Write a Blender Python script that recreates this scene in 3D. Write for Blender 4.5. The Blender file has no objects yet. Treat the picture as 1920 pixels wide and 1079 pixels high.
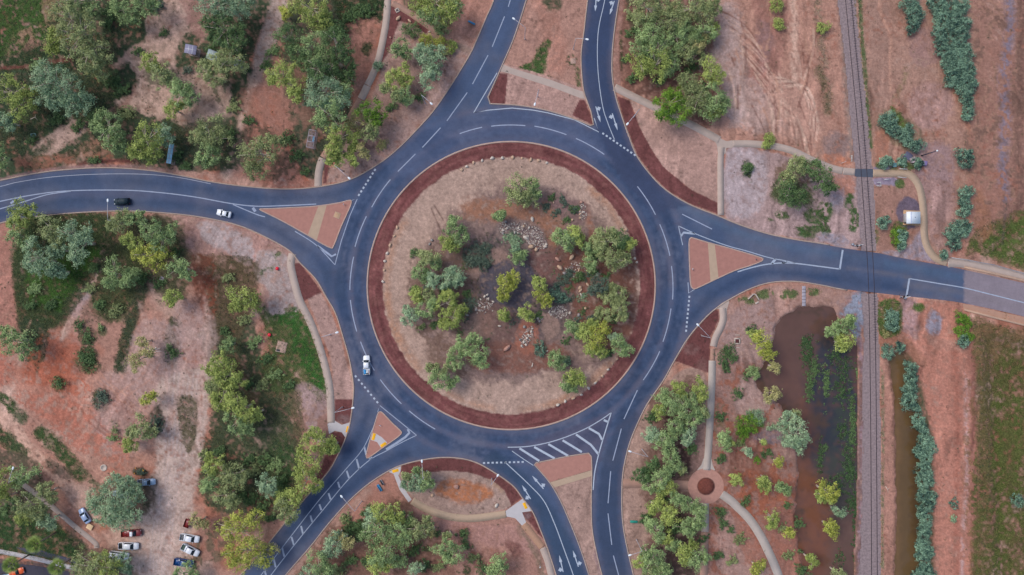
import bpy, math, random
import numpy as np
from mathutils import Vector
from mathutils.geometry import delaunay_2d_cdt

# ------------------------------------------------------------------ camera, sky, sun
S = 0.15                       # metres of ground per unit of the survey plan
CX, CY = 960.0, 539.5
H = 200.0                      # drone height
sc = bpy.context.scene
cam = bpy.data.cameras.new('camera')
cam_o = bpy.data.objects.new('camera', cam)
sc.collection.objects.link(cam_o)
cam_o.location = (0, 0, H)
cam.sensor_width = 36.0
cam.lens = 36.0 * H / (1920 * S)
cam.clip_start = 1.0
cam.clip_end = 20000.0
sc.camera = cam_o

SUN_EL, SUN_AZ = math.radians(52), math.radians(-62)    # high thin cloud, sun from the upper left
w = bpy.data.worlds.new('World')
sc.world = w
w.use_nodes = True
nt = w.node_tree
bg = nt.nodes['Background']
sky = nt.nodes.new('ShaderNodeTexSky')
sky.sky_type = 'NISHITA'
sky.sun_disc = False
sky.sun_elevation = SUN_EL
sky.sun_rotation = SUN_AZ
sky.altitude = 500
sky.dust_density = 3.0
nt.links.new(sky.outputs[0], bg.inputs[0])
bg.inputs[1].default_value = 0.12
sun = bpy.data.lights.new('sun', 'SUN')
sun.energy = 1.2
sun.angle = math.radians(30)
sun.color = (0.97, 0.95, 0.92)
sun_o = bpy.data.objects.new('sun', sun)
sc.collection.objects.link(sun_o)
d = Vector((math.sin(SUN_AZ) * math.cos(SUN_EL), math.cos(SUN_AZ) * math.cos(SUN_EL), math.sin(SUN_EL)))
sun_o.rotation_euler = d.to_track_quat('Z', 'Y').to_euler()
sun_o.location = d * 150
vs = sc.view_settings
vs.view_transform = 'Standard'
vs.look = 'None'
vs.gamma = 1.0
vs.use_curve_mapping = False
vs.exposure = 0.44
sc.cycles.max_bounces = 6
sc.cycles.diffuse_bounces = 3

# ------------------------------------------------------------------ helpers
TINT = (0.91, 0.906, 1.0)       # colour of the daylight on level ground
RNG = np.random.RandomState(7)
random.seed(7)
COL = sc.collection


def lin(c):
    c = c / 255.0
    return c / 12.92 if c <= 0.04045 else ((c + 0.055) / 1.055) ** 2.4


def C3(r, g, b, k=1.0):
    """albedo of a surface measured as (r, g, b) under this daylight"""
    return tuple(min(0.9, k * lin(v) / t) for v, t in zip((r, g, b), TINT))


def P(px, py, z=0.0):
    """plan position (survey units) -> metres, seen from straight above at height z"""
    f = S * (1 - z / H)
    return ((px - CX) * f, (CY - py) * f, z)


def smooth(pts, n=6, closed=False):
    """Catmull-Rom through the points"""
    p = np.array(pts, float)
    out = []
    m = len(p)
    rng = range(m) if closed else range(m - 1)
    for i in rng:
        if closed:
            a, b, c, e = p[i - 1], p[i], p[(i + 1) % m], p[(i + 2) % m]
        else:
            a, b, c, e = p[max(i - 1, 0)], p[i], p[i + 1], p[min(i + 2, m - 1)]
        for k in range(n):
            t = k / n
            out.append(0.5 * ((2 * b) + (c - a) * t + (2 * a - 5 * b + 4 * c - e) * t * t + (3 * b - a - 3 * c + e) * t ** 3))
    if not closed:
        out.append(p[-1])
    return np.array(out)


_LAT = {}


def vnoise(X, Y, scale, seed):
    if seed not in _LAT:
        _LAT[seed] = np.random.RandomState(seed).rand(256, 256)
    L = _LAT[seed]
    x, y = X / scale + 1000.37, Y / scale + 1000.71
    xi, yi = np.floor(x).astype(int), np.floor(y).astype(int)
    fx, fy = x - xi, y - yi
    fx, fy = fx * fx * (3 - 2 * fx), fy * fy * (3 - 2 * fy)
    a, b = L[xi % 256, yi % 256], L[(xi + 1) % 256, yi % 256]
    c, e = L[xi % 256, (yi + 1) % 256], L[(xi + 1) % 256, (yi + 1) % 256]
    return (a * (1 - fx) + b * fx) * (1 - fy) + (c * (1 - fx) + e * fx) * fy


def fbm(X, Y, scale, seed, octv=4):
    t, a, n = 0, 1.0, 0
    for o in range(octv):
        t = t + a * vnoise(X, Y, scale / 2 ** o, seed + o)
        n += a
        a *= 0.55
    return t / n * 2 - 1


def sd_poly(X, Y, poly):
    """signed distance to a polygon, negative inside"""
    p = np.asarray(poly, float)
    d2 = np.full(X.shape, 1e12)
    inside = np.zeros(X.shape, bool)
    for i in range(len(p)):
        ax, ay = p[i - 1]
        bx, by = p[i]
        ex, ey = bx - ax, by - ay
        L2 = ex * ex + ey * ey
        if L2 < 1e-9:
            continue
        t = np.clip(((X - ax) * ex + (Y - ay) * ey) / L2, 0, 1)
        d2 = np.minimum(d2, (X - ax - t * ex) ** 2 + (Y - ay - t * ey) ** 2)
        cond = (ay > Y) != (by > Y)
        if ey != 0:
            inside ^= cond & (X < (Y - ay) / ey * ex + ax)
    dd = np.sqrt(d2)
    return np.where(inside, -dd, dd)


def d_line(X, Y, pts):
    p = np.asarray(pts, float)
    d2 = np.full(X.shape, 1e12)
    for i in range(1, len(p)):
        ax, ay = p[i - 1]
        bx, by = p[i]
        ex, ey = bx - ax, by - ay
        L2 = max(ex * ex + ey * ey, 1e-9)
        t = np.clip(((X - ax) * ex + (Y - ay) * ey) / L2, 0, 1)
        d2 = np.minimum(d2, (X - ax - t * ex) ** 2 + (Y - ay - t * ey) ** 2)
    return np.sqrt(d2)


def mesh_np(name, V, F, smooth_shade=False):
    """mesh from numpy verts and a list/array of faces (all the same size or a ragged list)"""
    me = bpy.data.meshes.new(name)
    V = np.asarray(V, np.float32)
    me.vertices.add(len(V))
    me.vertices.foreach_set('co', V.ravel())
    if isinstance(F, np.ndarray):
        n = F.shape[1]
        me.loops.add(F.size)
        me.loops.foreach_set('vertex_index', F.astype(np.int32).ravel())
        me.polygons.add(len(F))
        me.polygons.foreach_set('loop_start', np.arange(0, F.size, n, dtype=np.int32))
    else:
        flat = [i for f in F for i in f]
        st, k = [], 0
        for f in F:
            st.append(k)
            k += len(f)
        me.loops.add(len(flat))
        me.loops.foreach_set('vertex_index', np.array(flat, np.int32))
        me.polygons.add(len(F))
        me.polygons.foreach_set('loop_start', np.array(st, np.int32))
    me.update(calc_edges=True)
    me.validate()
    if smooth_shade:
        me.polygons.foreach_set('use_smooth', np.ones(len(me.polygons), bool))
    return me


def link(name, me, mat, parent=None):
    o = bpy.data.objects.new(name, me)
    COL.objects.link(o)
    if mat is not None and me is not None:
        me.materials.append(mat)
    if parent is not None:
        o.parent = parent
    return o


def structure(o, kind='structure', label=None):
    o['kind'] = kind
    if label:
        o['label'] = label
    return o


LABELS = {}


def thing(o, label, cat, group=None):
    n = len(label.split())
    if not 4 <= n <= 16:
        print('LABEL LENGTH', n, label)
    if label in LABELS and not group:
        print('DUP LABEL', label)
    LABELS[label] = 1
    o['label'] = label
    o['category'] = cat
    if group:
        o['group'] = group
    return o


def empty(name, loc, rz=0.0):
    o = bpy.data.objects.new(name, None)
    o.empty_display_size = 0.3
    COL.objects.link(o)
    o.location = loc
    o.rotation_euler = (0, 0, rz)
    return o


class MB:
    """collects shapes for one mesh"""

    def __init__(self):
        self.v, self.f = [], []

    def add(self, verts, faces):
        b = len(self.v)
        self.v += [tuple(map(float, q)) for q in verts]
        self.f += [tuple(i + b for i in f) for f in faces]
        return self

    def box(self, c, s, rz=0.0, bev=0.0, tilt=None):
        x, y, z = s[0] / 2, s[1] / 2, s[2] / 2
        if bev > 0:
            b = min(bev, x * .9, y * .9, z * .9)
            vs_ = []
            for (k, zz) in ((b, -z), (0, -z + b), (0, z - b), (b, z)):
                X, Y = x - k, y - k
                c8 = b * .6
                vs_ += [(-X + c8, -Y, zz), (X - c8, -Y, zz), (X, -Y + c8, zz), (X, Y - c8, zz),
                        (X - c8, Y, zz), (-X + c8, Y, zz), (-X, Y - c8, zz), (-X, -Y + c8, zz)]
            fs = [tuple(range(7, -1, -1)), tuple(range(24, 32))]
            for r in range(3):
                for i in range(8):
                    j = (i + 1) % 8
                    fs.append((r * 8 + i, r * 8 + j, r * 8 + 8 + j, r * 8 + 8 + i))
        else:
            vs_ = [(-x, -y, -z), (x, -y, -z), (x, y, -z), (-x, y, -z), (-x, -y, z), (x, -y, z), (x, y, z), (-x, y, z)]
            fs = [(3, 2, 1, 0), (4, 5, 6, 7), (0, 1, 5, 4), (1, 2, 6, 5), (2, 3, 7, 6), (3, 0, 4, 7)]
        if tilt:
            ax, an = tilt
            q = []
            for (a, bb, e) in vs_:
                if ax == 'x':
                    q.append((a, bb * math.cos(an) - e * math.sin(an), bb * math.sin(an) + e * math.cos(an)))
                else:
                    q.append((a * math.cos(an) + e * math.sin(an), bb, -a * math.sin(an) + e * math.cos(an)))
            vs_ = q
        cr, sr = math.cos(rz), math.sin(rz)
        return self.add([(c[0] + a * cr - bb * sr, c[1] + a * sr + bb * cr, c[2] + e) for a, bb, e in vs_], fs)

    def tube(self, pts, rad, n=8, cap=True):
        pts = [Vector(q) for q in pts]
        if not hasattr(rad, '__len__'):
            rad = [rad] * len(pts)
        rings = []
        for i, q in enumerate(pts):
            t = (pts[min(i + 1, len(pts) - 1)] - pts[max(i - 1, 0)])
            t = t.normalized() if t.length > 1e-9 else Vector((0, 0, 1))
            u = t.cross(Vector((0, 0, 1)) if abs(t.z) < 0.9 else Vector((1, 0, 0))).normalized()
            v = t.cross(u)
            rings.append([q + (u * math.cos(2 * math.pi * k / n) + v * math.sin(2 * math.pi * k / n)) * rad[i] for k in range(n)])
        vs_ = [q for r in rings for q in r]
        fs = []
        for i in range(len(pts) - 1):
            for k in range(n):
                j = (k + 1) % n
                fs.append((i * n + k, i * n + j, i * n + n + j, i * n + n + k))
        if cap:
            fs.append(tuple(range(n - 1, -1, -1)))
            m = (len(pts) - 1) * n
            fs.append(tuple(range(m, m + n)))
        return self.add(vs_, fs)

    def lathe(self, c, prof, n=16):
        vs_, fs = [], []
        for (r, z) in prof:
            vs_ += [(c[0] + r * math.cos(2 * math.pi * k / n), c[1] + r * math.sin(2 * math.pi * k / n), c[2] + z) for k in range(n)]
        for i in range(len(prof) - 1):
            for k in range(n):
                j = (k + 1) % n
                fs.append((i * n + k, i * n + j, i * n + n + j, i * n + n + k))
        fs.append(tuple(range(n - 1, -1, -1)))
        m = (len(prof) - 1) * n
        fs.append(tuple(range(m, m + n)))
        return self.add(vs_, fs)

    def loft(self, rings):
        n = len(rings[0])
        vs_ = [q for r in rings for q in r]
        fs = []
        for i in range(len(rings) - 1):
            for k in range(n):
                j = (k + 1) % n
                fs.append((i * n + k, i * n + j, i * n + n + j, i * n + n + k))
        fs.append(tuple(range(n - 1, -1, -1)))
        m = (len(rings) - 1) * n
        fs.append(tuple(range(m, m + n)))
        return self.add(vs_, fs)

    def prism(self, poly, z0, z1):
        """vertical prism over a counter-clockwise or clockwise plan polygon (metres)"""
        p = [tuple(q) for q in poly]
        a = sum(p[i - 1][0] * p[i][1] - p[i][0] * p[i - 1][1] for i in range(len(p)))
        if a < 0:
            p = p[::-1]
        n = len(p)
        vs_ = [(x, y, z0) for x, y in p] + [(x, y, z1) for x, y in p]
        fs = [tuple(range(n - 1, -1, -1)), tuple(range(n, 2 * n))]
        for i in range(n):
            j = (i + 1) % n
            fs.append((i, j, n + j, n + i))
        return self.add(vs_, fs)

    def mesh(self, name, sm=False):
        return mesh_np(name, np.array(self.v), self.f, sm)

    def build(self, name, mat, parent=None, sm=False):
        return link(name, self.mesh(name, sm), mat, parent)


def plan(pts, z=None):
    """plan points -> metres (ground level)"""
    return [P(x, y)[:2] for x, y in pts]


# ------------------------------------------------------------------ materials
def new_mat(name):
    m = bpy.data.materials.new(name)
    m.use_nodes = True
    return m, m.node_tree.nodes, m.node_tree.links, m.node_tree.nodes['Principled BSDF']


def noise_mix(N, L, coord, base_sock, scale, amount, detail=3.0, rough=0.6):
    """multiply a colour by 1 +- amount of noise"""
    n = N.new('ShaderNodeTexNoise')
    n.inputs['Scale'].default_value = scale
    n.inputs['Detail'].default_value = detail
    n.inputs['Roughness'].default_value = rough
    L.new(coord, n.inputs['Vector'])
    mr = N.new('ShaderNodeMapRange')
    mr.inputs['From Min'].default_value = 0.25
    mr.inputs['From Max'].default_value = 0.75
    mr.inputs['To Min'].default_value = 1 - amount
    mr.inputs['To Max'].default_value = 1 + amount
    L.new(n.outputs['Fac'], mr.inputs['Value'])
    mx = N.new('ShaderNodeVectorMath')
    mx.operation = 'SCALE'
    L.new(base_sock, mx.inputs[0])
    L.new(mr.outputs[0], mx.inputs['Scale'])
    return mx.outputs[0], n


def mat_attr(name, attr, rough=0.95, amts=((0.9, .16), (3.0, .12)), bump=0.25, bump_scale=1.4, spec=0.2, bump_dist=0.15):
    m, N, L, b = new_mat(name)
    a = N.new('ShaderNodeAttribute')
    a.attribute_name = attr
    tc = N.new('ShaderNodeNewGeometry')
    s = a.outputs['Color']
    nn = None
    for sc_, am in amts:
        s, nn = noise_mix(N, L, tc.outputs['Position'], s, sc_, am)
    L.new(s, b.inputs['Base Color'])
    b.inputs['Roughness'].default_value = rough
    b.inputs['Specular IOR Level'].default_value = spec
    if bump:
        n2 = N.new('ShaderNodeTexNoise')
        n2.inputs['Scale'].default_value = bump_scale
        n2.inputs['Detail'].default_value = 5
        L.new(tc.outputs['Position'], n2.inputs['Vector'])
        bp = N.new('ShaderNodeBump')
        bp.inputs['Strength'].default_value = bump
        bp.inputs['Distance'].default_value = bump_dist
        L.new(n2.outputs['Fac'], bp.inputs['Height'])
        L.new(bp.outputs[0], b.inputs['Normal'])
    return m


def mat(name, rgb, rough=0.6, metal=0.0, var=0.06, vscale=2.0, spec=0.4, coat=0.0, bump=0.0):
    m, N, L, b = new_mat(name)
    rgbn = N.new('ShaderNodeRGB')
    rgbn.outputs[0].default_value = (*rgb, 1)
    tc = N.new('ShaderNodeTexCoord')
    s, nn = noise_mix(N, L, tc.outputs['Object'], rgbn.outputs[0], vscale, var)
    L.new(s, b.inputs['Base Color'])
    b.inputs['Roughness'].default_value = rough
    b.inputs['Metallic'].default_value = metal
    b.inputs['Specular IOR Level'].default_value = spec
    b.inputs['Coat Weight'].default_value = coat
    if bump:
        bp = N.new('ShaderNodeBump')
        bp.inputs['Strength'].default_value = bump
        bp.inputs['Distance'].default_value = 0.03
        L.new(nn.outputs['Fac'], bp.inputs['Height'])
        L.new(bp.outputs[0], b.inputs['Normal'])
    return m


def color_attr(me, name, cols):
    a = me.attributes.new(name, 'FLOAT_COLOR', 'POINT')
    c4 = np.ones((len(cols), 4), np.float32)
    c4[:, :3] = cols
    a.data.foreach_set('color', c4.ravel())
# ------------------------------------------------------------------ road edges (plan)
NW = smooth([(-90, 356), (-40, 346), (0, 340), (60, 328), (120, 320), (200, 316), (280, 321), (340, 331), (400, 343), (470, 352), (540, 356), (603, 351), (660, 337), (713, 307), (747, 280), (780, 247), (813, 210), (843, 167), (880, 107), (893, 80), (913, 33), (927, 0), (945, -70)])
NM_L = smooth([(1012, -70), (990, -12), (975, 35), (960, 78), (943, 117), (930, 147), (914, 182)])
NM_B = smooth([(918, 196), (940, 197), (970, 199), (1010, 205), (1045, 214), (1080, 226), (1107, 237)])
NM_R = smooth([(1114, 235), (1109, 210), (1103, 193), (1096, 172), (1092, 140), (1091, 100), (1096, 60), (1103, 0), (1114, -70)])
NE = smooth([(1174, -70), (1160, 0), (1152, 50), (1147, 100), (1147, 143), (1153, 180), (1163, 213), (1177, 253), (1193, 293), (1220, 330), (1250, 359), (1293, 385), (1343, 405), (1387, 423), (1440, 440), (1493, 451), (1540, 458), (1590, 467), (1647, 475), (1680, 482), (1733, 492), (1767, 498), (1807, 506), (1920, 531), (2030, 558)])
SE = smooth([(2030, 626), (1920, 594), (1807, 569), (1740, 560), (1700, 556), (1640, 549), (1580, 542), (1540, 534), (1490, 527), (1440, 530), (1393, 547), (1343, 577), (1313, 605), (1287, 637), (1263, 677), (1243, 713), (1213, 757), (1193, 797), (1178, 836), (1168, 880), (1165, 920), (1166, 973), (1173, 1019), (1186, 1076), (1204, 1150)])
SM_R = smooth([(1152, 1150), (1130, 1078), (1118, 1029), (1111, 986), (1110, 933), (1111, 886), (1110, 856)])
SM_T = smooth([(1104, 849), (1070, 854), (1035, 861), (1005, 867)])
SM_L = smooth([(1001, 872), (1030, 906), (1050, 940), (1066, 976), (1086, 1026), (1103, 1078), (1124, 1150)])
EY = smooth([(1066, 1150), (1043, 1075), (1027, 1026), (1013, 990), (1000, 960), (980, 933), (960, 908), (912, 876), (879, 862), (839, 857), (796, 861), (746, 874), (700, 900), (660, 933), (620, 976), (580, 1026), (535, 1078), (480, 1150)])
WE = smooth([(395, 1150), (440, 1092), (475, 1055), (513, 1009), (550, 963), (585, 922), (616, 886), (630, 863), (646, 830), (656, 800), (661, 770), (664, 740), (664, 720), (657, 677), (643, 627), (630, 587), (613, 557), (593, 523), (563, 492), (540, 467), (480, 435), (433, 418), (367, 405), (300, 398), (233, 395), (167, 397), (100, 402), (40, 410), (0, 418), (-90, 446)])
RC, RR = (958.7, 536.0), 271.0
ring = [(RC[0] + RR * math.cos(t), RC[1] + RR * math.sin(t)) for t in np.linspace(0, 2 * math.pi, 121)[:-1]]
W_ISL = smooth([(487, 393), (500, 392), (545, 390), (593, 387), (635, 381), (655, 376), (659, 379), (655, 392), (640, 425), (626, 461), (620, 465), (600, 455), (580, 443), (530, 415), (500, 400)], 3, True)
E_ISL = smooth([(1295, 447), (1300, 447), (1327, 455), (1375, 468), (1425, 483), (1430, 487), (1426, 491), (1405, 499), (1377, 508), (1340, 525), (1306, 541), (1299, 541), (1295, 533), (1293, 500), (1292, 455)], 3, True)
SW_ISL = smooth([(712, 773), (718, 775), (735, 793), (751, 808), (752, 814), (740, 824), (716, 841), (692, 858), (687, 856), (689, 844), (697, 815), (708, 778)], 3, True)
OUT = np.concatenate([NW, NM_L, NM_B, NM_R, NE, SE, SM_R, SM_T, SM_L, EY, WE])


def in_road(X, Y):
    s = sd_poly(X, Y, OUT)
    s = np.maximum(s, -(np.hypot(X - RC[0], Y - RC[1]) - RR))
    for isl in (W_ISL, E_ISL, SW_ISL):
        s = np.maximum(s, -sd_poly(X, Y, isl))
    return s


# ------------------------------------------------------------------ painter for soil / grass / gravel kinds
class Paint:
    def __init__(self, X, Y, base):
        self.X, self.Y = X, Y
        self.c = np.tile(np.array(base, np.float64), X.shape + (1,))
        self.n1, self.n2, self.n3 = fbm(X, Y, 34, 11), fbm(X, Y, 11, 21, 3), fbm(X, Y, 5.5, 31, 2)
        self.soil = False
        self.g = np.zeros(X.shape)
        self.u = np.zeros(X.shape)

    def sub(self, pts, m):
        p = np.asarray(pts)
        x0, y0 = p.min(0) - m
        x1, y1 = p.max(0) + m
        if self.X.ndim == 2:
            xs, ys = self.X[0], self.Y[:, 0]
            i0, i1 = np.searchsorted(xs, x0), np.searchsorted(xs, x1)
            j0, j1 = np.searchsorted(ys, y0), np.searchsorted(ys, y1)
            return (slice(j0, j1), slice(i0, i1))
        return np.nonzero((self.X > x0) & (self.X < x1) & (self.Y > y0) & (self.Y < y1))

    def blend(self, sl, a, rgb, grass=None):
        a = a * 1.0
        if self.soil and rgb[0] - rgb[2] > 14:
            rgb = (rgb[0] * .99, rgb[1] * .99, rgb[2] * .99)
        self.c[sl] += (np.array(C3(*rgb)) - self.c[sl]) * a[..., None]
        under = 1.0 if max(rgb) < 113 and rgb[0] - rgb[1] < 22 and rgb[2] < rgb[1] + 4 else 0.0
        self.u[sl] += (under - self.u[sl]) * a
        if grass is not None:
            self.g[sl] += (grass - self.g[sl]) * a

    def poly(self, pts, rgb, alpha=1.0, feather=6.0, rough=7.0, patch=None, grass=0.0, sm=True):
        if sm and len(pts) > 2:
            pts = smooth(pts, 4, True)
        sl = self.sub(pts, feather + rough * 2 + 4)
        if self.X[sl].size == 0:
            return
        s = sd_poly(self.X[sl], self.Y[sl], pts)
        s = s + rough * (self.n2[sl] * 1.2 + self.n1[sl] * .9 + self.n3[sl] * .9)
        a = np.clip(0.5 - s / max(feather, .1), 0, 1)
        a = a * a * (3 - 2 * a) * alpha
        if rough > 2.5:
            a = a * np.clip(.93 + .9 * self.n3[sl] + .5 * self.n2[sl], 0, 1)
        if patch is not None:
            q = self.n1[sl] * .5 + self.n2[sl] * .8 + self.n3[sl] * .5
            a = a * np.clip((q - patch) / .22 + .5, 0, 1)
        self.blend(sl, a, rgb, grass)

    def line(self, pts, wd, rgb, alpha=1.0, feather=4.0, rough=3.0, patch=None, grass=0.0, sm=True):
        if sm and len(pts) > 2:
            pts = smooth(pts, 6)
        sl = self.sub(pts, wd + feather + rough * 2 + 3)
        if self.X[sl].size == 0:
            return
        s = d_line(self.X[sl], self.Y[sl], pts) - wd / 2
        s = s + rough * (self.n2[sl] * 1.3 + self.n1[sl] * .8 + self.n3[sl] * 1.2)
        a = np.clip(0.5 - s / max(feather, .1), 0, 1) * alpha
        if self.soil and rough > 1.2 and feather > 2.2:
            a = a * np.clip(.85 + .9 * self.n3[sl] + .5 * self.n2[sl], 0, 1)
        if patch is not None:
            q = self.n1[sl] * .5 + self.n2[sl] * .8 + self.n3[sl] * .5
            a = a * np.clip((q - patch) / .22 + .5, 0, 1)
        self.blend(sl, a, rgb, grass)

    def blob(self, x, y, rx, ry, rgb, alpha=1.0, feather=5.0, rough=4.0, rot=0.0, patch=None, grass=0.0):
        t = np.linspace(0, 2 * math.pi, 17)[:-1]
        ca, sa = math.cos(rot), math.sin(rot)
        pts = [(x + rx * math.cos(q) * ca - ry * math.sin(q) * sa, y + rx * math.cos(q) * sa + ry * math.sin(q) * ca) for q in t]
        self.poly(pts, rgb, alpha, feather, rough, patch, grass, sm=False)


DIRT, RED, PALE = (164, 121, 109), (162, 103, 86), (182, 149, 138)
TAN, MAR, LIT, LITG = (168, 137, 129), (108, 66, 66), (84, 72, 62), (62, 72, 54)
GRS, DGRS, OLV, LIL, GRV = (58, 88, 48), (46, 66, 44), (92, 94, 58), (168, 152, 158), (140, 133, 148)
MAROON = [
    [(912, 190), (936, 138), (952, 139), (947, 197), (917, 196)],
    [(1087, 186), (1097, 189), (1114, 235), (1072, 217)],
    [(1157, 180), (1180, 189), (1190, 213), (1200, 240), (1217, 273), (1243, 313), (1297, 357), (1345, 380), (1347, 402), (1293, 382), (1250, 356), (1222, 328), (1195, 290), (1180, 253), (1166, 213)],
    [(552, 497), (556, 493), (563, 493), (603, 548), (568, 567), (557, 535)],
    [(628, 748), (663, 750), (660, 790), (646, 796), (628, 788)],
    [(623, 810), (643, 809), (650, 820), (643, 836), (626, 866), (600, 903), (590, 905), (613, 846)],
    [(751, 886), (754, 872), (796, 862), (839, 858), (879, 863), (912, 877), (958, 909), (981, 934), (948, 956), (959, 949), (946, 920), (922, 900), (879, 886), (839, 883), (809, 885), (779, 890)],
    [(978, 961), (998, 960), (1023, 1017), (1010, 1002)],
    [(1337, 580), (1348, 583), (1348, 600), (1332, 633), (1330, 700), (1293, 687), (1265, 677), (1290, 637), (1313, 607)],
    [(733, 12), (748, 10), (778, 30), (806, 55), (800, 64), (786, 56), (770, 44), (748, 40), (741, 62), (728, 100), (713, 122), (720, 90), (729, 50)],
    [(608, 307), (617, 308), (613, 343), (606, 345)],
]


POND = smooth([(1477, 588), (1510, 578), (1557, 578), (1572, 600), (1590, 640), (1607, 650), (1613, 693), (1616, 720), (1611, 780), (1612, 853), (1608, 936), (1604, 1053), (1602, 1160), (1512, 1160), (1506, 1079), (1499, 1019), (1491, 953), (1498, 900), (1494, 850), (1480, 790), (1462, 760), (1436, 745), (1420, 715), (1432, 682), (1452, 640), (1462, 610)], 4, True)
DITCH = smooth([(1676, 668), (1694, 664), (1704, 690), (1712, 740), (1724, 800), (1730, 880), (1731, 960), (1726, 1060), (1724, 1160), (1682, 1160), (1682, 1000), (1682, 900), (1681, 800), (1676, 720), (1672, 690)], 4, True)
def paint_ground(g):
    X, Y = g.X, g.Y
    n = g.n1 * .7 + fbm(X, Y, 90, 51) * .9
    for rgb, lo in ((RED, .10), (PALE, -.12)):
        a = np.clip((n - lo) * 3, 0, 1) if lo > 0 else np.clip((lo - n) * 3, 0, 1)
        g.c += (np.array(C3(*rgb)) - g.c) * a[..., None] * .8
    p, l, b = g.poly, g.line, g.blob
    # --- upper left scrub
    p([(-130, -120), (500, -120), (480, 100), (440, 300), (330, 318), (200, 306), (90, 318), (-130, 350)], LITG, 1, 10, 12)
    p([(-130, -120), (160, -120), (140, 120), (60, 140), (-130, 120)], DGRS, .8, 10, 10, -.1, .8)
    p([(-60, -60), (92, -20), (95, 58), (60, 84), (0, 112), (-60, 110)], (70, 97, 50), 1, 8, 10, -.25, 1)
    p([(30, 60), (90, 40), (120, 70), (80, 90), (10, 110)], DIRT, .7, 8, 8, .1)
    p([(80, -20), (120, -20), (115, 30), (85, 45)], (140, 110, 90), .7, 8, 6)
    p([(40, 150), (190, 150), (250, 215), (90, 250), (-40, 240), (-60, 180)], DGRS, .8, 10, 9, None, .7)
    p([(310, -40), (352, -40), (356, 40), (334, 90), (335, 150), (350, 180), (345, 215), (300, 222), (258, 214), (212, 192), (250, 168), (244, 120), (212, 126), (240, 92), (270, 74), (272, 36), (296, 22)], PALE, 1, 7, 6)
    l([(345, 30), (300, 55), (260, 85), (215, 125)], 9, (182, 142, 130), .7, 4, 3)
    p([(340, -40), (420, -40), (395, 60), (370, 70), (350, 40)], (158, 116, 110), .8, 8, 6)
    p([(340, 130), (420, 140), (430, 200), (410, 225), (350, 215), (330, 180)], PALE, .9, 8, 7)
    p([(315, 215), (345, 205), (430, 200), (420, 225), (340, 240)], PALE, .8, 7, 6)
    b(298, 140, 30, 26, LITG, .7, 8, 8)
    p([(60, 288), (108, 240), (160, 226), (156, 250), (118, 276), (98, 290)], PALE, 1, 6, 5)
    p([(165, 265), (200, 262), (202, 285), (140, 290)], (165, 118, 100), .9, 6, 6)
    l([(180, 228), (235, 195), (255, 160)], 10, DIRT, .9, 5, 4)
    l([(40, 306), (120, 300), (200, 292)], 26, (145, 95, 80), .9, 8, 6, -.1)
    l([(150, 308), (210, 302), (260, 304)], 9, (98, 58, 55), 1, 4, 2)
    l([(0, 340), (60, 327), (120, 319), (200, 314), (280, 319), (340, 329)], 13, (135, 108, 108), .95, 4, 2)
    l([(335, 320), (400, 334), (470, 348), (540, 354)], 22, (168, 130, 120), .9, 6, 3)
    l([(-20, 128), (40, 127), (90, 118), (135, 112)], 9, (110, 66, 60), 1, 4, 2)
    l([(532, -30), (520, 30), (504, 80), (492, 120), (480, 150), (464, 190), (450, 240), (436, 290), (424, 330)], 20, PALE, 1, 7, 4)
    l([(532, -30), (518, 30), (500, 80), (490, 120)], 34, (174, 150, 144), .95, 7, 3)
    l([(480, 140), (464, 190), (450, 240), (436, 290)], 9, (188, 156, 146), .8, 5, 3)
    p([(470, 170), (520, 180), (545, 230), (560, 300), (580, 350), (500, 352), (470, 300)], (158, 105, 92), .95, 8, 9)
    l([(505, 190), (525, 240), (555, 300), (575, 340)], 10, (165, 98, 78), .8, 5, 4)
    p([(440, 170), (485, 160), (505, 200), (500, 240), (450, 220)], (140, 100, 88), .8, 6, 9, 0)
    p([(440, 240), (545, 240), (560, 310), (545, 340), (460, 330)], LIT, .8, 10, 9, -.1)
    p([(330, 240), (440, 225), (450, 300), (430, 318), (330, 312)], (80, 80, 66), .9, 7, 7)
    for q_ in ([(200, 0), (262, -20), (270, 30), (262, 70), (232, 92), (214, 120), (200, 150), (190, 90)], [(0, 150), (90, 130), (190, 130), (215, 190), (218, 215), (120, 235), (60, 262), (20, 300), (-60, 300)],
               [(238, 250), (320, 225), (345, 250), (340, 300), (250, 305)], [(330, 255), (440, 232), (445, 300), (430, 318), (330, 310)], [(40, 262), (100, 262), (90, 285), (50, 300)], [(165, 262), (200, 258), (206, 282), (150, 296), (120, 290)],
               [(400, 150), (445, 160), (438, 200), (405, 190)]):
        p(q_, (58, 68, 52), .8, 8, 8, -.2, .4)
    # --- upper middle
    p([(525, 60), (560, 0), (720, -60), (715, 40), (660, 160), (655, 260), (600, 330), (560, 320), (545, 250), (540, 190)], (72, 74, 60), 1, 8, 9)
    p([(612, -60), (722, -60), (716, 30), (704, 52), (690, 40), (664, 64), (650, 60), (625, 20)], DGRS, 1, 6, 6, None, .9)
    p([(645, 48), (690, 32), (712, 45), (700, 100), (682, 140), (664, 152), (656, 110), (640, 75)], (160, 112, 100), 1, 6, 7)
    b(688, 90, 10, 16, DGRS, .9, 4, 4, .2, None, .7)
    p([(545, 130), (570, 130), (585, 210), (570, 250), (560, 200)], (130, 95, 85), .8, 6, 6)
    p([(480, 170), (505, 150), (560, 190), (545, 260), (500, 240)], (150, 108, 98), .8, 6, 8, -.1)
    p([(730, 40), (800, 60), (840, 80), (893, 92), (880, 110), (843, 168), (813, 211), (780, 248), (747, 281), (713, 308), (660, 338), (616, 346), (618, 318), (640, 292), (660, 245), (690, 200), (715, 130)], (162, 131, 125), 1, 4, 3)
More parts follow.
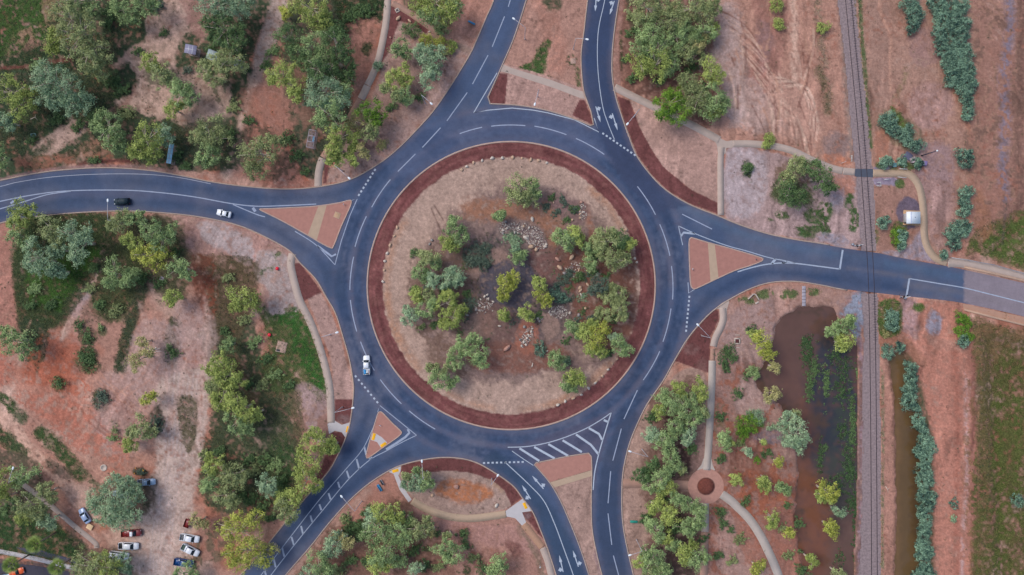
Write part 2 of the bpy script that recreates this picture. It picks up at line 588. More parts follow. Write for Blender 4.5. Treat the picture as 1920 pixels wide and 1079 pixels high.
    p([(745, 70), (850, 90), (830, 160), (760, 220), (700, 290), (660, 280), (700, 200)], (128, 100, 94), .65, 10, 12, .05)
    p([(660, 235), (710, 240), (725, 255), (690, 285), (655, 285)], (110, 85, 82), .7, 6, 6, -.1)
    p([(845, 5), (927, -40), (925, 5), (908, 48), (892, 82), (850, 50)], (166, 120, 108), 1, 4, 5)
    p([(750, -40), (850, -40), (850, 40), (800, 45), (765, 20)], (85, 82, 64), .9, 6, 6)
    l([(760, 22), (800, 48), (835, 75), (880, 96)], 11, (150, 122, 112), .9, 2, 1)
    # --- northern median
    p([(1012, -70), (1112, -70), (1096, 60), (1092, 170), (1040, 150), (945, 118), (975, 35)], (166, 125, 114), 1, 3, 2)
    l([(1010, -40), (1030, 40), (1045, 120)], 40, (170, 118, 104), .6, 10, 8)
    p([(1030, 78), (1028, 100), (1018, 140), (995, 144), (970, 130), (998, 112), (1012, 88)], (70, 95, 54), 1, 4, 4, None, .9)
    l([(1025, 145), (1045, 155), (1070, 165)], 9, DGRS, .8, 4, 4, -.1, .6)
    l([(1083, 130), (1086, 165)], 8, GRS, .8, 3, 3, -.2, .6)
    b(1035, 5, 18, 14, LITG, .9, 6, 6)
    b(1030, 60, 16, 40, (135, 100, 90), .6, 8, 8, 0, 0)
    b(1074, 114, 14, 11, DGRS, .9, 4, 4, 0, -.1, .5)
    p([(913, 182), (930, 147), (944, 120), (1000, 134), (1092, 166), (1112, 235), (1045, 213), (970, 198), (918, 195)], (170, 134, 127), 1, 1.5, .5, None, 0, False)
    # --- north east
    p([(1160, -70), (1350, -70), (1350, 70), (1322, 110), (1345, 190), (1330, 240), (1290, 225), (1235, 195), (1165, 160), (1152, 90)], (116, 82, 74), 1, 8, 8)
    p([(1175, -70), (1345, -70), (1340, 60), (1290, 130), (1200, 140), (1180, 60)], (88, 82, 66), .8, 10, 10, -.1)
    l([(1172, -60), (1160, 50), (1155, 110), (1160, 165)], 12, (160, 120, 112), .9, 4, 2)
    l([(1164, 60), (1166, 130)], 5, DGRS, .8, 3, 2, -.1, .5)
    p([(1182, 190), (1215, 203), (1293, 238), (1345, 268), (1347, 382), (1297, 357), (1243, 313), (1217, 273), (1200, 240)], (172, 136, 128), 1, 1.5, .6, None, 0, False)
    p([(1345, -70), (1585, -70), (1600, 150), (1612, 330), (1560, 312), (1500, 285), (1440, 268), (1370, 262), (1340, 240), (1350, 70)], (168, 125, 112), 1, 6, 6)
    p([(1400, -40), (1470, -40), (1470, 100), (1440, 190), (1400, 160), (1420, 60)], (150, 104, 96), .75, 14, 12)
    p([(1345, 20), (1385, 10), (1400, 120), (1390, 240), (1352, 200)], (176, 152, 150), .7, 16, 10)
    p([(1380, 150), (1440, 170), (1470, 240), (1420, 258), (1380, 220)], (178, 150, 146), .7, 12, 10)
    p([(1420, 40), (1450, 60), (1440, 130), (1425, 130)], (135, 105, 105), .7, 10, 8)
    for k in range(16):
        a = -.35 + .05 * k
        x0, y0 = 1350 + 5 * k, 20 + 9 * k
        l([(x0, y0), (x0 + 50, y0 + 30 + 3 * k), (x0 + 80, y0 + 90), (x0 + 85 + k, y0 + 150)], 1.8, ((198, 160, 146) if k % 3 else (128, 88, 78)), .8, 2.2, 1)
    l([(1486, -40), (1490, 40), (1489, 90), (1489, 150)], 15, (200, 162, 148), .95, 6, 5)
    p([(1440, 145), (1490, 150), (1530, 200), (1540, 260), (1480, 262), (1440, 250)], (184, 142, 130), .6, 14, 9)
    for k in range(9):
        l([(1440 + 4 * k, 140 + 3 * k), (1475 + 5 * k, 150 + 2 * k), (1510 + 3 * k, 180 + 6 * k), (1515 + 2 * k, 240 + 3 * k)], 1.8, ((204, 168, 154) if k % 3 else (126, 88, 80)), .8, 2.2, 1)
    for k in range(26):
        x0, y0 = 1350 + (k * 37) % 190, -20 + (k * 53) % 240
        bend_ = ((k * 7) % 5 - 2) * 9
        l([(x0, y0), (x0 + 8 + bend_ * .4, y0 + 30), (x0 + 12 + bend_, y0 + 62), (x0 + 10 + bend_ * 1.6, y0 + 95)], 2.2, ((200, 164, 150), (122, 84, 76), (186, 140, 122))[k % 3], .7, 2.2, 1.4)
    for k in range(22):
        x0, y0 = 1640 + (k * 41) % 170, 10 + (k * 67) % 300
        l([(x0, y0), (x0 + 10, y0 + 9 * (k % 3 - 1)), (x0 + 28, y0 + 14 * (k % 3 - 1))], 2, ((190, 152, 140), (120, 84, 78))[k % 2], .6, 2.2, 1.4)
    l([(1530, -30), (1538, 60), (1548, 130), (1556, 210)], 22, (118, 106, 92), .7, 12, 8, -.05, .4)
    l([(1535, 130), (1548, 170), (1552, 210)], 12, (95, 88, 68), .8, 6, 5, None, .5)
    l([(1572, -30), (1582, 100), (1590, 200), (1597, 300)], 12, (125, 112, 108), .7, 7, 4)
    b(1570, 275, 26, 30, (125, 108, 110), .7, 10, 8)
    p([(1545, 290), (1590, 295), (1595, 312), (1555, 305)], (178, 112, 88), .8, 6, 4)
    p([(1360, 285), (1400, 280), (1440, 284), (1500, 300), (1560, 325), (1605, 336), (1612, 400), (1610, 468), (1540, 457), (1440, 438), (1362, 412)], (166, 138, 138), 1, 3, 2)
    p([(1362, 285), (1425, 283), (1440, 330), (1420, 400), (1365, 400)], (170, 152, 158), .9, 8, 5)
    b(1500, 322, 50, 26, (120, 96, 84), .9, 8, 9)
    b(1488, 365, 44, 24, (74, 86, 58), .95, 6, 7, .3, None, .8)
    p([(1560, 330), (1600, 335), (1600, 365), (1565, 360)], (168, 112, 94), .8, 6, 5)
    b(1402, 318, 14, 18, DGRS, .9, 4, 5, 0, -.1, .6)
    for (x, y, rx, ry) in ((1532, 408, 26, 20), (1512, 435, 22, 14), (1548, 395, 16, 20), (1470, 405, 18, 8), (1540, 430, 24, 12), (1592, 378, 9, 15), (1604, 415, 10, 18), (1600, 395, 9, 10), (1600, 428, 9, 9), (1447, 412, 6, 4)):
        b(x, y, rx, ry, GRS, .95, 4, 5, .2, -.15, .85)
    b(1570, 378, 12, 22, GRV, .7, 8, 5)
    b(1560, 448, 30, 12, GRV, .8, 8, 5, .2)
    b(1572, 415, 16, 30, (168, 138, 138), .6, 8, 5)
    # --- east of the railway, north of the road
    p([(1595, -70), (1840, -70), (1835, 300), (1800, 420), (1770, 480), (1690, 470), (1635, 470), (1622, 300), (1605, 100)], (160, 122, 110), 1, 5, 5)
    p([(1625, -60), (1655, -60), (1670, 120), (1668, 190), (1640, 200)], (152, 118, 108), .7, 8, 6)
    l([(1646, -40), (1650, 20), (1664, 55), (1671, 75), (1668, 110), (1670, 170)], 5, (190, 142, 125), .9, 4, 2)
    l([(1610, -60), (1616, 60), (1624, 160), (1633, 275)], 7, (72, 98, 62), .95, 3, 2, None, .9)
    l([(1603, 0), (1609, 90), (1616, 180), (1624, 270)], 5, (92, 100, 80), .8, 3, 2, -.2, .4)
    b(1740, 90, 36, 34, (145, 112, 112), .6, 10, 8)
    b(1745, 200, 44, 46, (166, 130, 126), .8, 10, 6)
    for k in range(7):
        r = 18 + 5 * k
        l([(1745 + r * math.cos(t), 200 + r * math.sin(t)) for t in np.linspace(2.2, 4.2 + .1 * k, 9)], 1.5, (135, 95, 85), .5, 2.5, 1)
    l([(1700, 130), (1690, 165), (1675, 190)], 14, (120, 108, 80), .6, 6, 6, -.1, .3)
    p([(1660, 205), (1720, 235), (1735, 285), (1710, 290), (1650, 250)], (118, 105, 85), .7, 7, 6)
    p([(1670, 200), (1690, 215), (1710, 245), (1708, 262), (1680, 230)], (80, 108, 52), .9, 4, 3, None, .9)
    p([(1640, 250), (1665, 250), (1665, 298), (1645, 300)], (170, 115, 98), .8, 6, 4)
    p([(1690, 290), (1780, 270), (1790, 360), (1770, 420), (1735, 380), (1710, 320)], (150, 122, 126), .8, 12, 8)
    l([(1775, 140), (1810, 210), (1822, 290), (1815, 420)], 12, (172, 112, 90), .7, 8, 5)
    p([(1637, 335), (1705, 335), (1722, 370), (1728, 450), (1690, 470), (1638, 465)], (155, 115, 105), .9, 4, 3)
    p([(1640, 335), (1680, 334), (1680, 348), (1640, 346)], (138, 126, 148), .9, 3, 2)
    p([(1640, 312), (1672, 312), (1672, 320), (1640, 320)], (138, 126, 148), .9, 3, 2)
    b(1704, 400, 24, 30, (100, 88, 105), .95, 4, 2)
    p([(1733, 340), (1790, 350), (1790, 470), (1760, 475), (1740, 430), (1735, 380)], (156, 122, 118), .9, 5, 4)
    p([(1728, 430), (1740, 470), (1758, 492), (1720, 488), (1660, 478), (1660, 470), (1700, 466)], (148, 134, 146), .9, 5, 3)
    b(1686, 440, 15, 28, (76, 98, 48), .95, 4, 4, 0, None, .9)
    b(1640, 446, 7, 15, GRS, .9, 4, 3, 0, None, .8)
    for (x, y, rx, ry) in ((1650, 312, 8, 6), (1676, 316, 9, 5), (1688, 345, 9, 8), (1705, 312, 18, 8)):
        b(x, y, rx, ry, (74, 100, 54), .9, 3, 3, 0, None, .8)
    # far right strip
    p([(1822, -70), (2060, -70), (2060, 420), (1920, 400), (1830, 430), (1815, 300), (1835, 100)], (148, 108, 98), 1, 8, 8)
    p([(1822, -70), (2060, -70), (2060, 420), (1830, 430)], (172, 132, 112), .8, 12, 10, .12)
    p([(1822, 0), (2060, 0), (2060, 420), (1830, 430)], (112, 84, 78), .85, 14, 10, .2)
    l([(1880, -60), (1895, 20), (1890, 90), (1882, 150), (1886, 220), (1880, 300), (1884, 370)], 22, (122, 112, 130), .85, 12, 8, -.12)
    l([(1912, -60), (1916, 100), (1908, 260), (1914, 380)], 16, (105, 78, 72), .8, 10, 8)
    p([(1808, 470), (1835, 430), (1880, 410), (1990, 380), (2060, 400), (2060, 540), (1990, 528), (1920, 506), (1850, 482)], OLV, 1, 8, 8, None, .8)
    p([(1840, 440), (2060, 380), (2060, 540), (1850, 484)], (82, 100, 52), .8, 8, 8, .05, 1)
    l([(1885, 380), (1884, 460)], 8, (105, 85, 84), .8, 5, 3)
    p([(1830, 360), (1850, 380), (1860, 440), (1835, 450)], (150, 104, 84), .8, 8, 7)
    # --- east, south of the road
    p([(1640, 556), (1720, 560), (1800, 575), (1820, 600), (1828, 700), (1832, 1160), (1730, 1160), (1735, 900), (1730, 760), (1690, 650), (1645, 640)], (172, 116, 102), 1, 5, 5)
    p([(1690, 560), (1725, 570), (1722, 600), (1715, 640), (1690, 610)], (160, 128, 130), .9, 8, 6)
    p([(1650, 620), (1690, 625), (1740, 680), (1720, 690), (1650, 680)], (150, 104, 88), .9, 6, 5)
    b(1752, 607, 15, 22, GRV, .95, 5, 4)
    p([(1740, 630), (1770, 636), (1810, 640), (1805, 660), (1745, 650)], (165, 122, 110), .9, 6, 5)
    for k in range(8):
        l([(1700 + 3 * k, 620 + 4 * k), (1725 + 4 * k, 670 + 2 * k), (1738 + 5 * k, 760), (1752 + 7 * k, 1100)], 2.2, (188, 130, 116), .4, 3, 1.5)
    l([(1790, 660), (1796, 800), (1792, 950), (1798, 1160)], 12, (152, 95, 82), .7, 8, 4)
    l([(1768, 640), (1770, 700), (1774, 850), (1770, 1000), (1765, 1160)], 26, (182, 124, 110), .6, 10, 4)
    l([(1812, 700), (1812, 800), (1813, 900), (1806, 1000), (1802, 1160)], 8, (190, 160, 162), .75, 6, 3, -.1)
    l([(1826, 660), (1828, 850), (1826, 1160)], 14, (136, 90, 82), .8, 8, 5)
    p([(1826, 604), (1870, 612), (1990, 640), (2060, 650), (2060, 1160), (1836, 1160), (1836, 900), (1832, 720)], (92, 84, 56), 1, 8, 6, None, .6)
    p([(1830, 600), (2060, 600), (2060, 1160), (1830, 1160)], (120, 92, 70), .8, 10, 8, .12, .2)
    p([(1850, 700), (2060, 680), (2060, 1160), (1840, 1160)], (76, 86, 46), .8, 10, 8, .12, .8)
    l([(1880, 760), (1876, 850), (1886, 960), (1880, 1060)], 34, (78, 92, 44), .6, 14, 8, -.1, 1)
    l([(1912, 740), (1916, 850), (1914, 1000)], 20, (78, 94, 46), .7, 12, 8, -.1, 1)
    l([(1856, 640), (1850, 760), (1846, 900)], 30, (98, 86, 60), .7, 10, 6, None, .5)
    p([(1648, 700), (1672, 690), (1682, 760), (1682, 1160), (1655, 1160)], (168, 122, 110), 1, 4, 3)
    l([(1655, 690), (1656, 800), (1655, 950), (1655, 1160)], 6, (100, 108, 84), .8, 3, 2, -.2, .5)
    p([(1648, 568), (1688, 566), (1688, 625), (1650, 628)], (70, 95, 50), .95, 4, 3, None, .9)
    b(1723, 577, 11, 9, (70, 100, 48), .95, 3, 3, 0, None, .9)
    l([(1684, 680), (1704, 690), (1730, 800), (1736, 900), (1734, 1160)], 30, (74, 80, 60), .9, 6, 4)
    p([(1560, 572), (1600, 548), (1626, 548), (1625, 590), (1610, 640), (1602, 640), (1580, 600)], (134, 136, 154), 1, 6, 4)
    l([(1610, 640), (1618, 720), (1614, 800), (1612, 900), (1610, 1160)], 14, (135, 118, 138), .8, 6, 4)
    l([tuple(q) for q in np.concatenate([POND, POND[:1]])], 16, (112, 82, 70), .85, 10, 9, sm=False)
    l([tuple(q) for q in np.concatenate([DITCH, DITCH[:1]])], 9, (110, 82, 66), .7, 7, 6, sm=False)
    # --- pond surrounds
    p([(1345, 590), (1400, 555), (1440, 538), (1540, 540), (1600, 552), (1560, 590), (1480, 600), (1450, 660), (1430, 760), (1345, 740)], (162, 126, 118), 1, 5, 4)
    p([(1360, 600), (1440, 560), (1460, 640), (1430, 720), (1352, 730)], (158, 132, 132), .6, 10, 8)
    for (x, y, rx, ry) in ((1432, 553, 20, 9), (1480, 553, 18, 11), (1525, 548, 16, 8), (1395, 562, 12, 6), (1410, 566, 14, 6)):
        b(x, y, rx, ry, (84, 102, 64), .95, 4, 4, -.1, -.1, .9)
    p([(1338, 720), (1430, 690), (1470, 760), (1500, 870), (1500, 960), (1510, 1160), (1340, 1160)], (144, 110, 104), 1, 6, 6)
    p([(1340, 720), (1500, 740), (1500, 1160), (1340, 1160)], (142, 88, 72), .8, 10, 9, .12)
    p([(1380, 720), (1420, 700), (1450, 740), (1420, 800), (1385, 780)], (168, 138, 134), .9, 8, 7)
    p([(1395, 800), (1430, 830), (1425, 900), (1375, 900), (1370, 840)], (128, 84, 72), .8, 8, 7)
    p([(1340, 980), (1380, 950), (1420, 1010), (1440, 1079), (1350, 1079)], (160, 128, 122), .8, 10, 8)
    p([(1380, 960), (1420, 1000), (1440, 1060), (1400, 1060)], (150, 90, 72), .6, 10, 8)
    p([(1430, 960), (1490, 950), (1510, 1160), (1450, 1160), (1456, 1050)], (150, 100, 88), .8, 8, 6)
    p([(1350, 900), (1420, 880), (1450, 940), (1420, 990), (1370, 970)], (150, 88, 68), .7, 10, 10, -.1)
    p([(1440, 880), (1480, 880), (1492, 940), (1450, 950)], (152, 92, 72), .7, 8, 8, -.1)
    b(1440, 820, 30, 14, (110, 104, 118), .6, 8, 6)
    b(1350, 790, 12, 40, (98, 96, 76), .6, 8, 7, 0, -.1)
    # (wet margins first, banks over them)
    # --- strip between south road and footpath
    p([(1190, 810), (1240, 730), (1290, 690), (1326, 720), (1320, 880), (1318, 1160), (1200, 1160), (1166, 980), (1168, 880)], (160, 129, 120), 1, 3, 2)
    p([(1225, 740), (1310, 710), (1322, 800), (1312, 890), (1322, 960), (1316, 1160), (1210, 1160), (1215, 980), (1200, 900), (1220, 820)], (112, 84, 76), .9, 10, 9)
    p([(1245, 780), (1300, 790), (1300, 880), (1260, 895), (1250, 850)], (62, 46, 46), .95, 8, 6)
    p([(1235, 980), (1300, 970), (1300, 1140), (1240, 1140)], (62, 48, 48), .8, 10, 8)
    p([(1295, 800), (1322, 790), (1318, 885), (1300, 880)], (140, 110, 105), .8, 5, 3)
    # --- central island
    t = np.linspace(0, 2 * math.pi, 73)[:-1]
    disc = lambda r: [(RC[0] + r * math.cos(q), RC[1] + r * math.sin(q)) for q in t]
    p(disc(272), (170, 141, 131), 1, 2, .5, None, 0, False)
    p([(800, 470), (850, 400), (930, 350), (1040, 350), (1120, 400), (1180, 470), (1190, 600), (1140, 690), (1040, 700), (960, 720), (860, 710), (800, 640), (765, 580)], (120, 97, 95), .9, 18, 12)
    p([(850, 480), (900, 440), (1000, 420), (1060, 480), (1080, 580), (1020, 640), (930, 640), (870, 590)], (86, 74, 77), .85, 18, 14)
    p([(770, 500), (850, 440), (890, 480), (900, 560), (870, 620), (880, 700), (820, 720), (790, 640), (765, 580)], (112, 88, 80), .85, 10, 10, -.15)
    p([(1040, 470), (1130, 440), (1190, 480), (1190, 600), (1160, 660), (1080, 640), (1070, 560), (1040, 520)], (112, 74, 64), .9, 12, 10)
    p([(880, 650), (960, 640), (1060, 650), (1050, 690), (950, 700), (890, 690)], (128, 86, 76), .9, 10, 8)
    p([(860, 385), (905, 370), (1000, 385), (1025, 372), (1060, 420), (1042, 465), (1028, 470), (1010, 425), (960, 412), (935, 420), (880, 412)], (150, 104, 84), .8, 12, 9)
    l([(1115, 360), (1140, 378), (1150, 395)], 14, (170, 120, 98), .7, 12, 6)
    l([(1095, 385), (1110, 440), (1100, 480)], 12, (160, 102, 78), .8, 8, 5)
    p([(1020, 368), (1060, 370), (1100, 380), (1100, 412), (1070, 424), (1045, 400)], (122, 96, 96), .9, 6, 4)
    p([(880, 470), (940, 465), (960, 500), (915, 510), (880, 520)], (150, 120, 112), .8, 8, 5)
    p([(900, 520), (925, 495), (960, 488), (995, 498), (1005, 540), (990, 575), (950, 585), (910, 560)], (80, 74, 84), 1, 4, 4)
    p([(930, 420), (965, 412), (1010, 425), (1028, 465), (1000, 472), (960, 462), (938, 450)], (126, 106, 104), .9, 5, 4)
    p([(1000, 462), (1040, 470), (1050, 520), (1030, 530), (995, 500)], (118, 84, 80), .9, 7, 5)
    p([(1010, 580), (1040, 590), (1050, 610), (1030, 640), (1015, 620)], (146, 118, 110), .9, 5, 4)
    p([(885, 590), (920, 590), (925, 625), (895, 635), (875, 615)], (144, 116, 108), .9, 6, 4)
    p([(980, 600), (1010, 610), (1005, 660), (975, 660), (965, 630)], (158, 100, 84), .8, 6, 5)
    p([(900, 560), (970, 590), (960, 640), (910, 640)], (120, 88, 82), .6, 8, 6)
    for (x0, y0, x1, y1) in ((-150, -66, -128, -18), (-144, -72, -117, -28)):
        l([(RC[0] + x0, RC[1] + y0 - 78), (RC[0] + x1, RC[1] + y1 - 78)], 2.2, (105, 80, 74), .8, 2, .5)
    for ang, wd in ((150, 16), (165, 12), (178, 8), (200, 12), (60, 12), (40, 16), (75, 8), (-40, 10), (110, 9)):
        q = [math.radians(ang + k) for k in (-11, -4, 4, 11)]
        l([(RC[0] + 233 * math.cos(a), RC[1] + 233 * math.sin(a)) for a in q], wd, (168, 122, 100), .6, 9, 4)
    rr = np.hypot(X - RC[0], Y - RC[1])
    s = np.maximum(rr - 270, 241 - rr + 2.2 * g.n2 + 1.6 * g.n3)
    a = np.clip(.5 - s / 2.2, 0, 1)
    g.c += (np.array(C3(110, 66, 67)) - g.c) * a[..., None]
    a2 = a * np.clip(.3 + fbm(X, Y, 8, 77, 3) * 1.4, 0, 1) * .5
    g.c += (np.array(C3(134, 90, 86)) - g.c) * a2[..., None]
    th_ = np.arctan2(Y - RC[1], X - RC[0]) * 255
    rk = vnoise(rr, th_ * .09, 3.4, 501) * .6 + vnoise(rr, th_ * .2, 6.5, 511) * .4 - .5
    g.c *= (1 + .75 * rk * a)[..., None]
    # --- west, below the left road
    p([(-130, 440), (160, 400), (300, 402), (360, 410), (380, 470), (330, 560), (200, 610), (40, 620), (-130, 620)], (102, 88, 72), .8, 12, 12, -.05)
    p([(-130, 430), (20, 420), (22, 480), (30, 560), (34, 640), (10, 720), (-130, 740)], (165, 115, 104), 1, 6, 6)
    p([(25, 480), (55, 410), (140, 400), (190, 402), (205, 430), (198, 470), (170, 520), (132, 570), (112, 604), (80, 612), (40, 610), (30, 540)], (72, 84, 54), 1, 6, 6, None, .8)
    p([(120, 480), (170, 460), (195, 470), (165, 515), (130, 560), (112, 590), (60, 560), (70, 520)], (68, 98, 46), 1, 6, 6, -.2, 1)
    p([(35, 590), (90, 600), (82, 660), (66, 690), (40, 640)], (78, 80, 62), .95, 6, 6, None, .4)
    l([(196, 478), (178, 520), (160, 550), (140, 590), (118, 630), (90, 680), (70, 710)], 13, PALE, 1, 5, 4)
    l([(165, 545), (140, 585)], 20, (160, 140, 144), .9, 6, 4)
    p([(205, 470), (232, 440), (262, 470), (275, 520), (250, 570), (225, 602), (196, 600), (170, 565), (185, 520)], (88, 88, 62), .95, 6, 7, None, .4)
    p([(225, 410), (330, 420), (352, 500), (340, 560), (300, 545), (262, 500), (235, 460)], (92, 86, 66), .9, 8, 7)
    l([(262, 545), (250, 590), (238, 630), (222, 690)], 20, (76, 82, 62), .95, 5, 4, None, .4)
    l([(330, 610), (318, 640), (322, 680)], 26, (88, 84, 68), .9, 6, 5, None, .3)
    l([(270, 560), (285, 620), (300, 720)], 30, (176, 128, 116), .6, 12, 8)
    p([(370, 478), (480, 486), (482, 545), (470, 580), (445, 640), (400, 660), (388, 600), (384, 540)], (106, 84, 68), .95, 6, 6, None, .2)
    p([(360, 480), (398, 480), (392, 530), (365, 560)], (112, 68, 56), .9, 6, 5)
    p([(410, 520), (440, 560), (432, 620), (410, 650), (395, 600)], (86, 68, 58), .8, 8, 6)
    l([(350, 440), (352, 520), (345, 600), (350, 680)], 10, (172, 120, 105), .6, 8, 5)
    p([(325, 405), (400, 412), (480, 438), (545, 474), (560, 580), (525, 600), (500, 600), (495, 550), (470, 500), (420, 478), (350, 472), (330, 440)], (164, 126, 120), 1, 4, 4)
    p([(375, 418), (430, 425), (475, 455), (470, 495), (420, 470), (380, 450)], (168, 150, 152), .9, 7, 5)
    p([(485, 470), (545, 490), (562, 582), (520, 598), (498, 604), (505, 550), (480, 520)], (164, 146, 146), .9, 6, 4)
    p([(505, 460), (540, 475), (545, 500), (525, 500)], (88, 98, 68), .8, 4, 4, -.05, .6)
    p([(490, 505), (515, 500), (505, 515), (485, 520)], (92, 98, 74), .8, 4, 4, -.05, .5)
    p([(480, 560), (500, 600), (520, 590), (590, 640), (612, 720), (612, 760), (560, 740), (500, 740), (480, 690), (500, 640)], (96, 98, 64), .95, 6, 6, None, .5)
    p([(516, 588), (563, 585), (590, 643), (610, 710), (608, 742), (585, 735), (570, 690), (540, 680), (545, 620), (512, 612)], (56, 98, 46), 1, 7, 9, None, 1)
    p([(500, 640), (515, 640), (505, 700), (480, 700)], (164, 112, 98), .8, 6, 5)
    b(522, 648, 14, 13, (160, 124, 112), .9, 3, 3)
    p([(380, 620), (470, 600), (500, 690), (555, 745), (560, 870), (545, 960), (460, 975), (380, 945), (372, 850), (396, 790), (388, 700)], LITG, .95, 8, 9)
    p([(556, 720), (612, 740), (615, 790), (598, 822), (570, 800)], (158, 130, 130), .95, 6, 5)
    p([(540, 745), (560, 740), (575, 800), (560, 830), (545, 790)], (160, 112, 100), .7, 6, 6)
    p([(500, 740), (560, 740), (570, 860), (545, 950), (520, 900)], (84, 86, 64), .8, 8, 8, None, .4)
    p([(520, 820), (560, 850), (545, 920), (520, 950), (500, 880)], (54, 80, 50), .9, 8, 6, None, .8)
    p([(440, 660), (470, 700), (490, 760), (475, 770), (450, 720)], (160, 105, 92), .8, 6, 6, -.1)
    p([(130, 560), (170, 580), (180, 660), (150, 700), (130, 690)], (164, 122, 114), .5, 10, 8)
    p([(70, 680), (110, 640), (125, 690), (90, 720)], (172, 102, 82), .8, 8, 6)
    p([(0, 690), (90, 690), (140, 720), (200, 800), (160, 820), (60, 760)], (164, 104, 88), .7, 14, 10)
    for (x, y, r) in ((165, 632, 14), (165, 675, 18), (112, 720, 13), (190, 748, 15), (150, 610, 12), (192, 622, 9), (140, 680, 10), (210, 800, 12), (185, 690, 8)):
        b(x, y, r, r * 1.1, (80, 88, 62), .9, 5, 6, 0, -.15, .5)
    p([(28, 470), (60, 410), (150, 398), (205, 404), (222, 440), (205, 478), (172, 528), (140, 580), (112, 612), (70, 618), (38, 600), (26, 540)], (58, 72, 48), .9, 6, 5, None, .9)
    p([(60, 500), (120, 478), (160, 462), (192, 475), (165, 515), (130, 560), (108, 588), (60, 570), (48, 530)], (62, 96, 42), .95, 7, 6, -.3, 1)
    p([(40, 600), (84, 606), (86, 650), (68, 700), (44, 650)], (60, 72, 54), .9, 6, 5, None, .5)
    p([(204, 470), (236, 440), (268, 470), (272, 520), (252, 560), (226, 592), (196, 600), (172, 572), (186, 520)], (66, 74, 50), .9, 6, 6, None, .5)
    l([(268, 540), (252, 590), (240, 630), (226, 690)], 24, (58, 68, 52), .95, 5, 4, None, .5)
    p([(230, 404), (330, 412), (356, 480), (350, 560), (306, 556), (268, 500), (236, 450)], (78, 76, 58), .85, 8, 7, None, .2)
    b(322, 655, 17, 26, (62, 70, 56), .95, 4, 4, .2, None, .4)
    l([(322, 600), (318, 630)], 14, (66, 70, 56), .9, 4, 3, None, .3)
    p([(398, 486), (480, 490), (476, 560), (462, 610), (448, 650), (410, 655), (400, 600), (392, 540)], (88, 74, 58), .85, 6, 6, None, .2)
    p([(480, 560), (520, 600), (545, 640), (560, 700), (540, 740), (500, 730), (486, 690), (505, 640)], (74, 88, 54), .9, 7, 6, -.2, .7)
    p([(392, 640), (470, 640), (500, 720), (530, 760), (520, 860), (470, 950), (400, 940), (384, 860), (398, 780)], (62, 70, 52), .75, 9, 9, -.15, .4)
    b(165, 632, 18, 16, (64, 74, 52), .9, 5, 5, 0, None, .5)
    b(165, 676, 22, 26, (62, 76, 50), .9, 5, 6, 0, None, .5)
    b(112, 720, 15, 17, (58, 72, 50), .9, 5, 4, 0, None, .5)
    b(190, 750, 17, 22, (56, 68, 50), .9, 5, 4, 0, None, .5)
    p([(90, 690), (130, 640), (150, 660), (120, 710)], (168, 96, 76), .7, 8, 7)
    p([(250, 620), (300, 600), (345, 620), (352, 700), (330, 760), (270, 770), (240, 700)], (170, 142, 140), .7, 12, 10)
    p([(200, 700), (260, 720), (290, 800), (240, 860), (190, 830), (180, 760)], (168, 136, 132), .7, 14, 10)
    p([(330, 560), (400, 600), (402, 700), (360, 700), (330, 640)], (168, 140, 138), .7, 12, 9)
    for k in range(30):
        x0, y0 = 60 + (k * 61) % 250, 600 + (k * 43) % 260
        sg = 1 if k % 4 else -1
        l([(x0, y0), (x0 + 12 * sg, y0 + 22), (x0 + 30 * sg, y0 + 38), (x0 + 58 * sg, y0 + 58)], 2.4, ((196, 152, 136), (122, 74, 62), (184, 132, 116))[k % 3], .65, 2.4, 1.5)
    for k in range(14):
        x0, y0 = 345 + (k * 29) % 70, 30 + (k * 47) % 180
        l([(x0, y0), (x0 - 14, y0 + 12), (x0 - 34, y0 + 22), (x0 - 44, y0 + 40)], 2.2, ((198, 160, 148), (124, 90, 80))[k % 2], .6, 2.4, 1.5)
    # --- dirt car park and tracks, lower left
    p([(300, 715), (395, 690), (392, 760), (378, 870), (360, 960), (345, 1160), (230, 1160), (245, 1000), (268, 930), (292, 870), (290, 790)], (184, 158, 151), 1, 9, 7)
    for k in range(7):
        l([(318 + 9 * k, 700), (312 + 8 * k, 800), (306 + 5 * k, 900), (286 + 6 * k, 1000), (280 + 5 * k, 1120)], 2.4, (182, 166, 170), .55, 3, 1.5)
    p([(330, 748), (368, 750), (372, 810), (354, 850), (340, 815)], (104, 92, 76), .95, 5, 4, None, .4)
    b(293, 790, 15, 32, (92, 78, 72), .9, 5, 4, .1)
    l([(-30, 762), (20, 800), (60, 850), (100, 880), (130, 915), (160, 950), (176, 985)], 30, (196, 156, 142), 1, 6, 4)
    l([(75, 812), (108, 838), (132, 868), (150, 890)], 26, (68, 88, 54), 1, 5, 5, None, .9)
    p([(80, 855), (130, 880), (140, 900), (100, 890)], (90, 78, 68), .8, 5, 5)
    l([(150, 880), (175, 905), (195, 930)], 16, (94, 92, 72), .9, 6, 6, -.15, .3)
    p([(60, 650), (92, 622), (122, 640), (140, 690), (170, 720), (160, 745), (90, 730), (40, 710)], (166, 94, 74), .8, 10, 10, -.2)
    p([(20, 740), (120, 740), (190, 790), (200, 850), (150, 850), (90, 800)], (172, 106, 90), .8, 12, 12, -.15)
    p([(200, 800), (250, 850), (220, 890), (190, 880)], (170, 106, 90), .7, 10, 10, -.1)
    p([(-60, 640), (20, 640), (20, 720), (-60, 740)], (168, 102, 86), .7, 10, 10, -.1)
    p([(400, 480), (372, 560), (395, 610), (410, 560)], (118, 66, 52), .8, 6, 6, -.1)
    for q_ in ([(262, 572), (285, 640), (310, 700), (318, 780)], [(384, 560), (388, 640), (378, 720), (372, 800)], [(352, 640), (340, 720), (318, 800)]):
        l(q_, 9, (192, 156, 148), .75, 8, 4)
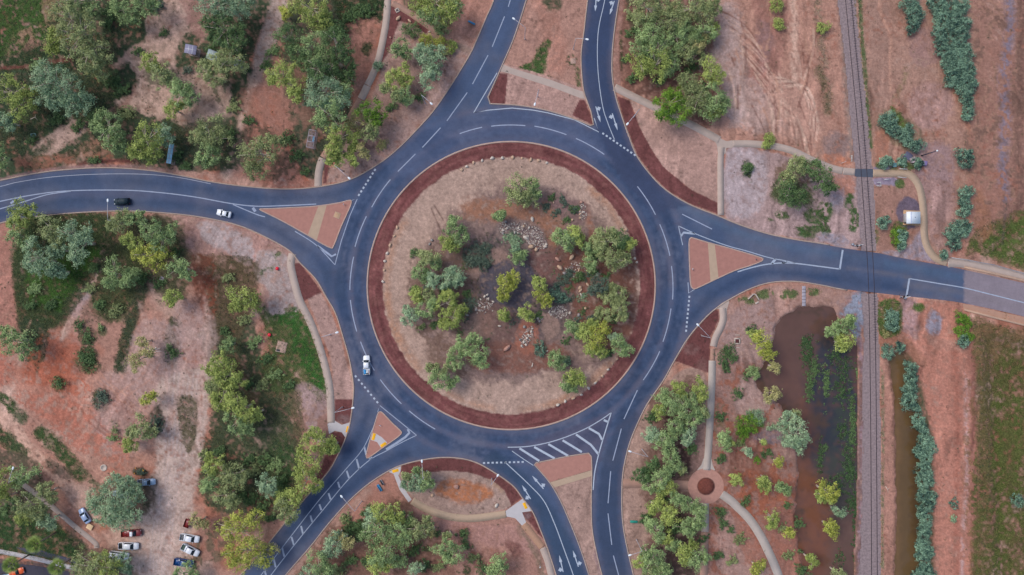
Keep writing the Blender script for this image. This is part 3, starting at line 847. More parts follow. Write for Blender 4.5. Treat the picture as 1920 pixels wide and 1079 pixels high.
    p([(120, 30), (150, 70)] + [(130, 90), (100, 60)], (150, 105, 85), .5, 8, 8, 0)
    l([(-20, 735), (12, 752), (24, 766)], 18, (60, 86, 50), 1, 5, 5, None, .9)
    l([(-20, 800), (15, 828), (40, 850)], 30, (60, 82, 52), .95, 6, 6, None, .8)
    b(42, 782, 14, 14, (76, 84, 62), .9, 5, 5, 0, None, .4)
    p([(-130, 830), (50, 855), (80, 895), (104, 930), (100, 960), (60, 975), (-130, 960)], (86, 78, 66), .95, 7, 7)
    p([(-130, 962), (60, 962), (100, 975), (132, 1000), (165, 1030), (150, 1062), (60, 1046), (-130, 1032)], (52, 78, 48), 1, 6, 4, None, 1)
    l([(20, 893), (60, 920), (97, 949)], 14, (128, 98, 90), .8, 4, 3)
    p([(110, 975), (150, 1000), (165, 1030), (150, 1040)], (96, 84, 74), .8, 8, 6, -.1)
    b(150, 975, 30, 14, (150, 108, 96), .7, 8, 6, .6)
    b(186, 985, 18, 14, (162, 104, 82), .8, 6, 5)
    p([(-130, 1042), (40, 1052), (142, 1072), (140, 1160), (-130, 1160)], (84, 74, 76), .9, 4, 3)
    p([(150, 1040), (240, 1040), (250, 1160), (150, 1160)], (100, 84, 74), .9, 8, 7)
    b(235, 935, 54, 46, (104, 92, 78), .9, 8, 8)
    b(275, 925, 16, 34, (84, 72, 66), .8, 8, 6)
    p([(372, 980), (440, 960), (470, 980), (430, 1010), (400, 1040), (370, 1040)], (150, 110, 100), .8, 8, 8)
    p([(380, 1000), (470, 930), (480, 960), (430, 1040), (400, 1060), (350, 1060)], (82, 80, 64), .7, 8, 8, -.1)
    b(263, 886, 15, 9, (66, 62, 44), .9, 3, 3)
    l([(500, 1000), (470, 1040), (440, 1085)], 22, (158, 124, 112), .8, 8, 4)
    # --- below the eye
    p([(755, 880), (1000, 955), (1050, 1160), (470, 1160), (535, 1082), (620, 980), (700, 904)], (162, 120, 110), 1, 4, 4)
    p([(625, 985), (700, 905), (740, 890), (770, 940), (700, 960), (640, 1000)], (164, 116, 104), .9, 8, 6)
    l([(540, 1085), (600, 1015), (640, 975), (690, 920)], 14, (164, 130, 120), .9, 6, 3)
    l([(545, 1098), (575, 1060)], 10, (100, 96, 74), .8, 5, 4, None, .5)
    p([(600, 1010), (640, 985), (690, 990), (740, 930), (790, 960), (830, 1010), (850, 1060), (830, 1160), (570, 1160)], (112, 82, 72), .95, 8, 8)
    p([(645, 985), (688, 978), (692, 1010), (650, 1012)], (62, 84, 54), .95, 5, 5, None, .7)
    p([(770, 940), (800, 960), (900, 985), (970, 985), (1010, 1040), (900, 1020), (800, 990)], (164, 122, 116), .9, 8, 6)
    p([(800, 1050), (880, 1040), (950, 1030), (980, 1079), (900, 1140), (790, 1140)], (128, 92, 82), .8, 10, 9, -.1)
    p([(945, 1015), (975, 1020), (985, 1045), (955, 1040)], (112, 72, 68), .8, 6, 5)
    l([(975, 990), (1000, 1030), (1020, 1085)], 12, (120, 102, 88), .8, 5, 4)
    for (x, y, r) in ((868, 1000, 12), (820, 1000, 8), (880, 1025, 10), (800, 1030, 10), (870, 1070, 14), (900, 1050, 9), (840, 1000, 8)):
        b(x, y, r, r * .8, DGRS, .85, 4, 5, 0, -.1, .5)
    e = smooth([(752, 887), (800, 884), (880, 884), (925, 898), (950, 925), (960, 948), (920, 962), (880, 968), (840, 965), (800, 950), (772, 932), (757, 910)], 4, True)
    p(e, (160, 132, 124), 1, 2, 1, None, 0, False)
    b(868, 922, 56, 23, (170, 108, 78), .95, 9, 6, .12)
    b(930, 905, 10, 22, (160, 122, 96), .5, 8, 5, -.6)
    # southern median
    p(np.concatenate([SM_R, SM_T, SM_L]), (164, 132, 124), 1, 1, .2, None, 0, False)
    l([(1122, 1040), (1136, 1090), (1150, 1140)], 20, (134, 112, 122), .7, 8, 4)
    # west verge by the ring
    p([(547, 485), (556, 482), (600, 548), (622, 590), (637, 630), (652, 690), (660, 740), (640, 800), (622, 790), (624, 700), (605, 630), (575, 560)], (166, 132, 126), 1, 2, 1)
    p([(600, 780), (660, 790), (650, 840), (610, 900), (590, 905), (600, 850)], (150, 112, 104), .9, 3, 2)
    for q in MAROON:
        p(q, MAR, 1, 1.6, .7, None, 0, False)
    b(1317, 690, 10, 20, (128, 96, 92), .5, 6, 4)
    b(1297, 655, 14, 10, (130, 100, 98), .6, 8, 5)
    b(646, 786, 12, 7, (130, 108, 110), .6, 6, 4)
    b(990, 968, 8, 6, (150, 122, 126), .6, 5, 3)
    # tracks, runnels and scuffs drawn out along the lie of the land
    bare = np.clip(1 - 1.6 * g.u, 0, 1) * np.clip((rr - 268) / 6, 0, 1)
    wx, wy = X + 38 * fbm(X, Y, 120, 401), Y + 38 * fbm(X, Y, 130, 411)
    east = np.clip((X - 1330) / 40, 0, 1)
    ang_ = np.where(east > .5, .06, .42)
    ca, sa = np.cos(ang_), np.sin(ang_)
    u1, v1 = wx * ca + wy * sa, -wx * sa + wy * ca
    st = vnoise(u1, v1 * .10, 3.6, 421) * .6 + vnoise(u1, v1 * .12, 7.5, 431) * .5 + vnoise(u1, v1 * .2, 15, 441) * .4 - .75
    zone = np.clip(.35 + 1.5 * fbm(X, Y, 75, 451), 0, 1) * np.where(east > .5, 1.0, .8)
    g.c *= (1 + .95 * st * bare * zone)[..., None]
    # fine variation of the soil itself
    v = 1 + .08 * fbm(X, Y, 60, 61) + .13 * g.n2 + .12 * g.n3
    g.c *= v[..., None]
    # scattered twigs and dry leaves
    sp = np.clip((vnoise(X, Y, 4.2, 91) - .80) * 9, 0, 1) * np.clip(.45 + g.n1, 0, 1) * np.where(rr < 240, .35, .6)
    lum = g.c.mean(-1)
    sp = sp * np.clip((lum - .09) * 10, 0, 1)
    g.c += (np.array(C3(92, 70, 64)) - g.c) * sp[..., None]
    # small clods, tufts and scuffs at the limit of what the drone resolves
    f1, f2 = vnoise(X, Y, 3.3, 301), vnoise(X, Y, 6.1, 311)
    k = np.clip((f1 - .62) * 4, 0, 1) * np.clip((f2 - .35) * 2.5, 0, 1) * np.clip(.55 + 1.1 * g.n1, 0, 1)
    g.c *= (1 - .44 * k * np.where((rr > 236) & (rr < 272), .3, 1))[..., None]
    k = np.clip((vnoise(X, Y, 3.7, 321) - .66) * 4, 0, 1) * np.clip(.5 - g.n1, 0, 1)
    g.c *= (1 + .28 * k)[..., None]
    np.clip(g.c, .005, .8, out=g.c)


xs = np.concatenate([[-26000, -9000, -3000, -1200, -500, -260, -190, -155], np.arange(-130, 2052, 2.2), [2080, 2120, 2180, 2420, 3200, 5000, 11000, 28000]])
ys = np.concatenate([[-26000, -9000, -3000, -1200, -500, -240, -170, -135], np.arange(-110, 1190, 2.2), [1210, 1250, 1320, 1600, 2300, 4100, 10000, 27000]])
GX, GY = np.meshgrid(xs, ys)
G = Paint(GX, GY, C3(*DIRT))
G.soil = True
paint_ground(G)
outer_ = np.clip(np.maximum.reduce([-100 - GX, GX - 2020, -80 - GY, GY - 1160]) / 60, 0, 1)[..., None]
G.c += (np.array(C3(150, 112, 98)) - G.c) * outer_

RAIL = smooth([(1578, -120), (1590.5, 0), (1599, 90), (1608, 180), (1616, 270), (1622.5, 360), (1629, 450), (1634, 547), (1637, 718), (1638.5, 900), (1639.5, 1079), (1640, 1200)], 8)
BAL = np.concatenate([smooth([(1552, -120), (1568, 0), (1582, 110), (1592, 220), (1603, 330), (1609, 420), (1613, 470), (1612, 545), (1618, 620), (1617, 720), (1616, 900), (1610, 1079), (1608, 1200)], 6),
                      smooth([(1656, 1200), (1655, 1079), (1654, 900), (1652, 720), (1650, 620), (1648, 545), (1645, 470), (1641, 360), (1632, 250), (1620, 130), (1605, 0), (1594, -120)], 6)])


def zfield(X, Y, road):
    z = .03 * fbm(X, Y, 30, 101) + .02 * fbm(X, Y, 8, 111)
    rr = np.hypot(X - RC[0], Y - RC[1])
    dome = np.clip((238 - rr) / 180, 0, 1)
    z = np.where(rr < 270, .11 + .9 * dome * dome * (3 - 2 * dome) + .25 * dome * fbm(X, Y, 40, 121) + .4 * z, z)
    for poly, dep in ((POND, 1.3), (DITCH, .9)):
        s = sd_poly(X, Y, poly) + (9 if dep > 1 else 5) * fbm(X, Y, 18, 131)
        a = np.clip(.5 - s / 16, 0, 1)
        z = z - dep * a * a * (3 - 2 * a)
    fl = np.clip(-sd_poly(X, Y, [(1835, 612), (2200, 690), (2200, 1300), (1870, 1300), (1845, 800)]) / 30, 0, 1)
    z = z - 1.6 * fl * fl * (3 - 2 * fl)
    fl = np.clip(-sd_poly(X, Y, [(1850, 478), (2200, 560), (2200, 330), (1890, 380)]) / 30, 0, 1)
    z = z - 1.2 * fl * fl * (3 - 2 * fl)
    sb = sd_poly(X, Y, BAL)
    low = np.minimum(road + 1.0, sb + 3.0)
    z = np.where(low < 0, -.35, np.where(np.minimum(road, sb) < 8, np.clip(z, -.06, .035) if True else z, z))
    return z


inner = (GX > -140) & (GX < 2060) & (GY > -120) & (GY < 1200)
ROADSD = np.full(GX.shape, 500.0)
ROADSD[inner] = in_road(GX[inner], GY[inner])
GZ = np.zeros(GX.shape)
GZ[inner] = zfield(GX[inner], GY[inner], ROADSD[inner])
isl_in = np.hypot(GX - RC[0], GY - RC[1]) < RR
for isl in (W_ISL, E_ISL, SW_ISL):
    GZ[inner & (sd_poly(GX, GY, isl) < 3)] = -.35


def ground_z(px, py):
    i = int(np.clip(np.searchsorted(xs, px), 1, len(xs) - 1))
    j = int(np.clip(np.searchsorted(ys, py), 1, len(ys) - 1))
    return float(GZ[j - 1:j + 1, i - 1:i + 1].mean())


V = np.stack([(GX - CX) * S, (CY - GY) * S, GZ], -1).reshape(-1, 3)
ny, nx = GX.shape
idx = np.arange(nx * ny).reshape(ny, nx)
F = np.stack([idx[:-1, :-1], idx[1:, :-1], idx[1:, 1:], idx[:-1, 1:]], -1).reshape(-1, 4)
me = mesh_np('ground', V, F, True)
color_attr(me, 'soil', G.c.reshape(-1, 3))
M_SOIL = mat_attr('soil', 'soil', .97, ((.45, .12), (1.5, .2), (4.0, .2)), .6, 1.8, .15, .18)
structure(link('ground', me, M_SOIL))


def fill(poly, holes=(), spacing=9.0, jitter=2.0):
    """triangulated sheet of a plan polygon with holes and inner points; returns plan verts, triangles"""
    pts, edges = [], []
    for lp in (poly, *holes):
        b = len(pts)
        n = len(lp)
        pts += [tuple(q) for q in lp]
        edges += [(b + i, b + (i + 1) % n) for i in range(n)]
    q = np.array(poly)
    x0, y0 = q.min(0)
    x1, y1 = q.max(0)
    X, Y = np.meshgrid(np.arange(x0, x1, spacing), np.arange(y0, y1, spacing))
    X = X + RNG.uniform(-jitter, jitter, X.shape)
    Y = Y + RNG.uniform(-jitter, jitter, Y.shape)

    def sdf(X, Y):
        s = sd_poly(X, Y, poly)
        for h in holes:
            s = np.maximum(s, -sd_poly(X, Y, h))
        return s
    k = sdf(X, Y) < -spacing * .45
    pts += list(zip(X[k], Y[k]))
    r = delaunay_2d_cdt([Vector((a, b)) for a, b in pts], edges, [], 0, 1e-4)
    vv = np.array([(v.x, v.y) for v in r[0]])
    tt = np.array([f for f in r[2] if len(f) == 3])
    c = vv[tt].mean(1)
    tt = tt[sdf(c[:, 0], c[:, 1]) < 0]
    a = vv[tt]
    area = (a[:, 1, 0] - a[:, 0, 0]) * (a[:, 2, 1] - a[:, 0, 1]) - (a[:, 2, 0] - a[:, 0, 0]) * (a[:, 1, 1] - a[:, 0, 1])
    flip = area > 0            # plan y points down
    tt[flip] = tt[flip][:, ::-1]
    return vv, tt


# ------------------------------------------------------------------ asphalt
ZR = 0.02
hol = [ring, W_ISL, E_ISL, SW_ISL]
# bridge deck is a separate surface east of this line
DECK = 1808
main_poly, vv, tt = OUT, None, None
vv, tt = fill(OUT, hol, 5.0, 1.5)
R = Paint(vv[:, 0], vv[:, 1], C3(69, 82, 112))
X, Y = R.X, R.Y
R.c += (np.array(C3(96, 98, 118)) - R.c) * np.clip(.12 + fbm(X, Y, 70, 201) * 1.4, 0, .7)[:, None]


def wear(pts, wd, rgb, al, f=14):
    R.line(pts, wd, rgb, al, f, 1.5)


def arc(r, a0, a1, n=40):
    return [(RC[0] + r * math.cos(math.radians(t)), RC[1] + r * math.sin(math.radians(t))) for t in np.linspace(a0, a1, n)]


DK, LT, PU = (40, 58, 90), (80, 100, 128), (100, 94, 114)
for r_, rgb, wd, al in ((283, DK, 5, .75), (292, DK, 5, .75), (301, PU, 6, .55), (313, DK, 6, .8), (323, DK, 6, .7), (335, PU, 7, .5)):
    R.line(arc(r_, 0, 360, 90), wd, rgb, al, 8, 2.6, sm=False)
R.line(arc(300, -130, -60), 60, (84, 92, 122), .55, 20, 2, sm=False)
R.line(arc(277, 0, 360, 90), 7, (84, 82, 104), .5, 8, 1, sm=False)
for pts in ([(960, 20), (935, 75), (900, 130), (860, 195), (815, 245), (760, 310)], [(940, 10), (908, 75), (870, 140), (830, 200), (790, 250), (730, 310)]):
    wear(pts, 10, (72, 88, 122), .6)
wear([(1130, 0), (1118, 90), (1122, 160), (1140, 220), (1165, 280), (1210, 340)], 52, (48, 60, 92), .75, 8)
wear([(1140, 250), (1180, 320), (1240, 400)], 40, (54, 66, 96), .5, 14)
wear([(1280, 385), (1380, 432), (1480, 462), (1600, 482), (1800, 520)], 12, LT, .5)
wear([(1290, 600), (1350, 545), (1430, 512), (1550, 520), (1700, 545)], 16, DK, .6)
wear([(1210, 800), (1190, 850), (1145, 900), (1150, 1000), (1175, 1079)], 2, DK, .1)
wear([(1180, 790), (1152, 870), (1140, 960), (1150, 1060), (1160, 1120)], 44, (46, 58, 84), .6, 8)
wear([(930, 880), (985, 935), (1030, 1000), (1070, 1079), (1090, 1140)], 60, (48, 66, 92), .7, 8)
wear([(760, 850), (700, 880), (620, 950), (540, 1040), (490, 1110)], 16, DK, .6)
wear([(690, 770), (670, 820), (620, 900), (540, 1000)], 16, DK, .6)
wear([(0, 402), (120, 378), (240, 380), (360, 385), (470, 412), (560, 460), (620, 520), (650, 600)], 12, DK, .5)
wear([(-50, 366), (100, 342), (220, 338), (380, 355), (520, 372), (640, 362), (720, 320)], 12, DK, .5)
wear([(0, 388), (120, 364), (300, 368), (420, 385)], 9, (88, 84, 108), .4)
for e_ in (NW, WE, NE, SE, EY, np.concatenate([NM_L, NM_B, NM_R]), np.concatenate([SM_R, SM_T, SM_L])):
    R.line(e_[::3], 9, (98, 92, 110), .55, 9, 2.5, sm=False)
# newer and older patches meeting at straight joints
for q, rgb, al in (([(775, 262), (800, 240), (862, 266), (816, 300)], (56, 70, 102), .5),
                   ([(1125, 248), (1190, 292), (1250, 360), (1290, 385), (1230, 400), (1165, 340)], (58, 66, 94), .7),
                   ([(600, 500), (640, 470), (650, 560), (615, 560)], (58, 72, 100), .5),
                   ([(950, 842), (1150, 772), (1110, 920), (1104, 850), (1000, 870)], (80, 76, 98), .55),
                   ([(1575, 465), (1660, 475), (1650, 553), (1575, 542)], (70, 78, 104), .5)):
    R.poly(q, rgb, al, 1.5, .2, sm=False)
R.poly([(DECK, 480), (2060, 480), (2060, 660), (DECK, 660)], (132, 120, 132), 1, .8, 0, sm=False)
R.line([(1700, 535), (1800, 548), (1920, 580)], 10, (120, 110, 116), .3, 10, 2)
R.line([(1590, 503), (1640, 510), (1705, 520)], 5, (110, 104, 116), .5, 6, 2)
R.c *= (1 + .10 * R.n1 + .09 * R.n2 + .05 * R.n3)[:, None]
Vr = np.stack([(X - CX) * S, (CY - Y) * S, np.full(X.shape, ZR)], -1)
me = mesh_np('road', Vr, tt.astype(np.int32), False)
color_attr(me, 'tar', R.c)
M_TAR = mat_attr('asphalt', 'tar', .85, ((.6, .07), (2.2, .08), (7.0, .10)), .15, 8.0, .3, .02)
structure(link('road', me, M_TAR))

# ------------------------------------------------------------------ kerbs
M_KERB = mat('kerb_concrete', C3(166, 145, 138), .9, var=.14, vscale=.6)
M_KERB2 = mat('ring_kerb_concrete', C3(178, 150, 142), .9, var=.14, vscale=.6)


def strip(mb, pts, wd, z0, z1, off=0.0, closed=False):
    """a solid strip along a plan polyline; off shifts it sideways (metres)"""
    p = np.array([P(x, y)[:2] for x, y in pts])
    n = len(p)
    if closed:
        t = np.roll(p, -1, 0) - np.roll(p, 1, 0)
    else:
        t = np.empty_like(p)
        t[1:-1] = p[2:] - p[:-2]
        t[0], t[-1] = p[1] - p[0], p[-1] - p[-2]
    t /= np.maximum(np.linalg.norm(t, axis=1)[:, None], 1e-9)
    nr = np.stack([-t[:, 1], t[:, 0]], -1)
    a, b = p + nr * (off + wd / 2), p + nr * (off - wd / 2)
    vs_, fs = [], []
    for i in range(n):
        vs_ += [(*a[i], z0), (*a[i], z1), (*b[i], z1), (*b[i], z0)]
    for i in range(n if closed else n - 1):
        j = (i + 1) % n
        for k in range(4):
            m = (k + 1) % 4
            fs.append((i * 4 + k, j * 4 + k, j * 4 + m, i * 4 + m))
    if not closed:
        fs += [(0, 1, 2, 3), (n * 4 - 1, n * 4 - 2, n * 4 - 3, n * 4 - 4)]
    mb.add(vs_, fs)


def clip_x(pts, x0, x1):
    return [q for q in pts if x0 <= q[0] <= x1]


for pts, closed, off, m, wd in ((NW, 0, .16, M_KERB, .32), (np.concatenate([NM_L, NM_B, NM_R]), 0, .16, M_KERB, .32), (clip_x(NE, 0, 1560), 0, .16, M_KERB, .32),
                           (clip_x(SE, 0, 1590), 0, .16, M_KERB, .32), (np.concatenate([SM_R, SM_T, SM_L]), 0, .16, M_KERB, .3), (EY, 0, .16, M_KERB, .32),
                           (WE, 0, .16, M_KERB, .32), (ring, 1, .16, M_KERB2, .42), (W_ISL, 1, 0, M_KERB2, .3), (E_ISL, 1, 0, M_KERB2, .3), (SW_ISL, 1, 0, M_KERB2, .3)):
    if len(pts) < 2:
        continue
    mb = MB()
    strip(mb, pts, wd, -.25, .145, off * (-1 if pts is ring else 1), bool(closed))
    structure(mb.build('kerb', m))

# ------------------------------------------------------------------ raised islands and paving
M_PINK = mat('pink_paving', C3(168, 119, 110), .92, var=.10, vscale=.9, bump=.2)
M_PINK2 = mat('salmon_paving', C3(164, 115, 107), .92, var=.10, vscale=.9, bump=.2)
M_TANP = mat('tan_concrete', C3(176, 150, 132), .92, var=.07, vscale=.8, bump=.1)
M_PATH = mat('path_concrete', C3(176, 156, 150), .92, var=.09, vscale=.5, bump=.1)
M_PATHL = mat('lilac_path_concrete', C3(178, 164, 160), .92, var=.07, vscale=.5, bump=.1)
M_PATH2 = mat('red_path', C3(165, 128, 116), .92, var=.12, vscale=.5, bump=.1)
M_PALEC = mat('pale_concrete', C3(186, 178, 184), .9, var=.05, vscale=.8, bump=.05)
M_YEL = mat('yellow_tactile', C3(250, 170, 20), .7, var=.06, vscale=4)
M_WHITE = None


def slab(name, poly, z0, z1, m, kind='structure'):
    mb = MB()
    vv, tt = fill(poly, (), 14, 2)
    vs_ = [(*P(x, y)[:2], z1) for x, y in vv]
    mb.add(vs_, [tuple(t) for t in tt])
    n = len(poly)
    pp = [P(x, y)[:2] for x, y in poly]
    sd = [(*q, z0) for q in pp] + [(*q, z1) for q in pp]
    mb.add(sd, [(i, (i + 1) % n, n + (i + 1) % n, n + i) for i in range(n)])
    o = mb.build(name, m)
    if kind:
        structure(o, kind)
    return o


def slab_n(name, poly, z0, z1, m):
    return slab(name, [tuple(q) for q in poly], z0, z1, m)


slab_n('traffic_island', W_ISL, -.25, .135, M_PINK)
slab_n('traffic_island', E_ISL, -.25, .135, M_PINK2)
slab_n('traffic_island', SW_ISL, -.25, .135, M_PINK)
slab_n('traffic_island', [(1003, 871), (1006, 869), (1070, 855.5), (1104, 851), (1108.5, 857), (1109.5, 881), (1031, 904)], -.25, .10, M_PINK)
slab_n('footpath', [(1031, 905), (1109.5, 882), (1109.5, 893), (1040, 914)], -.25, .085, M_TANP)
slab_n('footpath', [(597, 387.5), (613, 384.5), (594, 451.5), (577, 442)], -.2, .142, M_TANP)
slab_n('footpath', [(1327, 455.5), (1340, 459.5), (1347, 521), (1332, 529)], -.2, .142, M_TANP)
slab_n('footpath', [(698, 813), (703, 812), (716, 820), (726, 830), (714, 839.5), (707, 829), (694, 824.5)], -.2, .142, M_PALEC)
slab_n('footpath', [(614, 795), (627, 789), (641, 797), (657, 792), (656, 803), (648.5, 822), (641, 811), (628, 808), (617, 814)], -.2, .06, M_PALEC)
slab_n('footpath', [(726, 884), (752, 873), (751, 884), (747, 892), (757, 915), (772, 937), (766, 942), (749, 918), (738, 889)], -.2, .06, M_PALEC)
slab_n('footpath', [(946.6, 959.6), (980.5, 935), (999, 958), (979, 961), (986.5, 979.5), (979, 986), (966, 972), (949, 968.5)], -.2, .06, M_PALEC)
slab_n('footpath', [(943, 121), (960, 128), (1035, 151), (1083, 169), (1093, 172), (1097, 186), (1087, 184), (1040, 166), (958, 139), (938, 134)], -.2, .04, M_PATH)


def tactile(cx, cy, ln, wd, deg, z):
    o = MB().box((*P(cx, cy)[:2], z), (ln * S, wd * S, .03), math.radians(-deg), .008).build('tactile_paving', M_YEL)
    return structure(o)


tactile(652, 805.5, 12, 5.5, 105, .062)
tactile(701, 819, 13, 5.5, 105, .145)
tactile(719, 834, 12, 5.5, -33, .145)
tactile(741.5, 883, 12, 5.5, -15, .062)
tactile(984.5, 948.5, 12, 5.5, 65, .062)


def path(pts, wd, m=None, z=.07):
    mb = MB()
    strip(mb, smooth(pts, 8), wd * S, -.2, z)
    return structure(mb.build('footpath', m or M_PATH))


path([(728, -60), (727, 0), (724, 40), (718, 75), (709, 115), (697, 145), (689, 160)], 13)
path([(689, 161), (683, 174), (677, 186)], 14, M_PATH)
path([(676, 187), (667, 203), (655, 224), (640, 250), (618, 278), (606, 296)], 13, M_PATH2)
path([(605, 297), (600, 312), (597, 330), (596.5, 350)], 14)
path([(735, 6), (760, 20), (790, 40), (820, 62), (845, 77)], 11, M_PATH2)
path([(1152.5, 164), (1180, 178), (1237, 206), (1293, 233), (1327, 251), (1349, 263)], 14, M_PATH)
path([(1353, 276), (1351, 300), (1351, 340), (1351.5, 404)], 12, M_PATH)
slab_n('footpath', smooth([(1346, 258), (1362, 265), (1374, 264), (1374, 277), (1362, 278), (1360, 288), (1347, 290), (1344, 272), (1338, 262)], 3, True), -.2, .053, M_PATH)
path([(1374, 270), (1405, 270), (1440, 273), (1464, 277), (1490, 285), (1523, 301), (1557, 315), (1580, 321)], 13)
path([(1580.5, 321.1), (1603, 323)], 13)
path([(1637, 325), (1666, 325.5), (1697, 325.5), (1712, 333), (1723, 350), (1729, 375), (1732, 405), (1733, 440), (1739, 464), (1754, 484), (1776, 493)], 13.5, M_TANP)
path([(1777, 493.2), (1807, 494), (1860, 506), (1920, 520), (2030, 546)], 17, M_PATH)
path([(1338, 594), (1352, 590)], 1, M_PATH, -.1)
slab_n('footpath', smooth([(1341, 579), (1367, 561), (1363, 580), (1362, 596), (1355, 580)], 2, True), -.2, .052, M_PATH)
path([(1355, 578), (1356, 598), (1351, 615), (1342, 633), (1337.5, 650)], 13, M_PATH)
path([(1336.5, 654), (1336, 676)], 9, M_PATH2, .045)
path([(1335.5, 676.5), (1334.5, 718), (1331.5, 787), (1328, 845), (1325, 882)], 13.5, M_PATHL)
slab_n('footpath', [(1319, 860), (1334, 860), (1336, 872), (1341, 882), (1307, 882), (1315, 872)], -.2, .047, M_PATHL)
path([(1322, 944), (1322.5, 970), (1321.5, 998)], 14, M_PATH)
path([(1321.5, 998.5), (1320, 1040), (1319, 1160)], 15, M_PATH2, .035)
path([(1353, 927), (1366, 936), (1382, 950), (1406, 975), (1426, 1005), (1441, 1035), (1453, 1062), (1463, 1090), (1480, 1150)], 16, M_PATHL)
path([(1167, 907), (1210, 907), (1260, 909), (1293, 911)], 17, M_PATH2, .04)
path([(548.5, 476), (545.5, 490), (546, 503), (553, 533), (563, 566), (583, 607), (602, 660), (616.5, 718), (620, 760), (621, 793)], 14)
path([(773, 939), (800, 955), (838, 968), (879, 972.5), (920, 968.5), (949, 964)], 14, M_TANP)
path([(982, 983), (1000, 1005), (1017, 1027)], 13, mat('buff_path', C3(172, 132, 112), .9, var=.06))
path([(1017.5, 1027.5), (1027, 1052), (1034, 1079), (1052, 1150)], 13)
path([(20, 893), (60, 921), (97, 950), (140, 987), (178, 1018), (181, 1028)], 9.5)
path([(-60, 1020), (0, 1034), (50, 1044), (100, 1056), (146, 1067)], 8, M_PALEC, .12)
# round brick plaza
pc = (1323.5, 912)
slab_n('plaza', [(pc[0] + 33.5 * math.cos(t), pc[1] + 33.5 * math.sin(t)) for t in np.linspace(0, 2 * math.pi, 61)[:-1]], -.2, .065, mat('plaza_brick', C3(176, 130, 120), .92, var=.14, vscale=1.2, bump=.25))
slab_n('path_crossing', [(1602.5, 317), (1637.5, 317.5), (1637.5, 333), (1602.5, 331.5)], -.2, .018, mat('rubber_crossing', C3(78, 82, 98), .9, var=.1))
# dark car park in the corner
slab_n('car_park', [(30, 1026), (70, 1030), (140, 1050), (144, 1058), (100, 1048), (50, 1037)], -.2, .08, mat('dark_tar', C3(70, 70, 88), .9, var=.1))
slab_n('car_park', [(-100, 1066), (10, 1056), (60, 1060), (130, 1072), (136, 1160), (-100, 1160)], -.2, .08, mat('dark_tar', C3(66, 62, 76), .9, var=.1))

# ------------------------------------------------------------------ painted markings
M_PAINT = mat('road_paint', C3(170, 177, 196), .7, var=.12, vscale=1.5)
M_PAINT4 = mat('faded_road_paint', C3(158, 166, 188), .8, var=.16, vscale=1.2)
M_PAINT3 = mat('thin_road_paint', C3(150, 158, 184), .8, var=.16, vscale=1.2)
M_PAINT2 = mat('worn_road_paint', C3(158, 160, 178), .8, var=.16, vscale=1.2)
ZP = ZR + .005


def ribbon(mb, pts, wd, z=ZP):
    p = np.array([P(x, y)[:2] for x, y in pts])
    t = np.empty_like(p)
    t[1:-1] = p[2:] - p[:-2]
    t[0], t[-1] = p[1] - p[0], p[-1] - p[-2]
    t /= np.maximum(np.linalg.norm(t, axis=1)[:, None], 1e-9)
    nr = np.stack([-t[:, 1], t[:, 0]], -1) * wd / 2
    vs_ = []
    for i in range(len(p)):
        vs_ += [(*(p[i] + nr[i]), z), (*(p[i] - nr[i]), z)]
    mb.add(vs_, [(2 * i, 2 * i + 1, 2 * i + 3, 2 * i + 2) for i in range(len(p) - 1)])


def bend(a, b, k=8):
    """dash between two plan points, curved round the island centre"""
    ra, rb = math.hypot(a[0] - RC[0], a[1] - RC[1]), math.hypot(b[0] - RC[0], b[1] - RC[1])
    ta, tb = math.atan2(a[1] - RC[1], a[0] - RC[0]), math.atan2(b[1] - RC[1], b[0] - RC[0])
    if tb - ta > math.pi:
        tb -= 2 * math.pi
    if tb - ta < -math.pi:
        tb += 2 * math.pi
    return [(RC[0] + (ra + (rb - ra) * i / k) * math.cos(ta + (tb - ta) * i / k), RC[1] + (ra + (rb - ra) * i / k) * math.sin(ta + (tb - ta) * i / k)) for i in range(k + 1)]


mb = MB()
for a, b in (((697, 389), (732, 337)), ((665.7, 463), (687, 406)), ((656, 544), (663, 482)), ((657, 563), (669, 622)), ((676, 641), (702, 695)), ((713, 712), (752.7, 757.6)),
             ((767, 770.6), (816, 805)), ((862, 251), (904, 239)), ((921, 237), (985, 236)), ((1002, 237), (1062, 253)), ((1080, 260), (1133, 290)), ((1195, 350), (1229, 403)),
             ((1237, 421), (1256, 480)), ((1259, 499), (1261, 562)), ((1258, 579), (1243, 641)), ((1237, 659), (1206, 713))):
    ribbon(mb, bend(a, b), .26)
for a, b in (((746, 322), (779, 289)), ((792, 277), (826, 240)), ((838, 227), (876, 174)), ((886, 158), (915, 104)), ((923, 88), (946, 31)), ((953, 13), (966, -30)),
             ((1195, 732), (1170, 786)), ((1165, 804), (1149, 864)), ((1145, 884), (1140, 944)), ((1140, 963), (1147, 1022)), ((1150, 1042), (1163, 1090)), ((1279, 402), (1335, 430))):
    ribbon(mb, [a, b], .26)
structure(mb.build('lane_dashes', M_PAINT3))
mb = MB()
for a, b, n in (((703, 319), (673, 366), 8), ((1131, 251), (1190, 291), 10), ((1292.5, 557), (1286.5, 620.5), 9), ((667, 706), (707.5, 754.5), 8), ((907.5, 868.5), (980, 866.5), 10)):
    dx, dy = b[0] - a[0], b[1] - a[1]
    L_ = math.hypot(dx, dy)
    for k in range(n):
        t = k / (n - 1)
        c = (a[0] + dx * t, a[1] + dy * t)
        h = 2.0 / L_
        ribbon(mb, [(c[0] - dx * h, c[1] - dy * h), (c[0] + dx * h, c[1] + dy * h)], .5)
structure(mb.build('give_way_line', M_PAINT))
mb = MB()
LN = lambda pts, wd=.2, sm=True: ribbon(mb, smooth(pts, 6) if sm and len(pts) > 2 else pts, wd)
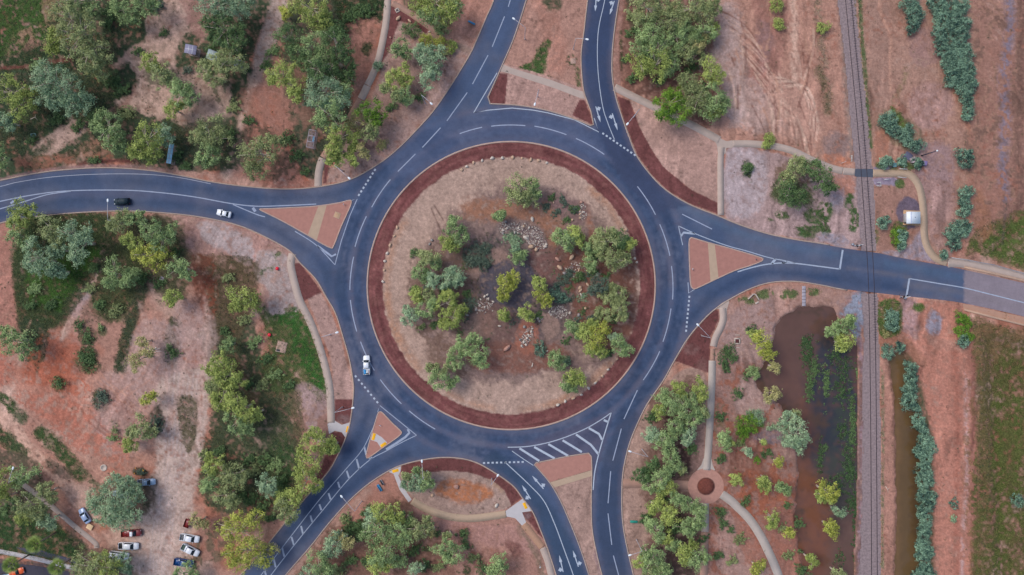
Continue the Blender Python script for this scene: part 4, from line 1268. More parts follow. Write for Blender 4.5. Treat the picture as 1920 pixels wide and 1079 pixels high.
LN([(1144, -60), (1134, 0), (1123, 50), (1120, 93), (1122, 143), (1130, 200), (1140, 232), (1152, 262)])
LN([(946, 866), (960, 879), (993, 910), (1020, 940), (1040, 983), (1056, 1026), (1075, 1079), (1098, 1150)], .24)
LN([(960, 846), (980, 860), (1000, 873)])
LN([(952, 839), (993, 837), (1043, 826), (1093, 806.5), (1126, 788), (1146, 774)], .24)
LN([(1146, 774), (1136, 806), (1123, 850), (1115, 886), (1112, 919)], .3)
for q in (((974, 841), (1011, 864.5)), ((1001.6, 838.5), (1040, 860)), ((1028, 833), (1065, 855)), ((1055, 826), (1091, 848)), ((1080, 815), (1108, 834.5), (1122, 852)), ((1104, 803), (1123, 814), (1129, 825)), ((1132, 788), (1140, 791.5))):
    LN(list(q), .6, False)
structure(mb.build('chevron_marking', M_PAINT))
mb = MB()
LN([(703, 797), (700, 802), (679.6, 843), (646, 883), (596, 941), (530, 1026), (490, 1078), (440, 1145)], .2)
LN([(781, 816.5), (755, 829), (724, 846), (693, 863), (653, 899.6), (606, 956), (566.5, 1004), (520, 1063), (470, 1130)], .22)
LN([(781, 816.5), (712, 760.6), (708, 773)], .22, False)
for a, b in (((683, 838), (686.5, 853)), ((668.6, 861), (673.5, 880)), ((650, 883), (654.6, 897)), ((633.7, 904), (637, 915)), ((616, 925), (620, 937)), ((599, 946), (602.5, 957)), ((582, 967), (585.5, 979)), ((564.5, 986.5), (568, 1001)), ((546.5, 1007), (551, 1022)), ((529, 1027), (533, 1044)), ((513, 1047), (517, 1064)), ((496, 1068), (500, 1085)), ((692, 862), (698, 857.5))):
    LN([a, b], .5)
LN([(764.5, 805), (767.5, 812), (760, 820), (742, 832), (724, 843)], .62, False)
structure(mb.build('hatched_median', mat('hatch_paint', C3(150, 158, 182), .75, var=.14, vscale=1.5)))
mb = MB()
LN([(-60, 391), (0, 378), (67, 365), (133, 358), (233, 357), (300, 361.5), (367, 370), (433, 382), (480, 387), (530, 386), (593, 383)], .28)
LN([(-60, 408), (0, 392), (50, 377), (90, 365), (133, 359)], .26)
LN([(437, 384), (480, 402), (497, 407)], .26)
LN([(20, 382), (26, 377)], .6)
LN([(474, 390), (479, 397)], .8)
LN([(553, 434), (593, 460), (628, 497)], .24)
LN([(628, 497), (640, 452), (656, 405), (670, 373), (657, 377)], .22, False)
LN([(595, 461), (622, 481), (630, 477)], .55, False)
structure(mb.build('median_line', M_PAINT3))
mb = MB()
LN([(-60, 360), (0, 350), (33, 342), (100, 332), (183, 327), (267, 327), (333, 333), (395, 345)], .16)
structure(mb.build('edge_line', M_PAINT2))
mb = MB()
LN([(1280, 460), (1272, 424)], .22)
LN([(1272, 424), (1307, 440), (1360, 460), (1400, 471), (1440, 483), (1473, 489.5), (1490, 493.5)], .24)
LN([(1383, 510), (1410, 502), (1440, 495.7), (1480, 493.5), (1530, 499), (1575, 505)], .34)
LN([(1574.5, 505.5), (1580, 469)], .5)
LN([(1447, 494.5), (1454, 486)], .7)
LN([(1466, 494), (1476, 491)], .5)
LN([(1276.7, 443), (1281.7, 436.5), (1303, 438.5)], .6, False)
LN([(1290, 530), (1291, 550), (1303, 542.5)], .22, False)
LN([(1705, 522.7), (1699.5, 556)], .5)
LN([(1705, 522.7), (1760, 532), (1807, 540), (1860, 553), (1920, 568), (2030, 596)], .28)
structure(mb.build('stop_line', M_PAINT4))
mb = MB()
LN([(932, 137), (888, 212), (915, 207), (960, 203), (1000, 207), (1027, 212), (1077, 225), (1123, 248), (1114, 222)], .24, False)
structure(mb.build('splitter_outline', M_PAINT))


def arrow(tip, tail, side, z=ZP):
    """straight-and-turn lane arrow: tip and tail plan points, side +1/-1 the side of the turn head"""
    mb = MB()
    a, b = np.array(P(*tip)[:2]), np.array(P(*tail)[:2])
    L_ = np.linalg.norm(a - b)
    u = (a - b) / L_
    n = np.array([-u[1], u[0]]) * side
    pt = lambda s, t: (*(b + u * s + n * t), z)
    hl = L_ * .40
    mb.add([pt(0, -.13), pt(0, .13), pt(L_ - hl, .16), pt(L_ - hl, -.16)], [(0, 3, 2, 1)])
    mb.add([pt(L_ - hl, -.42), pt(L_ - hl, .42), pt(L_, 0)], [(0, 1, 2)])
    mb.add([pt(.35, .13), pt(1.1, .13), pt(1.25, .5), pt(.55, .5)], [(0, 1, 2, 3)])
    mb.add([pt(.15, .5), pt(1.6, .5), pt(.75, 1.3)], [(0, 1, 2)])
    return structure(mb.build('lane_arrow', M_PAINT))


arrow((1126, 230), (1117, 200), 1)
arrow((1158, 245), (1148, 213), -1)
arrow((1116, 22), (1118, -6), 1)
arrow((1143, 28), (1152, 2), -1)
arrow((997.5, 892), (1019, 917), -1)
arrow((978.7, 910), (995, 936), 1)
arrow((1074, 1032), (1084.5, 1063), -1)
arrow((1048.5, 1041), (1056, 1073), 1)

# ------------------------------------------------------------------ water
M_MUD = mat_attr('muddy_water', 'mud', .12, ((.12, .08), (.5, .05)), .05, 1.2, .5, .05)


def water(name, poly, z, painter, base):
    vv, tt = fill(poly, (), 6, 1.5)
    Wp = Paint(vv[:, 0], vv[:, 1], C3(*base))
    painter(Wp)
    me = mesh_np(name, np.stack([(vv[:, 0] - CX) * S, (CY - vv[:, 1]) * S, np.full(len(vv), z)], -1), tt.astype(np.int32), True)
    color_attr(me, 'mud', Wp.c)
    return structure(link(name, me, M_MUD))


def pond_paint(w_):
    w_.poly([(1470, 560), (1620, 560), (1620, 1160), (1420, 1160), (1420, 700)], (76, 60, 50), .7, 10, 12, .05)
    w_.poly([(1440, 700), (1480, 740), (1500, 850), (1500, 960), (1510, 1160), (1560, 1160), (1545, 900), (1520, 760), (1480, 680)], (112, 72, 60), .85, 30, 18)
    w_.poly([(1505, 640), (1540, 615), (1600, 660), (1612, 760), (1608, 900), (1580, 930), (1530, 890), (1528, 800), (1505, 700)], (52, 53, 62), 1, 26, 24)
    w_.poly([(1580, 600), (1612, 640), (1614, 720), (1606, 730), (1590, 660)], (96, 66, 60), .9, 10, 6)
    w_.poly([(1530, 860), (1606, 860), (1604, 960), (1550, 970)], (70, 66, 62), .8, 18, 8)
    w_.poly([(1480, 880), (1540, 900), (1570, 1000), (1560, 1160), (1500, 1160), (1494, 960)], (118, 76, 60), .8, 24, 14)
    w_.poly([(1440, 600), (1520, 585), (1540, 640), (1500, 760), (1440, 720)], (100, 72, 66), .8, 20, 10)
    w_.poly([(1560, 640), (1610, 680), (1606, 860), (1560, 880)], (62, 66, 58), .7, 16, 14, .0)
    w_.poly([(1560, 1000), (1604, 960), (1604, 1160), (1540, 1160)], (104, 78, 70), .8, 20, 8)


def ditch_paint(w_):
    w_.line([(1684, 690), (1684, 900), (1684, 1160)], 8, (118, 88, 60), .7, 10, 3)
    w_.line([(1716, 760), (1722, 1000)], 18, (76, 58, 42), .7, 12, 5)


grow = lambda poly, k: [tuple(q) for q in (np.asarray(poly) + (np.asarray(poly) - np.roll(poly, 1, 0))[:, ::-1] * [k, -k])]
t = np.asarray(POND)
water('pond', [tuple(q) for q in ((t - t.mean(0)) * 1.035 + t.mean(0))], -.5, pond_paint, (94, 68, 62))
t = np.asarray(DITCH)
water('ditch_water', [tuple(q) for q in ((t - t.mean(0)) * np.array([1.2, 1.0]) + t.mean(0))], -.4, ditch_paint, (98, 76, 52))

# ------------------------------------------------------------------ railway
M_BAL = mat('ballast_stone', C3(138, 120, 124), .95, var=.32, vscale=1.6, bump=.8)
bl = [tuple(q) for q in BAL]


def cut_y(poly, y0, y1):
    out = []
    for i in range(len(poly)):
        a, b = poly[i - 1], poly[i]
        for yy in sorted((y0, y1), key=lambda v: abs(v - a[1])):
            if (a[1] - yy) * (b[1] - yy) < 0:
                t = (yy - a[1]) / (b[1] - a[1])
                out.append((a[0] + t * (b[0] - a[0]), yy))
        if y0 <= b[1] <= y1:
            out.append(b)
    return out


for y0, y1 in ((-119, 317), (332, 471), (551, 1199)):
    slab_n('ballast_bed', cut_y(bl, y0, y1), -.4, -.02, M_BAL)
M_STEEL = mat('rail_steel', C3(62, 52, 62), .45, .6, var=.1)
M_RAILT = mat('sleeper_timber', C3(140, 122, 126), .95, var=.3, vscale=1.5)
tr = empty('railway_track', (*P(1634, 540)[:2], 0))
thing(tr, 'single railway track of steel rails running top to bottom across the road', 'railway track')
o0 = np.array(tr.location)
rp = np.array([P(x, y)[:2] for x, y in RAIL])
seg = np.linalg.norm(np.diff(rp, axis=0), axis=1)
cum = np.concatenate([[0], np.cumsum(seg)])
for s_ in (-.8, .8):
    mb = MB()
    strip(mb, RAIL, .15, -.1, .05, s_)
    mb.v = [(a - o0[0], b - o0[1], c) for a, b, c in mb.v]
    mb.build('rail', M_STEEL, tr)
sl_me = MB().box((0, 0, 0), (2.5, .24, .14), 0, .02).mesh('sleeper')
sl_me.materials.append(M_RAILT)
rest = MB()
nsl = 0
for d_ in np.arange(1.0, cum[-1] - 1, .72):
    i = min(np.searchsorted(cum, d_) - 1, len(seg) - 1)
    q = rp[i] + (rp[i + 1] - rp[i]) * (d_ - cum[i]) / seg[i]
    tg = (rp[i + 1] - rp[i]) / seg[i]
    py = CY - q[1] / S
    if 312 < py < 336 or 465 < py < 556:
        continue
    ang = math.atan2(tg[1], tg[0]) + math.pi / 2
    if 640 < py < 1081 and nsl < 98:
        so = bpy.data.objects.new('sleeper', sl_me)
        COL.objects.link(so)
        so.parent = tr
        so.location = (q[0] - o0[0], q[1] - o0[1], -.085)
        so.rotation_euler = (0, 0, ang)
        nsl += 1
    else:
        rest.box((q[0] - o0[0], q[1] - o0[1], -.085), (2.5, .24, .14), ang)
ro = rest.build('sleepers', M_RAILT, tr)
ro['kind'] = 'stuff'
# ------------------------------------------------------------------ trees and shrubs
LEAF = {   # dark leaf, light leaf, words
    'y': ((96, 110, 58), (168, 178, 104), 'yellow-green'),
    'z': ((104, 112, 48), (178, 180, 92), 'golden-green'),
    'g': ((80, 100, 66), (152, 172, 122), 'mid-green'),
    'o': ((88, 98, 66), (156, 164, 118), 'olive-green'),
    'b': ((82, 108, 88), (158, 178, 148), 'grey-green'),
    'd': ((50, 74, 48), (102, 124, 82), 'dark green'),
    'e': ((48, 84, 28), (122, 152, 56), 'rich green'),
    'k': ((56, 70, 66), (104, 118, 106), 'charcoal-green'),
    's': ((116, 112, 78), (172, 164, 118), 'khaki'),
    't': ((26, 54, 54), (134, 164, 146), 'blue-green'),
}


def leaf_mat(key):
    c0, c1, wd = LEAF[key]
    m, N, L, b = new_mat(wd.replace('-', '_').replace(' ', '_') + '_leaves')
    a = N.new('ShaderNodeAttribute')
    a.attribute_name = 'tint'
    mx = N.new('ShaderNodeMix')
    mx.data_type = 'RGBA'
    mx.inputs[6].default_value = (*[v * k_ for v, k_ in zip(C3(*c0, LEAFK), GR)], 1)
    mx.inputs[7].default_value = (*[v * k_ for v, k_ in zip(C3(*c1, LEAFK), GR)], 1)
    oi = N.new('ShaderNodeObjectInfo')
    mr = N.new('ShaderNodeMapRange')
    mr.inputs['To Min'].default_value = -.12
    mr.inputs['To Max'].default_value = .12
    L.new(oi.outputs['Random'], mr.inputs['Value'])
    ad = N.new('ShaderNodeMath')
    ad.operation = 'ADD'
    ad.use_clamp = True
    L.new(a.outputs['Fac'], ad.inputs[0])
    L.new(mr.outputs[0], ad.inputs[1])
    L.new(ad.outputs[0], mx.inputs[0])
    L.new(mx.outputs[2], b.inputs['Base Color'])
    b.inputs['Roughness'].default_value = .6
    b.inputs['Specular IOR Level'].default_value = .25
    return m


LEAFK = 1.22
GR = (1.0, 1.0, .92)
M_LEAF = {k: leaf_mat(k) for k in LEAF}
M_BARK = mat('pale_gum_bark', C3(196, 178, 168), .9, var=.2, vscale=2.5)
M_BARKD = mat('brown_bark', C3(96, 78, 68), .95, var=.2, vscale=2.5)


def leaf_mesh(name, clumps, per, size, slim=.5, droop=.3, flat=.6):
    """clumps: array (n, 5) x, y, z, radius, tint -> mesh of small leaf sprays"""
    n = len(clumps)
    c = np.repeat(clumps, per, 0)
    m = len(c)
    u = RNG.normal(size=(m, 3))
    nu = np.linalg.norm(u, axis=1)
    u /= nu[:, None]
    r = np.minimum(nu * .52, 1.5)
    off = u * r[:, None] * c[:, 3:4]
    off[:, 2] *= flat
    off[:, 2] = np.where(off[:, 2] < -.25 * c[:, 3], off[:, 2] * .4, off[:, 2])
    ctr = c[:, :3] + off
    nrm = u * .8 + np.array([0, 0, .75]) + RNG.normal(size=(m, 3)) * .35
    nrm /= np.linalg.norm(nrm, axis=1)[:, None]
    ax = np.cross(nrm, RNG.normal(size=(m, 3)))
    ax /= np.linalg.norm(ax, axis=1)[:, None]
    bx = np.cross(nrm, ax)
    s = size * RNG.uniform(.6, 1.35, m)[:, None]
    a, b = ax * s * .5, bx * s * .5 * slim
    dn = np.array([0, 0, -1.0]) * s * droop * .5
    V = np.stack([ctr - a + dn, ctr - b, ctr + a + dn, ctr + b], 1).reshape(-1, 3)
    F = np.arange(m * 4).reshape(m, 4)
    me = mesh_np(name, V, F)
    t = np.clip(c[:, 4] + RNG.normal(size=m) * .16, 0, 1)
    at = me.attributes.new('tint', 'FLOAT', 'POINT')
    at.data.foreach_set('value', np.repeat(t, 4).astype(np.float32))
    return me


def region(px, py):
    """words for where a plant stands"""
    if math.hypot(px - RC[0], py - RC[1]) < 250:
        q = 'upper' if py < 470 else ('lower' if py > 610 else 'middle')
        e = 'west' if px < 900 else ('east' if px > 1020 else 'centre')
        return 'on the round island, %s %s part' % (q, e)
    if py < 345:
        if px < 340 and py < 215:
            return 'in the grassy top corner scrub'
        if px < 470 and py >= 215:
            return 'along the left road north verge'
        if px < 480:
            return 'around the picnic shelters'
        if px < 660 or (px < 700 and py > 150):
            return 'beside the winding top footpath'
        if px < 930:
            return 'between winding footpath and north exit road'
        if px < 1150:
            return 'on the northern median'
        if px < 1400:
            return 'in the grove beside the northern entry road'
        if px < 1590:
            return 'near the branching footpath'
        return 'east of the railway, north of the crossing'
    if px > 1640:
        return 'east of the railway, north of the crossing' if py < 520 else 'east of the railway, south of the crossing'
    if px < 640 and py < 620:
        return 'in the grass below the left road'
    if px < 400 and py < 850:
        return 'on the bare red dirt at left'
    if px < 400:
        return 'around the dirt car park'
    if px < 660:
        return 'in the scrub west of the lower-left road'
    if px < 830 and py < 920:
        return 'on the lens-shaped verge'
    if px < 1060:
        return 'below the lens-shaped verge'
    if px < 1335 and py > 680:
        return 'in the grove west of the long footpath'
    if px > 1500 or (px > 1440 and 760 < py < 860):
        return 'at the brown pond' if py > 560 else 'near the branching footpath'
    return 'east of the long footpath'


PLANTS = []        # (object, colour words, kind words, size word, region, px, py)


def lobes_of(txt):
    return [tuple(float(v) for v in q.split(',')) for q in txt.split()]


def plant(kind, key, txt, h=None, dens=1.0):
    """kind: gum | shrub | oleander | bush | palm; txt: crown lobes 'x,y,radius ...' as seen from above"""
    lb = [(a, b, c * (1.13 if kind == 'gum' else 1.15)) for a, b, c in lobes_of(txt)]
    tree = kind == 'gum'
    rmax = max(q[2] for q in lb)
    ext = max(math.hypot(q[0] - lb[0][0], q[1] - lb[0][1]) + q[2] for q in lb)
    if h is None:
        h = (4.2 + .085 * ext + .03 * rmax) if tree else 1.0 + .06 * rmax
        if kind == 'bush':
            h = .6 + .035 * rmax
        if kind == 'oleander':
            h = 1.6 + .055 * rmax
        h *= RNG.uniform(.92, 1.1)
    wl = []
    for i, (x, y, r) in enumerate(lb):
        zc = h * ((.70 if tree else .52) - (.10 * (i % 3) if tree and i else 0))
        rm = r * S * (1 - zc / H)
        rz = min(rm * .75, h - zc + .4) if tree else h * .5
        wl.append((*P(x, y, zc)[:2], zc, rm, rz))
    wa = np.array(wl)
    wts = wa[:, 3] ** 2
    bx, by = (wa[:, :2] * wts[:, None]).sum(0) / wts.sum()
    bx += RNG.uniform(-.5, .5) if tree else 0
    px, py = CX + bx / S, CY - by / S
    gz = ground_z(px, py)
    bz = max(gz, -.7) - .05
    names = {'gum': 'gum_tree', 'shrub': 'shrub', 'oleander': 'oleander_shrub', 'bush': 'low_bush'}
    root = empty(names[kind], (bx, by, bz), 0)
    cl = []
    limbs = MB()
    for (x, y, z, rm, rz) in wl:
        if tree:
            cr = float(np.clip(.34 + .13 * rm, .5, .9))
            n = int(dens * (5 + 1.5 * (rm / cr) ** 2))
        elif kind == 'bush':
            cr = .36
            n = int(dens * (4 + 1.5 * (rm / cr) ** 2))
        else:
            cr = float(np.clip(.2 + .13 * rm, .28, .5))
            n = int(dens * (6 + 3.0 * (rm / cr) ** 2))
        u = RNG.normal(size=(n, 3))
        u /= np.linalg.norm(u, axis=1)[:, None]
        u[:, 2] = np.where(RNG.rand(n) < .78, np.abs(u[:, 2]), u[:, 2])
        rad = RNG.uniform(.35, 1.0, n) ** .55
        ang = np.arctan2(u[:, 1], u[:, 0])
        ph = RNG.uniform(0, 6.28, 3)
        if kind == 'bush':
            rad = RNG.uniform(.1, 1.25, n) ** .8
        rim = .98 + .22 * np.sin(2 * ang + ph[0]) + .12 * np.sin(3 * ang + ph[1]) + .12 * np.sin(5 * ang + ph[2])
        k = np.stack([x + u[:, 0] * rad * rim * (rm - cr * .45), y + u[:, 1] * rad * rim * (rm - cr * .45), z + u[:, 2] * rad * rz], 1)
        if tree:
            tint = np.clip(.52 + RNG.normal(size=n) * .26, 0, 1)
        else:
            tint = np.clip(.45 + RNG.normal(size=n) * (.3 if kind == 'oleander' else .2), 0, 1)
            k[:, 2] = np.maximum(k[:, 2], .2)
        cl.append(np.column_stack([k, cr * RNG.uniform(.7, 1.25, n), tint]))
        # limbs
        if tree:
            f = Vector((bx, by, bz + h * .28))
            e = Vector((x, y, z + rz * .2))
            mid = f.lerp(e, .5) + Vector((RNG.uniform(-.4, .4), RNG.uniform(-.4, .4), h * .05))
            rb = .05 + .026 * rm
            limbs.tube([f, mid, e], [rb * 1.5, rb, rb * .55], 6)
            for q in k[RNG.permutation(n)[:max(3, n // 5)]]:
                s0 = mid.lerp(e, RNG.uniform(.1, 1))
                tgt = Vector(q)
                limbs.tube([s0, s0.lerp(tgt, .55) + Vector((0, 0, .25)), tgt + Vector((0, 0, .15))], [rb * .6, rb * .42, rb * .2], 5)
        else:
            for q in k[RNG.permutation(n)[:4]]:
                limbs.tube([Vector((bx, by, bz)), Vector(q)], [.05, .02], 5)
    cl = np.concatenate(cl)
    if tree:
        me = leaf_mesh('crown', cl, 46 if key not in 'sz' else 34, .40, .5, .35)
    elif kind == 'oleander':
        me = leaf_mesh('foliage', cl, 26, .34, .42, .1, .8)
    else:
        me = leaf_mesh('foliage', cl, 20, .28, .5, .1, .7)
    rel = Vector((-bx, -by, -bz))
    co = np.empty(len(me.vertices) * 3, np.float32)
    me.vertices.foreach_get('co', co)
    co = co.reshape(-1, 3) + np.array(rel)
    me.vertices.foreach_set('co', co.ravel().astype(np.float32))
    link('crown' if tree else 'foliage', me, M_LEAF[key], root)
    if tree:
        tr_ = RNG.uniform(-.25, .25, 2)
        rb = .10 + .022 * h
        limbs.tube([(bx, by, bz - .1), (bx + tr_[0], by + tr_[1], bz + h * .16), (bx, by, bz + h * .30)], [rb * 1.3, rb, rb * .85], 8)
    limbs.v = [(a + rel[0], b + rel[1], c + rel[2]) for a, b, c in limbs.v]
    link('trunk' if tree else 'stems', limbs.mesh('trunk' if tree else 'stems', True), M_BARK if tree else M_BARKD, root)
    mx, my = np.mean([q[0] for q in lb]), np.mean([q[1] for q in lb])
    if tree:
        sz = 'big ' if ext > 62 else ('' if ext > 34 else 'small ')
    else:
        sz = 'big ' if ext > 30 else ('' if ext > 15 else 'small ')
    words_ = {'gum': 'gum tree', 'shrub': 'shrub', 'oleander': 'dense oleander shrub', 'bush': 'low bush'}
    PLANTS.append((root, LEAF[key][2], words_[kind], sz, region(mx, my), mx, my, {'gum': 'tree', 'shrub': 'shrub', 'oleander': 'shrub', 'bush': 'bush'}[kind]))
    return root


ORD = ['first', 'second', 'third', 'fourth', 'fifth', 'sixth', 'seventh', 'eighth', 'ninth', 'tenth', 'eleventh', 'twelfth', 'thirteenth', 'fourteenth', 'fifteenth', 'sixteenth', 'seventeenth', 'eighteenth', 'nineteenth', 'twentieth']


def ordinal(k, n):
    return ORD[k] if k < len(ORD) else '%d%s' % (k + 1, {1: 'st', 2: 'nd', 3: 'rd'}.get((k + 1) % 10, 'th'))


def label_plants():
    d = {}
    for q in PLANTS:
        d.setdefault((q[1], q[2], q[3], q[4]), []).append(q)
    for (col_, kd, sz, rg), lst in d.items():
        base = '%s%s %s %s' % (sz, col_, kd, rg)
        if len(lst) > 1:
            vx = max(q[5] for q in lst) - min(q[5] for q in lst)
            vy = max(q[6] for q in lst) - min(q[6] for q in lst)
            ax, side = (5, 'left') if vx > vy * 1.1 else (6, 'top')
            lst = sorted(lst, key=lambda q: q[ax])
        for i, q in enumerate(lst):
            lab = base if len(lst) == 1 else '%s, %s from %s' % (base, ordinal(i, len(lst)), side)
            grp = {'gum tree': 'gum trees of the scrub and verges', 'shrub': 'garden shrubs', 'dense oleander shrub': 'oleander shrubs near the railway', 'low bush': 'low bushes in the dirt and grass'}[kd]
            thing(q[0], lab, q[7], grp)


